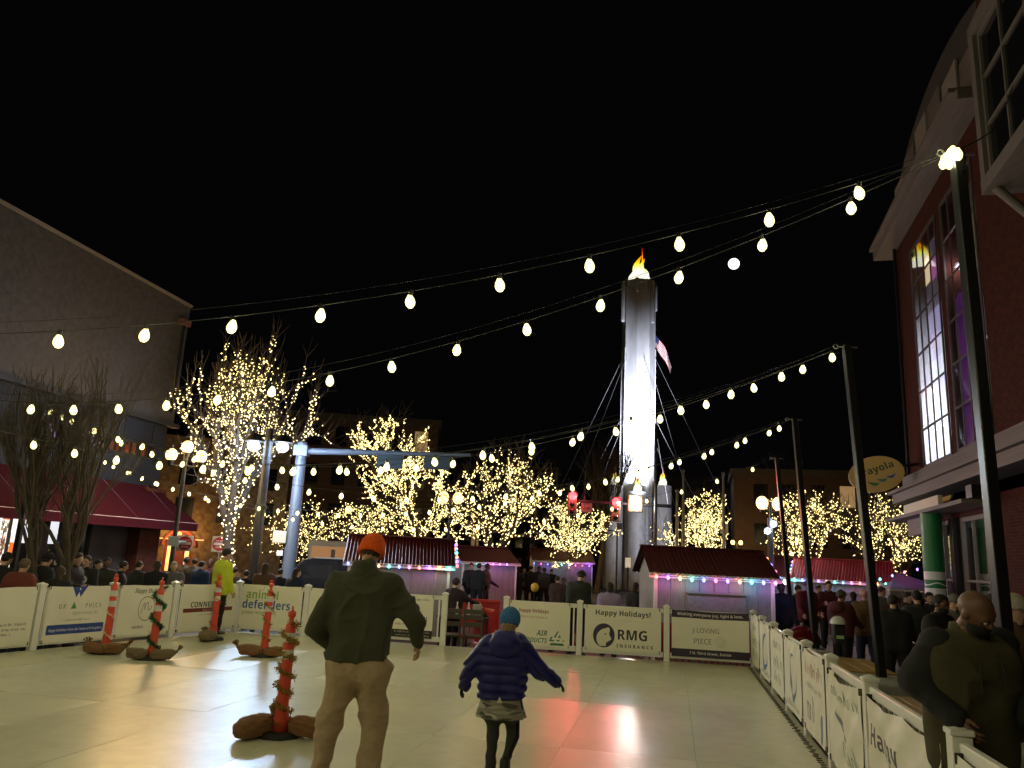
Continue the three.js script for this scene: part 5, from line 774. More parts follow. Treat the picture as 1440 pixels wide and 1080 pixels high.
// ---------- right side: concrete blocks, benches, meter, bin ----------
{
  const block = (x, z, label, w = 0.95, l = 1.0, top = 0.5) => { const g = groundY(z) + 0.12, o = thing('concrete_block', label, 'concrete block', [x, g, z], Math.atan2(-dirR.z, dirR.x) + Math.PI / 2, 'concrete ballast blocks'); part(o, 'body', new RoundedBoxGeometry(w, top - g, l, 3, 0.05).translate(0, (top - g) / 2, 0), M.concrete); for (const s of [-1, 1]) part(o, 'lifting_slot', rbox(0.16, 0.012, 0.06, s * 0.28, top - g + 0.003, 0.18, 0.004), M.rubber); };
  block(4.62, -9.75, 'concrete block holding the second pole', 0.95, 0.95, 0.48); block(3.85, -6.3, 'concrete block by the man in the olive hoodie', 0.85, 1.0, 0.5); block(5.5, -14.6, 'concrete block holding the third pole', 0.9, 0.9, 0.34); block(2.9, -0.6, 'concrete block behind the camera', 0.9, 0.9, 0.4); block(3.25, -4.35, 'near concrete block at the bottom right corner', 0.8, 0.9, 0.46);
  const yel = mat(0.6, 0.37, 0.06, 0.3, { map: grainTex }), yw = Math.atan2(-dirR.z, dirR.x);
  const bench = (x, z, L, w, label, top = 0.5) => { const g = groundY(z) + 0.12, o = thing('bench', label, 'bench', [x, g, z], yw, 'yellow topped benches by the fence'); for (let i = 0; i < 3; i++) part(o, 'plank', rbox(L, 0.045, w / 3 - 0.008, 0, top - g - 0.022, (i - 1) * w / 3, 0.008), yel); for (const s of [-1, 1]) for (const q of [-1, 1]) part(o, 'leg', box(0.05, top - g - 0.045, 0.05, s * (L / 2 - 0.12), (top - g - 0.045) / 2, q * (w / 2 - 0.08)), M.blackMetal); part(o, 'frame', [box(L - 0.05, 0.05, 0.04, 0, top - g - 0.07, w / 2 - 0.03), box(L - 0.05, 0.05, 0.04, 0, top - g - 0.07, -w / 2 + 0.03)], M.blackMetal); };
  bench(4.86, -10.95, 1.6, 0.6, 'far yellow topped bench before the second pole'); bench(4.03, -7.75, 1.15, 0.42, 'near yellow topped bench beside the sagging banner'); bench(3.62, -5.0, 0.8, 0.5, 'yellow bench behind the man in the olive hoodie', 0.45);
  { const z = -12.9, p = at(1178, 870, -z), g = groundY(z) + 0.12, o = thing('parking_meter', 'parking meter with a pale domed head on the right pavement', 'parking meter', [p.x, g, z]); part(o, 'post', cyl(0.035, 0.035, 0.86, 0, 0, 0, 10), M.darkMetal); part(o, 'housing', [rbox(0.19, 0.24, 0.13, 0, 0.98, 0, 0.03), rbox(0.15, 0.1, 0.11, 0, 0.83, 0, 0.03)], mat(0.03, 0.03, 0.032, 0.4)); part(o, 'dome', new THREE.SphereGeometry(0.125, 16, 8, 0, 6.3, 0, 1.57).translate(0, 1.1, 0), mat(0.6, 0.6, 0.58, 0.2)); part(o, 'label', box(0.12, 0.05, 0.004, 0, 0.9, 0.069), mat(0.45, 0.7, 0.3, 0.4)); }
  { const z = -14.9, p = at(1128, 880, -z), g = groundY(z) + 0.12, o = thing('waste_bin', 'glossy dark red domed bin behind the right fence', 'bin', [p.x, g, z]); part(o, 'barrel', cyl(0.27, 0.3, 0.62, 0, 0, 0, 24), mat(0.06, 0.01, 0.01, 0.3)); part(o, 'dome_lid', new THREE.SphereGeometry(0.33, 26, 12, 0, 6.3, 0, 1.57).scale(1, 0.95, 1).translate(0, 0.62, 0), mat(0.09, 0.006, 0.008, 0.15)); part(o, 'ring', new THREE.TorusGeometry(0.32, 0.02, 6, 26).rotateX(Math.PI / 2).translate(0, 0.63, 0), M.darkMetal); part(o, 'knob', ball(0.03, 0, 0.95, 0), M.galv); }
}
// ---------- red plastic barriers, table and chairs by the gate ----------
{
  const red = mat(0.42, 0.018, 0.02, 0.42), bar = (a, b, label, h = 1.06) => { const g = groundY((a.z + b.z) / 2), d = b.clone().sub(a), L = d.length(), o = thing('plastic_barrier', label, 'barrier', [(a.x + b.x) / 2, g, (a.z + b.z) / 2], Math.atan2(-d.z, d.x), 'red plastic barriers outside the rink'); part(o, 'top_bar', rbox(L - 0.04, 0.1, 0.07, 0, h - 0.05, 0, 0.03), red); part(o, 'bottom_bar', rbox(L - 0.04, 0.1, 0.07, 0, 0.2, 0, 0.03), red); part(o, 'panel', rbox(L - 0.06, h - 0.5, 0.03, 0, h - 0.1 - (h - 0.5) / 2, 0, 0.01), red); for (let i = 0; i < 9; i++) part(o, 'slat', rbox(0.035, h - 0.3, 0.05, -L / 2 + 0.07 + i * (L - 0.14) / 8, h / 2 + 0.08, 0, 0.01), red); for (const s of [-1, 1]) part(o, 'foot', rbox(0.1, 0.06, 0.5, s * (L / 2 - 0.25), 0.03, 0, 0.02), M.rubber); };
  bar(V(-1.0, 0, -19.0), V(0.0, 0, -18.9), 'red barrier left of the gate table'); bar(V(0.02, 0, -18.9), V(0.95, 0, -18.75), 'red barrier behind the blue hatted child'); bar(V(0.97, 0, -18.75), V(1.95, 0, -18.6), 'red barrier next to the dark hooded person');
  bar(V(2.5, 0, -15.1), V(3.6, 0, -15.0), 'red barrier directly behind the initials banner', 0.98); bar(V(3.65, 0, -15.0), V(4.7, 0, -14.95), 'red barrier directly behind the purple edged banner', 0.98); bar(V(-0.55, 0, -17.4), V(-0.1, 0, -16.5), 'short red barrier at the gate opening', 0.98);
  const dk = mat(0.1, 0.085, 0.06, 0.75, { map: grainTex });
  { const z = -17.0, g = groundY(z), o = thing('folding_table', 'dark table with bottles by the gate opening', 'table', [-0.78, g, z], 0.05), H = 0.78; part(o, 'top', rbox(1.15, 0.04, 0.6, 0, H, 0), dk); for (const x of [-0.5, 0.5]) for (const q of [-0.22, 0.22]) part(o, 'leg', cyl(0.02, 0.02, H - 0.02, x, 0, q, 8), M.darkMetal);
    [['bottle', -0.92, 'tall clear bottle on the gate table', [0.6, 0.5, 0.5]], ['bottle', -0.68, 'pale slim bottle on the gate table', [0.6, 0.55, 0.6]]].forEach(([n, x, label, c], i) => { const b = thing(n, label, 'bottle', [x, g + H + 0.02, z + 0.1]); part(b, 'body', new THREE.LatheGeometry([[0.001, 0], [0.035, 0], [0.035, 0.14], [0.014, 0.2], [0.014, 0.25], [0.001, 0.25]].map(([a, q]) => new THREE.Vector2(a, q)), 14), mat(...c, 0.2)); part(b, 'cap', cyl(0.016, 0.016, 0.025, 0, 0.25, 0, 10), M.whiteVinyl); });
    { const b = thing('bag', 'grey bag standing on the gate table', 'bag', [-0.5, g + H + 0.02, z]); const q = rbox(0.2, 0.24, 0.12, 0, 0.12, 0, 0.04); part(b, 'sack', q, mat(0.3, 0.31, 0.34, 0.8)); part(b, 'handle', new THREE.TorusGeometry(0.05, 0.008, 6, 14, Math.PI).translate(0, 0.235, 0), M.rope); }
    { const b = thing('knit_hat', 'dark hat lying at the right end of the gate table', 'hat', [-0.3, g + H + 0.02, z + 0.08]); part(b, 'crown', new THREE.SphereGeometry(0.1, 16, 8, 0, 6.3, 0, 1.57).scale(1, 0.8, 1), mat(0.01, 0.01, 0.014, 0.9)); part(b, 'brim', new THREE.TorusGeometry(0.1, 0.02, 6, 18).rotateX(Math.PI / 2).translate(0, 0.02, 0), mat(0.01, 0.01, 0.014, 0.9)); } }
  const chair = (x, z, yaw, label) => { const g = groundY(z), o = thing('wooden_chair', label, 'chair', [x, g, z], yaw, 'wooden chairs by the gate'); part(o, 'seat', rbox(0.42, 0.04, 0.42, 0, 0.45, 0), dk); for (const a of [-0.18, 0.18]) for (const q of [-0.18, 0.18]) part(o, 'leg', box(0.04, 0.44, 0.04, a, 0.22, q), dk); for (const a of [-0.18, 0.18]) part(o, 'back_post', box(0.04, 0.5, 0.035, a, 0.72, 0.19), dk); for (const y of [0.68, 0.82, 0.93]) part(o, 'back_slat', box(0.34, 0.09, 0.02, 0, y, 0.19), dk); };
  chair(-1.0, -16.4, 0.1, 'left wooden chair at the gate opening'); chair(-0.52, -16.35, -0.12, 'right wooden chair at the gate opening');
  { const z = -30, p = at(752, 826, 24), o = thing('balloon', 'small yellow balloon near the red barriers', 'balloon', [p.x, p.y, p.z]); part(o, 'skin', ball(0.12, 0, 0, 0, 1.15, 16), mat(0.6, 0.4, 0.04, 0.35)); part(o, 'string', rod(V(0, -0.14, 0), V(0.02, groundY(-24) - p.y, 0), 0.005), M.rope); }
}
// ---------- vehicles, tent, cabinet ----------
{
  const car = thing('parked_car', 'dark glossy estate car with its headlight on behind the crowd', 'car', [at(452, 815, 27).x, groundY(-27), -27], Math.PI + 0.25), paint = mat(0.012, 0.013, 0.016, 0.12, { metalness: 0.2 });
  const prof = new THREE.Shape(); [[-2.25, 0.35], [-2.3, 0.75], [-2.15, 1.0], [-2.05, 1.05], [-1.75, 1.62], [-1.5, 1.72], [0.35, 1.72], [0.6, 1.66], [1.15, 1.12], [2.1, 0.98], [2.3, 0.8], [2.32, 0.4], [2.2, 0.32], [-2.1, 0.32]].forEach(([x, y], i) => i ? prof.lineTo(x, y) : prof.moveTo(x, y)); prof.closePath();
  part(car, 'body', new THREE.ExtrudeGeometry(prof, { depth: 1.66, bevelEnabled: true, bevelSize: 0.07, bevelThickness: 0.07, bevelSegments: 3 }).translate(0, 0, -0.83), paint);
  for (const s of [-1, 1]) { const w = new THREE.Shape(); [[-1.68, 1.14], [-1.5, 1.58], [0.4, 1.58], [0.85, 1.14]].forEach(([x, y], i) => i ? w.lineTo(x, y) : w.moveTo(x, y)); const g = new THREE.ExtrudeGeometry(w, { depth: 0.01, bevelEnabled: false }); g.translate(0, 0, s * 0.905 - 0.005); part(car, 'side_window', g, M.darkGlass); part(car, 'door_handle', rbox(0.16, 0.03, 0.03, -0.2, 1.02, s * 0.91), M.galv); part(car, 'wing_mirror', rbox(0.1, 0.14, 0.18, 0.85, 1.2, s * 1.0, 0.04), paint); }
  part(car, 'windscreen', rod(V(0.66, 1.62, 0), V(1.12, 1.17, 0), 0.02, 0.02, 4).scale(1, 1, 34), M.darkGlass); part(car, 'roof_rail', [box(1.8, 0.03, 0.03, -0.6, 1.8, 0.7), box(1.8, 0.03, 0.03, -0.6, 1.8, -0.7)], M.galv);
  for (const x of [-1.45, 1.45]) for (const s of [-1, 1]) { const g = new THREE.Group(); g.name = 'wheel'; car.add(g); g.position.set(x, 0.34, s * 0.8); part(g, 'tyre', new THREE.TorusGeometry(0.25, 0.09, 8, 22), M.rubber); part(g, 'rim', new THREE.CylinderGeometry(0.22, 0.22, 0.12, 18).rotateX(Math.PI / 2), M.galv); }
  for (const s of [-1, 1]) { part(car, 'headlight', rbox(0.08, 0.16, 0.36, 2.33, 0.82, s * 0.6, 0.03), glow(1.6, 1.7, 1.8)); part(car, 'tail_light', rbox(0.06, 0.3, 0.16, -2.3, 0.95, s * 0.74, 0.02), glow(0.7, 0.02, 0.02)); lamp(car, 2.45, 0.82, s * 0.6, C(0.95, 0.97, 1), 2.5, 3); }
  const tr = thing('box_truck', 'box truck with an orange lit picture panel left of the orange hat', 'truck', [at(470, 790, 33).x, groundY(-33), -34.3], 0.05), g0 = groundY(-33);
  part(tr, 'box', rbox(3.2, 2.2, 2.0, 0.35, 1.4, 0, 0.05), mat(0.3, 0.26, 0.2, 0.6)); part(tr, 'cab', rbox(1.1, 1.5, 1.8, 2.6, 1.05, 0, 0.12), mat(0.25, 0.2, 0.15, 0.5));
  const pt = canvasTex(256, 192, (g) => { g.fillStyle = '#c98a4e'; g.fillRect(0, 0, 256, 192); g.fillStyle = '#b06f38'; for (let i = 0; i < 12; i++) g.fillRect(0, 100 + i * 9, 256, 3); g.fillStyle = '#2a1d14'; g.fillRect(124, 40, 26, 80); g.beginPath(); g.arc(136, 32, 14, 0, 7); g.fill(); g.fillRect(40, 128, 180, 14); g.fillRect(70, 152, 90, 8); });
  part(tr, 'picture_panel_sign', box(1.7, 1.05, 0.02, -0.25, 1.72, 1.02), new THREE.MeshStandardMaterial({ color: 0x222222, emissive: 0xffffff, emissiveMap: pt, emissiveIntensity: 0.55, roughness: 0.5 })); part(tr, 'bright_panel_sign', box(0.55, 0.8, 0.02, 1.05, 1.75, 1.02), glow(1.2, 0.8, 0.45));
  for (const x of [-1.0, 2.4]) for (const s of [-1, 1]) { const g = new THREE.Group(); g.name = 'wheel'; tr.add(g); g.position.set(x, 0.4, s * 0.8); part(g, 'tyre', new THREE.TorusGeometry(0.3, 0.11, 8, 20), M.rubber); part(g, 'rim', new THREE.CylinderGeometry(0.26, 0.26, 0.14, 16).rotateX(Math.PI / 2), M.galv); }
  // canopy tent by the brick building
  const q = at(1262, 832, 25), tn = thing('canopy_tent', 'grey canopy tent left of the green and white column', 'tent', [q.x, groundY(-25) + 0.1, q.z], 0.2), H = 1.6, tm = mat(0.32, 0.3, 0.28, 0.8, { side: THREE.DoubleSide, map: grainTex });
  const cone = new THREE.ConeGeometry(1.65, 0.5, 4, 1, true); cone.rotateY(Math.PI / 4); cone.translate(0, H + 0.3, 0); part(tn, 'canopy', cone.toNonIndexed(), tm); tn.children[0].geometry.computeVertexNormals(); part(tn, 'valance', [box(2.33, 0.2, 0.01, 0, H - 0.1, 1.165), box(2.33, 0.2, 0.01, 0, H - 0.1, -1.165), box(0.01, 0.2, 2.33, 1.165, H - 0.1, 0), box(0.01, 0.2, 2.33, -1.165, H - 0.1, 0)], tm); for (const x of [-1.13, 1.13]) for (const z of [-1.13, 1.13]) part(tn, 'leg', box(0.04, H, 0.04, x, H / 2, z), M.galv);
  const tl = thing('tent_lamp', 'warm lamp glowing under the canopy tent', 'lamp', [q.x + 0.1, groundY(-25) + 1.6, q.z + 0.3]); part(tl, 'bulb', ball(0.07), glow(3, 2, 1)); part(tl, 'cord', rod(V(0, 0.05, 0), V(0, 0.55, 0), 0.006), M.rope); lamp(tl, 0, 0, 0, C(1, 0.75, 0.45), 2.5, 3);
  colourString('coloured bulbs from the tent to the brick building', [V(q.x - 1.2, groundY(-25) + 1.98, q.z + 1.0), V(q.x, groundY(-25) + 2.3, q.z + 0.6), V(q.x + 1.6, groundY(-25) + 2.65, q.z + 0.2)], 6, 3, 0.2);
  // light box cabinet in the planted bed below the candle
  const lb = at(883, 797, 40), ls = thing('notice_board', 'small lit cream notice board below the candle', 'sign', [lb.x, groundY(-40), lb.z]); part(ls, 'post', cyl(0.05, 0.05, lb.y - groundY(-40), 0, 0, 0, 8), M.darkMetal); part(ls, 'sign_panel', rbox(0.28, 0.5, 0.08, 0, lb.y - groundY(-40) + 0.2, 0, 0.02), glow(0.42, 0.34, 0.22));
}
// ---------- people: bodies and clothes meshed from distance fields ----------
function capD(p, c) { // tapered capsule [ax,ay,az,bx,by,bz,ra,rb]
  const bx = c[3] - c[0], by = c[4] - c[1], bz = c[5] - c[2], px = p[0] - c[0], py = p[1] - c[1], pz = p[2] - c[2], t = Math.max(0, Math.min(1, (px * bx + py * by + pz * bz) / (bx * bx + by * by + bz * bz + 1e-9)));
  return Math.hypot(px - bx * t, py - by * t, pz - bz * t) - (c[6] + (c[7] - c[6]) * t);
}
function ellD(p, e) { const x = (p[0] - e[0]), y = (p[1] - e[1]), z = (p[2] - e[2]), k0 = Math.hypot(x / e[3], y / e[4], z / e[5]), k1 = Math.hypot(x / e[3] ** 2, y / e[4] ** 2, z / e[5] ** 2); return k1 < 1e-6 ? -Math.min(e[3], e[4], e[5]) : k0 * (k0 - 1) / k1; }
const smin = (a, b, k) => { const h = Math.max(k - Math.abs(a - b), 0) / k; return Math.min(a, b) - h * h * k * 0.25; };
function field(caps, ells, k) { return (p) => { let d = 1e3; for (const c of caps) d = smin(d, capD(p, c), k); for (const e of ells) d = smin(d, ellD(p, e), k); return d; }; }
function bounds(caps, ells, pad) { const lo = [1e3, 1e3, 1e3], hi = [-1e3, -1e3, -1e3]; for (const c of caps) for (let i = 0; i < 3; i++) { lo[i] = Math.min(lo[i], c[i] - c[6], c[i + 3] - c[7]); hi[i] = Math.max(hi[i], c[i] + c[6], c[i + 3] + c[7]); } for (const e of ells) for (let i = 0; i < 3; i++) { lo[i] = Math.min(lo[i], e[i] - e[i + 3]); hi[i] = Math.max(hi[i], e[i] + e[i + 3]); } return [lo.map((v) => v - pad), hi.map((v) => v + pad)]; }
function nets(f, [lo, hi], cell) { // naive surface nets
  const n = [0, 1, 2].map((i) => Math.ceil((hi[i] - lo[i]) / cell) + 2), [nx, ny, nz] = n, val = new Float32Array(nx * ny * nz), p = [0, 0, 0];
  for (let z = 0, q = 0; z < nz; z++) for (let y = 0; y < ny; y++) for (let x = 0; x < nx; x++, q++) { p[0] = lo[0] + x * cell; p[1] = lo[1] + y * cell; p[2] = lo[2] + z * cell; val[q] = x && y && z && x < nx - 1 && y < ny - 1 && z < nz - 1 ? f(p) : 1; }
  const vid = new Int32Array(nx * ny * nz).fill(-1), pos = [], idx = [], I = (x, y, z) => (z * ny + y) * nx + x;
  for (let z = 0; z < nz - 1; z++) for (let y = 0; y < ny - 1; y++) for (let x = 0; x < nx - 1; x++) {
    let m = 0; const v = []; for (let k = 0; k < 8; k++) { const d = val[I(x + (k & 1), y + ((k >> 1) & 1), z + (k >> 2))]; v.push(d); if (d < 0) m |= 1 << k; } if (m === 0 || m === 255) continue;
    let sx = 0, sy = 0, sz = 0, c = 0; for (let a = 0; a < 8; a++) for (const bit of [1, 2, 4]) { const b = a | bit; if (b === a) continue; if ((v[a] < 0) !== (v[b] < 0)) { const t = v[a] / (v[a] - v[b]); sx += (a & 1) + (bit === 1 ? t : 0); sy += ((a >> 1) & 1) + (bit === 2 ? t : 0); sz += (a >> 2) + (bit === 4 ? t : 0); c++; } }
    vid[I(x, y, z)] = pos.length / 3; pos.push(lo[0] + (x + sx / c) * cell, lo[1] + (y + sy / c) * cell, lo[2] + (z + sz / c) * cell);
  }
  for (let z = 1; z < nz - 1; z++) for (let y = 1; y < ny - 1; y++) for (let x = 1; x < nx - 1; x++) {
    const a = val[I(x, y, z)] < 0;
    const quad = (q0, q1, q2, q3, flip) => { if (q0 < 0 || q1 < 0 || q2 < 0 || q3 < 0) return; if (flip) idx.push(q0, q2, q1, q0, q3, q2); else idx.push(q0, q1, q2, q0, q2, q3); };
    if (a !== val[I(x + 1, y, z)] < 0) quad(vid[I(x, y - 1, z - 1)], vid[I(x, y, z - 1)], vid[I(x, y, z)], vid[I(x, y - 1, z)], !a);
    if (a !== val[I(x, y + 1, z)] < 0) quad(vid[I(x - 1, y, z - 1)], vid[I(x - 1, y, z)], vid[I(x, y, z)], vid[I(x, y, z - 1)], !a);
    if (a !== val[I(x, y, z + 1)] < 0) quad(vid[I(x - 1, y - 1, z)], vid[I(x, y - 1, z)], vid[I(x, y, z)], vid[I(x - 1, y, z)], !a);
  }
  const g = new THREE.BufferGeometry(); g.setAttribute('position', new THREE.Float32BufferAttribute(pos, 3)); g.setIndex(idx); g.computeVertexNormals();
  const uv = new Float32Array(pos.length / 3 * 2); for (let i = 0; i < pos.length / 3; i++) { uv[i * 2] = (pos[i * 3] + pos[i * 3 + 2]) * 2; uv[i * 2 + 1] = pos[i * 3 + 1] * 2; } g.setAttribute('uv', new THREE.BufferAttribute(uv, 2)); return g;
}
// head, one unit from chin to crown, face towards +z
function headTemplate(cell) {
  const ells = [[0, 0.62, -0.05, 0.335, 0.385, 0.42], [0, 0.34, 0.06, 0.25, 0.3, 0.3], [0, 0.5, 0.18, 0.24, 0.26, 0.2]], caps = [[-0.05, 0.07, 0.24, 0.05, 0.07, 0.24, 0.085, 0.085], [0, 0.57, 0.36, 0, 0.41, 0.44, 0.035, 0.062], [-0.045, 0.4, 0.39, 0.045, 0.4, 0.39, 0.045, 0.045], [-0.16, 0.6, 0.31, 0.16, 0.6, 0.31, 0.06, 0.06], [0, 0.2, -0.08, 0, -0.28, -0.14, 0.2, 0.21]];
  const base = field(caps, ells, 0.09), ears = field([], [[0.335, 0.48, -0.06, 0.05, 0.13, 0.085], [-0.335, 0.48, -0.06, 0.05, 0.13, 0.085]], 0.03), lips = field([[-0.085, 0.235, 0.345, 0.085, 0.235, 0.345, 0.028, 0.028], [-0.06, 0.19, 0.34, 0.06, 0.19, 0.34, 0.032, 0.032]], [], 0.02);
  const f = (p) => { let d = smin(smin(base(p), ears(p), 0.05), lips(p), 0.03); for (const s of [-1, 1]) { const q = ellD(p, [s * 0.135, 0.515, 0.42, 0.085, 0.05, 0.09]); const k = 0.05, h = Math.max(k - Math.abs(-q - d), 0) / k; d = Math.max(d, -q) + h * h * k * 0.25; } return d; };
  return nets(f, [[-0.45, -0.35, -0.55], [0.45, 1.08, 0.6]], cell);
}
// relaxed right-or-left hand: wrist at the origin, fingers towards -y, palm facing +z, thumb at +x; one unit long
function handTemplate(cell, curl) {
  const caps = [[-0.13, -0.1, 0, -0.16, -0.42, 0, 0.1, 0.085], [0.0, -0.08, 0, 0.0, -0.44, 0, 0.11, 0.09], [0.13, -0.1, 0, 0.15, -0.42, 0, 0.1, 0.085], [0, 0.15, 0, 0, -0.1, 0, 0.13, 0.13]];
  const fingers = [[0.165, 0.4], [0.055, 0.46], [-0.055, 0.43], [-0.165, 0.34]], list = [field(caps, [], 0.1)];
  for (const [x, L] of fingers) { let y = -0.42, z = 0, a = curl * 0.5; const seg = []; for (const k of [0.45, 0.32, 0.23]) { const ny = y - Math.cos(a) * L * k, nz = z + Math.sin(a) * L * k; seg.push([x * (1 + (y + 0.42) * -0.1), y, z, x * 1.04, ny, nz, 0.058, 0.05]); y = ny; z = nz; a += curl * 0.75; } list.push(field(seg, [], 0.02)); }
  list.push(field([[0.12, -0.14, 0.02, 0.27, -0.3, 0.08, 0.075, 0.062], [0.27, -0.3, 0.08, 0.29, -0.45, 0.13, 0.06, 0.052], [0.29, -0.45, 0.13, 0.27, -0.55, 0.17, 0.05, 0.042]], [], 0.03));
  return nets((p) => { let d = list[0](p); for (let i = 1; i < list.length; i++) d = smin(d, list[i](p), 0.035); return d; }, [[-0.4, -1.02, -0.25], [0.45, 0.3, 0.6]], cell);
}
const HEAD = { fine: headTemplate(0.028), crowd: headTemplate(0.052) }, HAND = { fine: handTemplate(0.026, 0.55), crowd: handTemplate(0.052, 0.5) };
function skeleton(h, q = {}) { // joints of a standing figure facing +z, overridden by q
  const lean = q.lean ?? 0, rot = (v) => { const p = V(v[0], v[1] - 0.53, v[2]); p.applyAxisAngle(V(1, 0, 0), lean); return [p.x * h, (p.y + 0.53) * h, p.z * h]; };
  const arm = (s, [sw, ab, el, ab2 = ab]) => { const sh = rot([s * 0.107, 0.808, 0]), d = (a, b) => [s * Math.sin(b), -Math.cos(b) * Math.cos(a), Math.cos(b) * Math.sin(a)], u = d(sw + lean * -1, ab), f = d(sw - lean + el, ab2), e = sh.map((v, i) => v + u[i] * 0.172 * h), w = e.map((v, i) => v + f[i] * 0.15 * h); return [sh, e, w]; };
  const leg = (s, [sw, ab, kn]) => { const hp = [s * 0.052 * h, 0.52 * h, 0], d = (a, b) => [s * Math.sin(b), -Math.cos(b) * Math.cos(a), Math.cos(b) * Math.sin(a)], u = d(sw, ab), f = d(sw - kn, ab), k = hp.map((v, i) => v + u[i] * 0.245 * h), a = k.map((v, i) => v + f[i] * 0.235 * h); return [hp, k, a]; };
  const [shL, elL, wrL] = arm(1, q.armL ?? [0.1, 0.12, 0.25]), [shR, elR, wrR] = arm(-1, q.armR ?? [0.1, 0.12, 0.25]), [hipL, knL, anL] = leg(1, q.legL ?? [0.05, 0.06, 0.08]), [hipR, knR, anR] = leg(-1, q.legR ?? [-0.03, 0.06, 0.05]);
  const J = { pelvis: [0, 0.53 * h, 0], waist: rot([0, 0.62, 0]), chest: rot([0, 0.74, 0]), neck: rot([0, 0.84, -0.008]), head: rot([0, 0.868, 0.012]), shL, elL, wrL, shR, elR, wrR, hipL, knL, anL, hipR, knR, anR };
  const low = Math.min(anL[1], anR[1]) - 0.045 * h; for (const k of Object.keys(J)) J[k][1] -= low; return Object.assign(J, q.joints ?? {});
}
const cap = (a, b, ra, rb) => [...a, ...b, ra, rb], off = (p, x, y = 0, z = 0) => [p[0] + x, p[1] + y, p[2] + z];
function orient(geo, origin, down, front, scale, mirror) { // puts a template with -y along `down` and +z towards `front`
  const y = V(...down).normalize().negate(), z = V(...front).addScaledVector(y, -V(...front).dot(y)).normalize(), x = y.clone().cross(z), g = geo.clone(); if (mirror) { g.scale(-1, 1, 1); const ix = g.index.array; for (let i = 0; i < ix.length; i += 3) { const t = ix[i]; ix[i] = ix[i + 1]; ix[i + 1] = t; } }
  g.applyMatrix4(new THREE.Matrix4().makeBasis(x, y, z).scale(V(scale, scale, scale)).setPosition(...origin)); return g;
}
const skins = [mat(0.42, 0.24, 0.16, 0.55), mat(0.5, 0.31, 0.22, 0.55), mat(0.13, 0.062, 0.04, 0.5)], clothCache = new Map();
const weave = dataTex(128, (x, y) => 0.78 + 0.3 * (hash2(x * 128 | 0, y * 128 | 0, 5) - 0.5) + 0.25 * (fbm(x * 6, y * 6, 6, 3, 6) - 0.45), { repeat: [3, 3] });
function cloth(r, g, b, rough = 0.9) { const k = [r, g, b, rough].join(); if (!clothCache.has(k)) clothCache.set(k, mat(r, g, b, rough, { map: weave, bumpMap: weave, bumpScale: 0.003 })); return clothCache.get(k); }
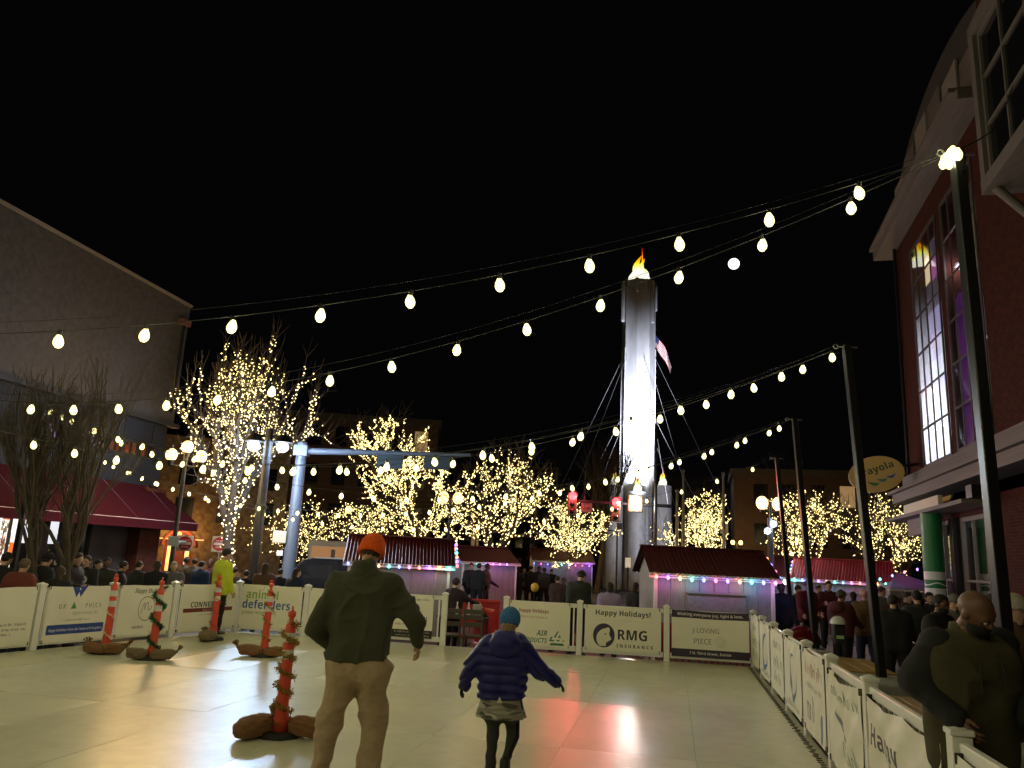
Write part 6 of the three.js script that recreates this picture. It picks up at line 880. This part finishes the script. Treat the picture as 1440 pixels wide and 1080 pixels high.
function person(o) {
  const { label, x, z, y = groundY(z), h = 1.7, yaw = 0, pose = {}, skin = 0, jacket, trousers, hair, hat, shoes = [0.015, 0.014, 0.014], fine = false, bulk = 1, hem = 0.47, group, mask, puffs = 0, hood = false, longHair = 0, faceYaw = 0, faceTilt = 0, bald = false, skirt, gloves, extra, sleeveMat, wrinkle = 1 } = o;
  const t = thing('person', label, 'person', [x, y, z], yaw, group), J = skeleton(h, pose), cell = fine ? 0.0115 : -z > 30 ? 0.045 : 0.03, s = h * bulk, seed = (Math.abs(x * 31 + z * 17) * 10) | 0, lo = fine ? HEAD.fine : HEAD.crowd, ha = fine ? HAND.fine : HAND.crowd;
  // skin: slim core, head and hands in one mesh
  const coreC = [cap(off(J.pelvis, 0.03 * h), off(J.chest, 0.04 * h), 0.05 * h, 0.05 * h), cap(off(J.pelvis, -0.03 * h), off(J.chest, -0.04 * h), 0.05 * h, 0.05 * h), cap(J.chest, J.neck, 0.05 * h, 0.03 * h), cap(J.neck, J.head, 0.029 * h, 0.029 * h), cap(J.shL, J.shR, 0.03 * h, 0.03 * h)];
  for (const k of ['L', 'R']) { coreC.push(cap(J['sh' + k], J['el' + k], 0.026 * h, 0.022 * h), cap(J['el' + k], J['wr' + k], 0.022 * h, 0.016 * h), cap(J['hip' + k], J['kn' + k], 0.038 * h, 0.028 * h), cap(J['kn' + k], J['an' + k], 0.027 * h, 0.02 * h)); }
  const parts = [nets(field(coreC, [], 0.03 * h), bounds(coreC, [], 0.03), fine ? 0.014 : cell)];
  const fy = V(Math.sin(faceYaw) * Math.cos(faceTilt), -Math.sin(faceTilt), Math.cos(faceYaw) * Math.cos(faceTilt)), dn = V(J.neck[0] - J.head[0], J.neck[1] - J.head[1], J.neck[2] - J.head[2]).normalize().lerp(V(0, -1, 0), 0.6).add(V(fy.x * -0.0, 0, 0)), HS = 0.132 * h * (o.headScale ?? 1) * (h < 1.4 ? 1.22 : 1.04), dnT = [dn.x - Math.sin(faceTilt) * Math.sin(faceYaw), dn.y, dn.z - Math.sin(faceTilt) * Math.cos(faceYaw)], chin = J.head.slice();
  const headM = orient(lo, chin, dnT, [fy.x, fy.y, fy.z], HS); parts.push(headM);
  const toHead = (px, py, pz) => { const yv = V(...dnT).normalize().negate(), zv = fy.clone().addScaledVector(yv, -fy.dot(yv)).normalize(), xv = yv.clone().cross(zv); return [0, 1, 2].map((i) => chin[i] + HS * (xv.getComponent(i) * px + yv.getComponent(i) * py + zv.getComponent(i) * pz)); };
  const handMeshes = []; for (const k of ['L', 'R']) { const e = J['el' + k], w = J['wr' + k], d = [w[0] - e[0], w[1] - e[1], w[2] - e[2]]; handMeshes.push(orient(ha, w, d, [k === 'L' ? -1 : 1, 0, -0.2], 0.105 * h, k === 'R')); }
  if (!gloves) parts.push(...handMeshes);
  part(t, 'body', merge(parts.map((g) => { g.deleteAttribute('uv'); return g; })), skins[skin]);
  if (gloves) handMeshes.forEach((g) => { part(t, 'glove', g, cloth(...gloves)); });
  if (!mask || mask) { const es = fine ? 0.02 : 0; if (es) for (const sx of [-1, 1]) { const c = toHead(sx * 0.135, 0.515, 0.335); part(t, 'eye', ball(0.0125, ...c, 1, 12), mat(0.5, 0.48, 0.45, 0.25)); const c2 = toHead(sx * 0.135, 0.513, 0.378); part(t, 'iris', ball(0.0062, ...c2, 1, 10), mat(0.02, 0.012, 0.008, 0.15)); } }
  // jacket
  const jr = s, jC = [cap(off(J.pelvis, 0.052 * s, -0.02 * h), off(J.chest, 0.062 * s), 0.078 * s, 0.082 * s), cap(off(J.pelvis, -0.052 * s, -0.02 * h), off(J.chest, -0.062 * s), 0.078 * s, 0.082 * s), cap(off(J.chest, 0, 0.02 * h), off(J.neck, 0, -0.008 * h), 0.082 * s, 0.05 * s), cap(off(J.shL, -0.012 * h, -0.012 * h), off(J.shR, 0.012 * h, -0.012 * h), 0.046 * s, 0.046 * s)];
  const ak = sleeveMat ? 1.16 * s : s, aC = []; for (const k of ['L', 'R']) aC.push(cap(J['sh' + k], J['el' + k], 0.046 * ak, 0.038 * ak), cap(J['el' + k], J['wr' + k], 0.037 * ak, 0.028 * ak));
  const hemY = hem * h, neckY = J.neck[1] + 0.022 * h, wk = fine ? 0.011 : 0.012;
  const ridge = (a, b, c, q) => { const n = 1 - Math.abs(2 * n3(a, b, c, q) - 1) * 2.2; return n > 0 ? n * n : 0; };
  const wr = (p) => wrinkle * ((fine ? 0.02 * ridge(p[0] * 3.2 + p[1] * 2.4 + seed, p[1] * 3.4 - p[0] * 2.2, p[2] * 3, seed + 9) + 0.011 * ridge(p[0] * 7 - p[1] * 3, p[1] * 8 + p[0] * 5, p[2] * 6, seed + 11) - 0.007 : 0) + wk * (n3(p[0] * 7 + seed, p[1] * 10, p[2] * 7, seed) - 0.5) * 1.3 + wk * 0.8 * (n3(p[0] * 16, p[1] * 22 + p[0] * 9, p[2] * 16, seed + 3) - 0.5));
  const jf0 = field(jC, hood ? [[J.neck[0], J.neck[1] - 0.02 * h, J.neck[2] - 0.07 * h, 0.085 * h, 0.07 * h, 0.05 * h]] : [], 0.05 * h), af0 = field(aC, [], 0.03 * h);
  const puff = (p) => puffs ? puffs * (Math.abs(Math.sin(p[1] * 46)) ** 0.5 - 0.6) : 0;
  const jf = (p) => { let d = Math.max(jf0(p), hemY - p[1] + 0.012 * Math.sin(p[0] * 9 + seed), p[1] - neckY - 0.02); return d - wr(p) - puff(p); }, af = (p) => af0(p) - wr(p) - (puffs ? puffs * (Math.abs(Math.sin((p[1] * 0.7 + Math.abs(p[0]) * 0.7) * 48)) ** 0.5 - 0.6) : 0);
  const jm = cloth(...jacket), sl = sleeveMat ? cloth(...sleeveMat) : jm;
  if (sleeveMat) { part(t, 'hoodie', nets(jf, bounds(jC, [], 0.1), cell), jm); for (const i of [0, 2]) part(t, 'sleeve', nets((p) => { const c = [aC[i], aC[i + 1]]; return field(c, [], 0.03 * h)(p) - wr(p); }, bounds([aC[i], aC[i + 1]], [], 0.09), cell), sl); } else part(t, 'jacket', nets((p) => smin(jf(p), af(p), 0.03 * h), bounds([...jC, ...aC], [], 0.1), cell), jm);
  if (hood) part(t, 'hood', nets((p) => { const d = ellD(p, [J.neck[0], J.neck[1] - 0.035 * h, J.neck[2] - 0.085 * h, 0.1 * h, 0.08 * h, 0.055 * h]); return d - wr(p) * 1.4; }, bounds([], [[J.neck[0], J.neck[1] - 0.035 * h, J.neck[2] - 0.085 * h, 0.11 * h, 0.09 * h, 0.065 * h]], 0.04), cell), jm); else part(t, 'collar', nets((p) => Math.max(capD(p, cap(off(J.neck, 0, -0.02 * h, 0.004), off(J.neck, 0, 0.035 * h, 0.006), 0.063 * h, 0.05 * h)), p[1] - J.neck[1] - 0.036 * h), bounds([cap(J.neck, off(J.neck, 0, 0.05 * h), 0.08 * h, 0.08 * h)], [], 0.02), cell * 0.8), jm);
  // trousers
  const tC = [cap(off(J.pelvis, 0.04 * s, 0.02 * h), off(J.hipL, -0.005 * h, -0.01 * h), 0.064 * s, 0.066 * s), cap(off(J.pelvis, -0.04 * s, 0.02 * h), off(J.hipR, 0.005 * h, -0.01 * h), 0.064 * s, 0.066 * s)]; tC.push(cap(J.hipL, J.hipR, 0.07 * s, 0.07 * s), cap(off(J.pelvis, 0.05 * s, 0.035 * h), off(J.pelvis, -0.05 * s, 0.035 * h), 0.066 * s, 0.066 * s)); const ts = o.slim ?? 1;
  for (const k of ['L', 'R']) tC.push(cap(J['hip' + k], J['kn' + k], 0.06 * s * ts, 0.043 * s * ts), cap(J['kn' + k], J['an' + k], 0.042 * s * ts, 0.036 * s * ts));
  const tf = field(tC, [], 0.025 * h), tLow = Math.min(J.anL[1], J.anR[1]) - 0.005 * h; part(t, 'trousers', nets((p) => Math.max(tf(p) - wr(p) * 0.8 - (wrinkle ? 0.006 * Math.sin(p[1] * 60 + Math.sin(p[0] * 30) * 2) * Math.max(0, 1 - (p[1] - tLow) * 4) : 0), tLow - p[1]), bounds(tC, [], 0.1), cell), cloth(...trousers));
  // shoes
  for (const k of ['L', 'R']) { const a = J['an' + k], C2 = [cap(off(a, 0, 0.01 * h), off(a, 0, -0.02 * h, 0.005 * h), 0.034 * h, 0.032 * h), cap(off(a, 0, -0.024 * h, -0.018 * h), off(a, k === 'L' ? 0.012 * h : -0.012 * h, -0.028 * h, 0.085 * h), 0.026 * h, 0.022 * h)]; const m = part(t, o.skates ? 'skate_boot' : 'shoe', nets((p) => Math.max(field(C2, [], 0.02 * h)(p), a[1] - 0.046 * h - p[1]), bounds(C2, [], 0.02), fine ? 0.009 : cell * 0.7), cloth(...shoes, 0.5)); if (o.skates) { part(m, 'blade', box(0.006, 0.05, 0.2 * h * 0.85, a[0], a[1] - 0.046 * h - 0.026, a[2] + 0.035 * h), M.galv); part(m, 'blade_holder', [box(0.022, 0.03, 0.05, a[0], a[1] - 0.046 * h - 0.012, a[2] - 0.02), box(0.022, 0.03, 0.05, a[0], a[1] - 0.046 * h - 0.012, a[2] + 0.09 * h)], M.blackMetal); } }
  // hair, hat, mask
  const shell = (g, lowCut, zCut) => (p) => g(p);
  const hc = toHead(0, 0.62, -0.06), hr = HS, HC = fine ? 0.008 : 0.022;
  const inHead = (() => { const yv = V(...dnT).normalize().negate(), zv = fy.clone().addScaledVector(yv, -fy.dot(yv)).normalize(), xv = yv.clone().cross(zv); return (p) => { const d = V(p[0] - chin[0], p[1] - chin[1], p[2] - chin[2]).multiplyScalar(1 / HS); return [d.dot(xv), d.dot(yv), d.dot(zv)]; }; })(), hb = [[hc[0] - hr * 0.7, hc[1] - hr * 0.95, hc[2] - hr * 0.75], [hc[0] + hr * 0.7, hc[1] + hr * 0.72, hc[2] + hr * 0.75]];
  if (hair && !bald) { const strand = (q) => 0.02 * Math.sin(q[0] * 40 + q[1] * 6 + seed) + 0.05 * (n3(q[0] * 6, q[1] * 6, q[2] * 6, seed) - 0.5); const hf = (p) => { const q = inHead(p); let d = ellD(q, [0, 0.63, -0.07, 0.375, 0.43, 0.45]); d = Math.max(d, (q[2] - 0.16) - (q[1] - 0.62) * 0.9, 0.26 - q[1] + q[2] * 0.4, -1); if (longHair) d = smin(d, Math.max(capD(q, [0, 0.5, -0.22, 0, 0.5 - longHair, -0.3, 0.34, 0.26]), q[2] - 0.1), 0.1); if (hat) d = Math.max(d, q[1] - (hat.low ?? 0.56) - 0.04 - q[2] * 0.14); return (d - strand(q)) * HS; }; if (longHair) hb[0][1] -= hr * longHair; part(t, 'hair', nets(hf, hb, HC), cloth(...hair, 0.75)); }
  if (hat) { const [r, g, b] = hat.color, hm = cloth(r, g, b, 0.95); const top = hat.tall ?? 1, hl = hat.low ?? 0.56; const hf = (p) => { const q = inHead(p); let d = ellD(q, [0, 0.63, -0.06, 0.425, 0.48 * top, 0.5]); d = Math.max(d, hl - q[1] + q[2] * 0.14); return (d - 0.013 * Math.sin(Math.atan2(q[0], q[2]) * 30) - 0.025 * (n3(q[0] * 5, q[1] * 5, q[2] * 5, seed) - 0.5)) * HS; }; const m = part(t, 'hat', nets(hf, hb, HC), hm); const bf = (p) => { const q = inHead(p); const e = ellD(q, [0, 0.63, -0.06, 0.45, 0.62, 0.525]); return Math.max(e, -(e + 0.09), hl - 0.02 - q[1] + q[2] * 0.14, q[1] - q[2] * 0.14 - hl - 0.18) * HS - 0.004 * Math.sin(Math.atan2(q[0], q[2]) * 34); }; if (hat.brim !== false) part(t, 'hat_cuff', nets(bf, hb, HC), hm); if (hat.pom) part(t, 'pompom', ball(0.045, ...toHead(0, 1.12, -0.05)), hm); }
  if (mask) { const mf = (p) => { const q = inHead(p); const d = ellD(q, [0, 0.24, 0.12, 0.275, 0.3, 0.33]); return Math.max(d, q[1] - 0.42, 0.03 - q[1], 0.0 - q[2]) * HS; }; part(t, 'face_mask', nets(mf, hb.map((v, i) => i ? v : [v[0], v[1] - hr * 0.1, v[2]]), fine ? 0.007 : 0.016), cloth(...mask)); }
  if (skirt) { const g = new THREE.CylinderGeometry(0.115 * h, 0.14 * h, 0.11 * h, 40, 6, true), pp = g.attributes.position; for (let i = 0; i < pp.count; i++) { const a = Math.atan2(pp.getX(i), pp.getZ(i)), dn2 = 0.5 - pp.getY(i) / (0.11 * h), f = 1 + 0.07 * dn2 * Math.sin(a * 11) + 0.02 * Math.sin(a * 5 + 1); pp.setX(i, pp.getX(i) * f * 1.12); pp.setZ(i, pp.getZ(i) * f * 0.9); } g.computeVertexNormals(); g.translate(J.pelvis[0], J.pelvis[1] - 0.04 * h, J.pelvis[2]); part(t, 'skirt', g, skirt); }
  if (extra) extra(t, J, { toHead, h, HS }); return t;
}
// main figures; joints are given where the photograph shows them
{
  const D = 6.1, base = at(488, 1108, D), bx = base.x, local = (u, v, dz = 0, d = D, ox = bx) => { const p = at(u, v, d); return [-(p.x - ox), p.y - 0.055, dz]; };
  person({ label: 'man in an orange knit hat and dark olive jacket skating away', x: bx, z: -D, y: 0.055, h: 1.72, yaw: Math.PI, fine: true, bulk: 1.03, hem: 0.5, wrinkle: 1.6, jacket: [0.062, 0.066, 0.036, 0.85], trousers: [0.52, 0.38, 0.25, 0.9], hair: [0.06, 0.04, 0.03], hat: { color: [1, 0.13, 0.008], tall: 1.12, low: 0.42 }, skates: true, slim: 1.08, faceTilt: 0.1,
    pose: { joints: { head: local(515, 796, 0.05), neck: local(512, 800, 0.0), chest: local(511, 845, 0), waist: local(508, 890, 0), pelvis: local(505, 930, 0), shL: local(474, 824, 0), elL: local(445, 880, -0.02), wrL: local(461, 912, 0.17), shR: local(549, 824, 0), elR: local(582, 872, -0.02), wrR: local(585, 904, 0.06), hipL: local(484, 942, 0), knL: local(463, 1011, 0.03), anL: local(450, 1088, -0.04), hipR: local(524, 942, 0), knR: local(524, 1010, 0.05), anR: local(518, 1084, -0.02) } } });
}
{
  const D = 6.45, base = at(703, 1096, D), bx = base.x, local = (u, v, dz = 0) => { const p = at(u, v, D); return [-(p.x - bx), p.y - 0.04, dz]; };
  const camo = canvasTex(128, 64, (g) => { const r = rng(6); g.fillStyle = '#8d8a80'; g.fillRect(0, 0, 128, 64); for (let i = 0; i < 60; i++) { g.fillStyle = ['#6f6d64', '#a5a298', '#55544e', '#b5b3aa'][r() * 4 | 0]; g.beginPath(); g.ellipse(r() * 128, r() * 64, 3 + r() * 8, 2 + r() * 5, r() * 3, 0, 7); g.fill(); } });
  person({ label: 'child in a blue knit hat and navy puffer jacket with arms out', x: bx, z: -D, y: 0.04, h: 1.24, yaw: Math.PI, fine: true, bulk: 1.12, hem: 0.47, puffs: 0.026, hood: true, wrinkle: 0.6, jacket: [0.008, 0.009, 0.18, 0.5], trousers: [0.045, 0.048, 0.045, 0.8], hair: [0.36, 0.24, 0.12], longHair: 0.42, hat: { color: [0.05, 0.2, 0.48], tall: 1.0, low: 0.36, brim: false }, skates: true, slim: 0.72, gloves: [0.015, 0.015, 0.018], skirt: new THREE.MeshStandardMaterial({ map: camo, roughness: 0.9, side: THREE.DoubleSide }),
    pose: { joints: { head: local(713, 893, 0.02), neck: local(711, 897, 0), chest: local(708, 928, 0), waist: local(706, 955, 0), pelvis: local(705, 985, 0), shL: local(686, 906, 0), elL: local(663, 938, -0.01), wrL: local(652, 965, 0.06), shR: local(731, 906, 0), elR: local(757, 942, 0), wrR: local(781, 959, 0.03), hipL: local(695, 996, 0), knL: local(693, 1034, 0.02), anL: local(690, 1075, -0.02), hipR: local(718, 996, 0), knR: local(721, 1036, 0.05), anR: local(710, 1072, -0.04) } },
    extra(t, J, k) { const s = new THREE.Shape(); s.moveTo(-0.022, 0); s.lineTo(0.022, 0); s.lineTo(0, 0.045); const g = new THREE.ExtrudeGeometry(s, { depth: 0.006, bevelEnabled: false }); g.rotateY(Math.PI); g.translate(J.pelvis[0] + 0.015, J.pelvis[1] + 0.012, -0.176); part(t, 'reflective_triangle', g, mat(0.6, 0.6, 0.55, 0.3)); part(t, 'legging_stripe', rod(V(J.hipR[0] - 0.055, J.hipR[1] - 0.06, -0.015), V(J.knR[0] - 0.035, J.knR[1], 0.02), 0.02, 0.02, 8), cloth(0.008, 0.008, 0.008)); part(t, 'legging_stripe', rod(V(J.knR[0] - 0.035, J.knR[1], 0.02), V(J.anR[0] - 0.026, J.anR[1] + 0.05, -0.04), 0.02, 0.016, 8), cloth(0.008, 0.008, 0.008)); } });
}
{
  const D = 4.4, y0 = groundY(-D) + 0.12, bx = at(1362, 1000, D).x, local = (u, v, dz = 0) => { const p = at(u, v, D); return [p.x - bx, p.y - y0, dz]; };
  person({ label: 'large man in an olive and black hoodie at the right edge', x: bx, z: -D, y: y0, h: 1.78, yaw: 0, fine: true, bulk: 1.0, hem: 0.455, jacket: [0.07, 0.06, 0.028, 0.95], sleeveMat: [0.012, 0.013, 0.016, 0.9], trousers: [0.02, 0.028, 0.05, 0.9], headScale: 0.9, skin: 2, bald: true, faceYaw: 0.5, faceTilt: 0.35, mask: [0.012, 0.012, 0.014],
    pose: { joints: { head: local(1354, 882, 0.06), neck: local(1361, 892, 0.0), chest: local(1362, 938, 0), waist: local(1362, 970, 0.02), shR: local(1319, 908, 0), elR: local(1297, 960, -0.03), wrR: local(1318, 1003, 0.16), shL: local(1404, 911, 0), elL: local(1429, 962, -0.02), wrL: local(1420, 1004, 0.14) } },
    extra(t, J, k) { for (const sx of [-1, 1]) part(t, 'drawstring', wire([V(J.neck[0] + sx * 0.05, J.neck[1] - 0.06, 0.155), V(J.chest[0] + sx * 0.06, J.chest[1] + 0.03, 0.205), V(J.chest[0] + sx * 0.065, J.chest[1] - 0.1, 0.22)], 0.004), M.rope); } });
}
person({ label: 'person in a bright yellow jacket standing on the ice by the corner', x: -5.38, z: -15.3, y: 0, h: 1.56, yaw: 2.4, fine: false, bulk: 1.08, hem: 0.42, jacket: [0.62, 0.72, 0.03, 0.7], trousers: [0.01, 0.01, 0.012], hair: [0.015, 0.013, 0.012], shoes: [0.1, 0.08, 0.06], pose: { armL: [0.5, 0.1, 1.2], armR: [0.1, 0.14, 0.3] } });
// onlookers: [u, head top v, distance, yaw, jacket, trousers, label, options]
{
  const K = [0.012, 0.012, 0.014], N = [0.012, 0.016, 0.04], BR = [0.04, 0.022, 0.014], B2 = [0.014, 0.011, 0.01], GR = [0.1, 0.1, 0.1], pi = Math.PI, J = [0.02, 0.03, 0.06];
  const list = [
    [8, 778, 14, 2.8, K, K, 'person in black at the left frame edge', {}], [33, 787, 13, 3.0, [0.16, 0.03, 0.016], J, 'broad person in a rust red jacket seen from behind', { bulk: 1.25, hair: [0.12, 0.08, 0.05] }], [65, 777, 14.3, 2.6, K, K, 'person in black between the red jacket and the bare tree', { hat: { color: K } }], [85, 798, 13.6, 3.3, K, J, 'short brown haired woman in a dark coat by the bare tree', { longHair: 0.5, hair: BR }], [107, 778, 15, 1.5, [0.02, 0.012, 0.012], K, 'dark haired man in profile before the shop door', {}],
    [123, 782, 16, 0.4, K, J, 'person in a black top with a white print', { extra(t, S) { part(t, 'print', new THREE.RingGeometry(0.04, 0.085, 14).translate(S.chest[0], S.chest[1] - 0.03, 0.158), mat(0.5, 0.52, 0.58, 0.7)); } }], [150, 785, 16.5, 0.8, [0.025, 0.024, 0.014], K, 'person in a dark green jacket before the brick pier', { armL: 1 }], [172, 790, 17, 2.0, K, K, 'person in black leaning near the brick pier', {}], [222, 790, 18, 3.4, K, K, 'person with a black hood left of the lamp post', { longHair: 0.5 }], [246, 791, 18.2, 0.3, [0.12, 0.12, 0.14], J, 'person with a pale beard and grey coat by the lamp post', { hair: [0.4, 0.38, 0.34] }],
    [262, 784, 23, 2.9, [0.07, 0.05, 0.03], K, 'person in a tan coat below the first no entry sign', {}], [274, 786, 22, 3.2, [0.06, 0.055, 0.05], K, 'person in a grey brown coat left of the blue jacket', {}], [284, 790, 21, 3.0, [0.01, 0.035, 0.12], J, 'person in a blue jacket seen from behind', { bulk: 1.1 }], [296, 787, 23, 0.5, [0.1, 0.015, 0.02], K, 'person in dark red left of the yellow jacket', {}], [346, 803, 20, 2.9, K, K, 'dark figure right of the yellow jacket', {}], [374, 793, 19, 3.6, [0.11, 0.06, 0.03], K, 'woman with long brown hair and a tan coat', { longHair: 0.75, hair: BR }], [394, 801, 21, 3.1, N, K, 'person in navy left of the blue mast', {}], [417, 800, 19, 2.8, [0.012, 0.025, 0.07], K, 'brown haired person in blue beside the blue mast', { longHair: 0.5, hair: BR }],
    [640, 813, 17.4, 2.5, [0.02, 0.008, 0.022], K, 'person in dark purple reaching over the gate table', { hat: { color: [0.06, 0.03, 0.08] }, pose: { armR: [0.9, 0.35, 0.4], armL: [0.5, 0.1, 0.4] }, bulk: 1.1 }],
    [663, 792, 31, 0.2, K, K, 'leftmost dark figure by the small far hut', {}], [674, 790, 30, 3, K, K, 'dark figure second from the left by the small far hut', {}], [684, 793, 31, 1.2, [0.02, 0.015, 0.015], K, 'dark figure under the lit lamp by the small far hut', {}],
    [712, 796, 37, 0.4, [0.05, 0.03, 0.03], K, 'figure at the left end of the far centre crowd', {}], [728, 797, 38, 2.6, K, K, 'second figure from the left in the far centre crowd', {}], [737, 799, 40, 0.2, GR, K, 'pale figure in the far centre crowd', {}], [747, 789, 36, 3.1, K, K, 'tallest dark figure in the far centre crowd', {}], [757, 797, 39, 0.9, N, K, 'figure right of the tallest in the far centre crowd', {}], [766, 799, 38, 3.5, [0.08, 0.07, 0.07], K, 'grey coated figure in the far centre crowd', {}], [776, 801, 41, 0, K, K, 'figure at the right end of the far centre crowd', {}],
    [784, 811, 26, 2.9, [0.06, 0.035, 0.025], K, 'brown coated figure left of the dark hooded person', {}], [792, 813, 27, 0.3, K, K, 'small dark figure beside the brown coated one', {}],
    [812, 800, 18, 2.7, [0.008, 0.014, 0.01], K, 'person in a dark hooded top bending by the red barrier', { hat: { color: [0.008, 0.014, 0.01], brim: false }, pose: { lean: 0.25, armL: [0.6, 0.1, 0.7] }, bulk: 1.1, faceTilt: 0.3 }], [857, 820, 17.5, 2.9, [0.3, 0.24, 0.42], J, 'woman in a pale lavender top with dark hair', { longHair: 0.35, pose: { armR: [0.3, 0.5, 0.9], armL: [0.3, 0.2, 0.6] } }], [893, 820, 20, 2.4, K, K, 'person in black left of the right hut', { longHair: 0.4 }], [909, 824, 21, 0.6, K, K, 'dark figure half behind the right hut', {}],
    [1070, 820, 17.6, 1.0, K, K, 'dark haired woman in black with a pale mask', { longHair: 0.6, mask: [0.5, 0.5, 0.52] }], [1085, 829, 17.3, 0.2, K, K, 'shorter person in black between two taller ones', { longHair: 0.3 }], [1099, 820, 17, -0.6, [0.012, 0.014, 0.022], K, 'tall man in dark navy behind the right fence', { bulk: 1.12 }], [1121, 824, 21, 0.4, [0.1, 0.11, 0.13], J, 'person in a grey blue jacket under the small white lamp', {}], [1134, 818, 19.5, 0.3, [0.13, 0.012, 0.014], K, 'person in a dark red coat with a blue mask', { mask: [0.1, 0.2, 0.4], bulk: 1.1 }], [1164, 818, 20, -0.2, [0.1, 0.012, 0.012], K, 'person in dark red behind the fur hooded coat', {}],
    [1181, 830, 15.4, 2.2, [0.09, 0.014, 0.016], K, 'person in a dark red coat with a grey fur hood', { hood: true, hat: { color: [0.12, 0.1, 0.08], brim: false }, bulk: 1.15 }], [1215, 830, 16, 2.9, [0.19, 0.115, 0.035], J, 'bald man in a mustard jacket and jeans seen from behind', { bald: true, bulk: 1.12 }], [1256, 838, 12.6, 2.7, K, K, 'person in black with a shoulder bag', { mask: K, extra(t, S) { part(t, 'shoulder_bag', rbox(0.3, 0.26, 0.12, S.hipL[0] + 0.1, S.hipL[1] + 0.05, 0.02, 0.04), cloth(0.01, 0.01, 0.012)); part(t, 'bag_strap', wire([V(S.shR[0], S.shR[1] + 0.08, 0), V(S.chest[0], S.chest[1], 0.17), V(S.hipL[0] + 0.1, S.hipL[1] + 0.16, 0.08)], 0.012), cloth(0.01, 0.01, 0.012)); } }], [1290, 832, 13.4, 3.0, [0.03, 0.032, 0.036], J, 'person in charcoal grey by the green and white column', { bulk: 1.08 }], [1238, 826, 19, 0.2, [0.2, 0.16, 0.15], K, 'person in a pale pink scarf behind the second pole', {}], [1318, 838, 10.2, 0.5, K, K, 'masked person in black left of the olive hoodie', { mask: K }],
    [1150, 824, 23, 0.3, [0.05, 0.05, 0.06], K, 'person in slate grey behind the dark red coats', {}], [1200, 833, 19, 2.9, [0.02, 0.03, 0.05], J, 'person in a dark blue coat left of the mustard jacket', { longHair: 0.4 }], [1274, 834, 17, 0.4, [0.08, 0.06, 0.05], K, 'brown coated person between two figures in black', {}], [1306, 834, 16, -0.3, [0.03, 0.02, 0.025], K, 'person in plum before the green and white column', { longHair: 0.3 }], [1338, 836, 12, 0.2, [0.2, 0.19, 0.18], J, 'person in a pale coat just left of the olive hoodie', { hat: { color: [0.2, 0.19, 0.18] } }],
    [55, 784, 15.6, 2.7, N, K, 'person in navy behind the rust red jacket', {}], [138, 788, 17.5, 0.9, [0.05, 0.02, 0.02], J, 'person in maroon in front of the shop door', { longHair: 0.4 }], [195, 790, 19, 2.8, [0.03, 0.035, 0.03], K, 'person in dark grey beside the brick pier', {}], [330, 799, 22, 3.0, [0.07, 0.06, 0.05], K, 'person in taupe right of the second no entry sign', {}],
    [1394, 838, 8, -0.2, [0.34, 0.32, 0.3], K, 'person with a red mask and white scarf', { mask: [0.4, 0.04, 0.05], hair: [0.02, 0.014, 0.012], longHair: 0.4 }], [1420, 836, 7, 0.2, [0.16, 0.09, 0.06], K, 'person in a white hat at the right frame edge', { hat: { color: [0.5, 0.46, 0.4] } }],
  ];
  const rnd = rng(515);
  for (const [u, v, d, yaw, jacket, trousers, label, opt] of list) {
    const p = at(u, v, d), side = u > 1060 && d < 26 ? 0.12 : 0, y = groundY(-d) + side, h = Math.max(1.35, Math.min(1.86, p.y - y - (opt.hat ? 0.02 : 0.0))), r = () => rnd() * 0.5;
    person({ label, x: p.x, z: -d, y, h, yaw: yaw + (rnd() - 0.5) * 0.2, jacket: [...jacket, 0.85], trousers: [...trousers, 0.9], hair: rnd() < 0.5 ? B2 : BR, skin: rnd() < 0.2 ? 2 : rnd() < 0.5 ? 0 : 1, bulk: 1 + rnd() * 0.1, hem: 0.4 + rnd() * 0.08, group: 'onlookers round the rink', faceYaw: (rnd() - 0.5) * 0.8, pose: { armL: [r(), 0.1 + r() * 0.3, 0.3 + rnd() * 1.3], armR: [r(), 0.1 + r() * 0.3, 0.3 + rnd() * 1.3], legL: [0.1 * rnd(), 0.07, 0.1], legR: [-0.1 * rnd(), 0.07, 0.05] }, ...opt });
  }
}
scene.traverse((o) => { if (o.isMesh) { o.castShadow = true; o.receiveShadow = true; } });
renderer.render(scene, camera);
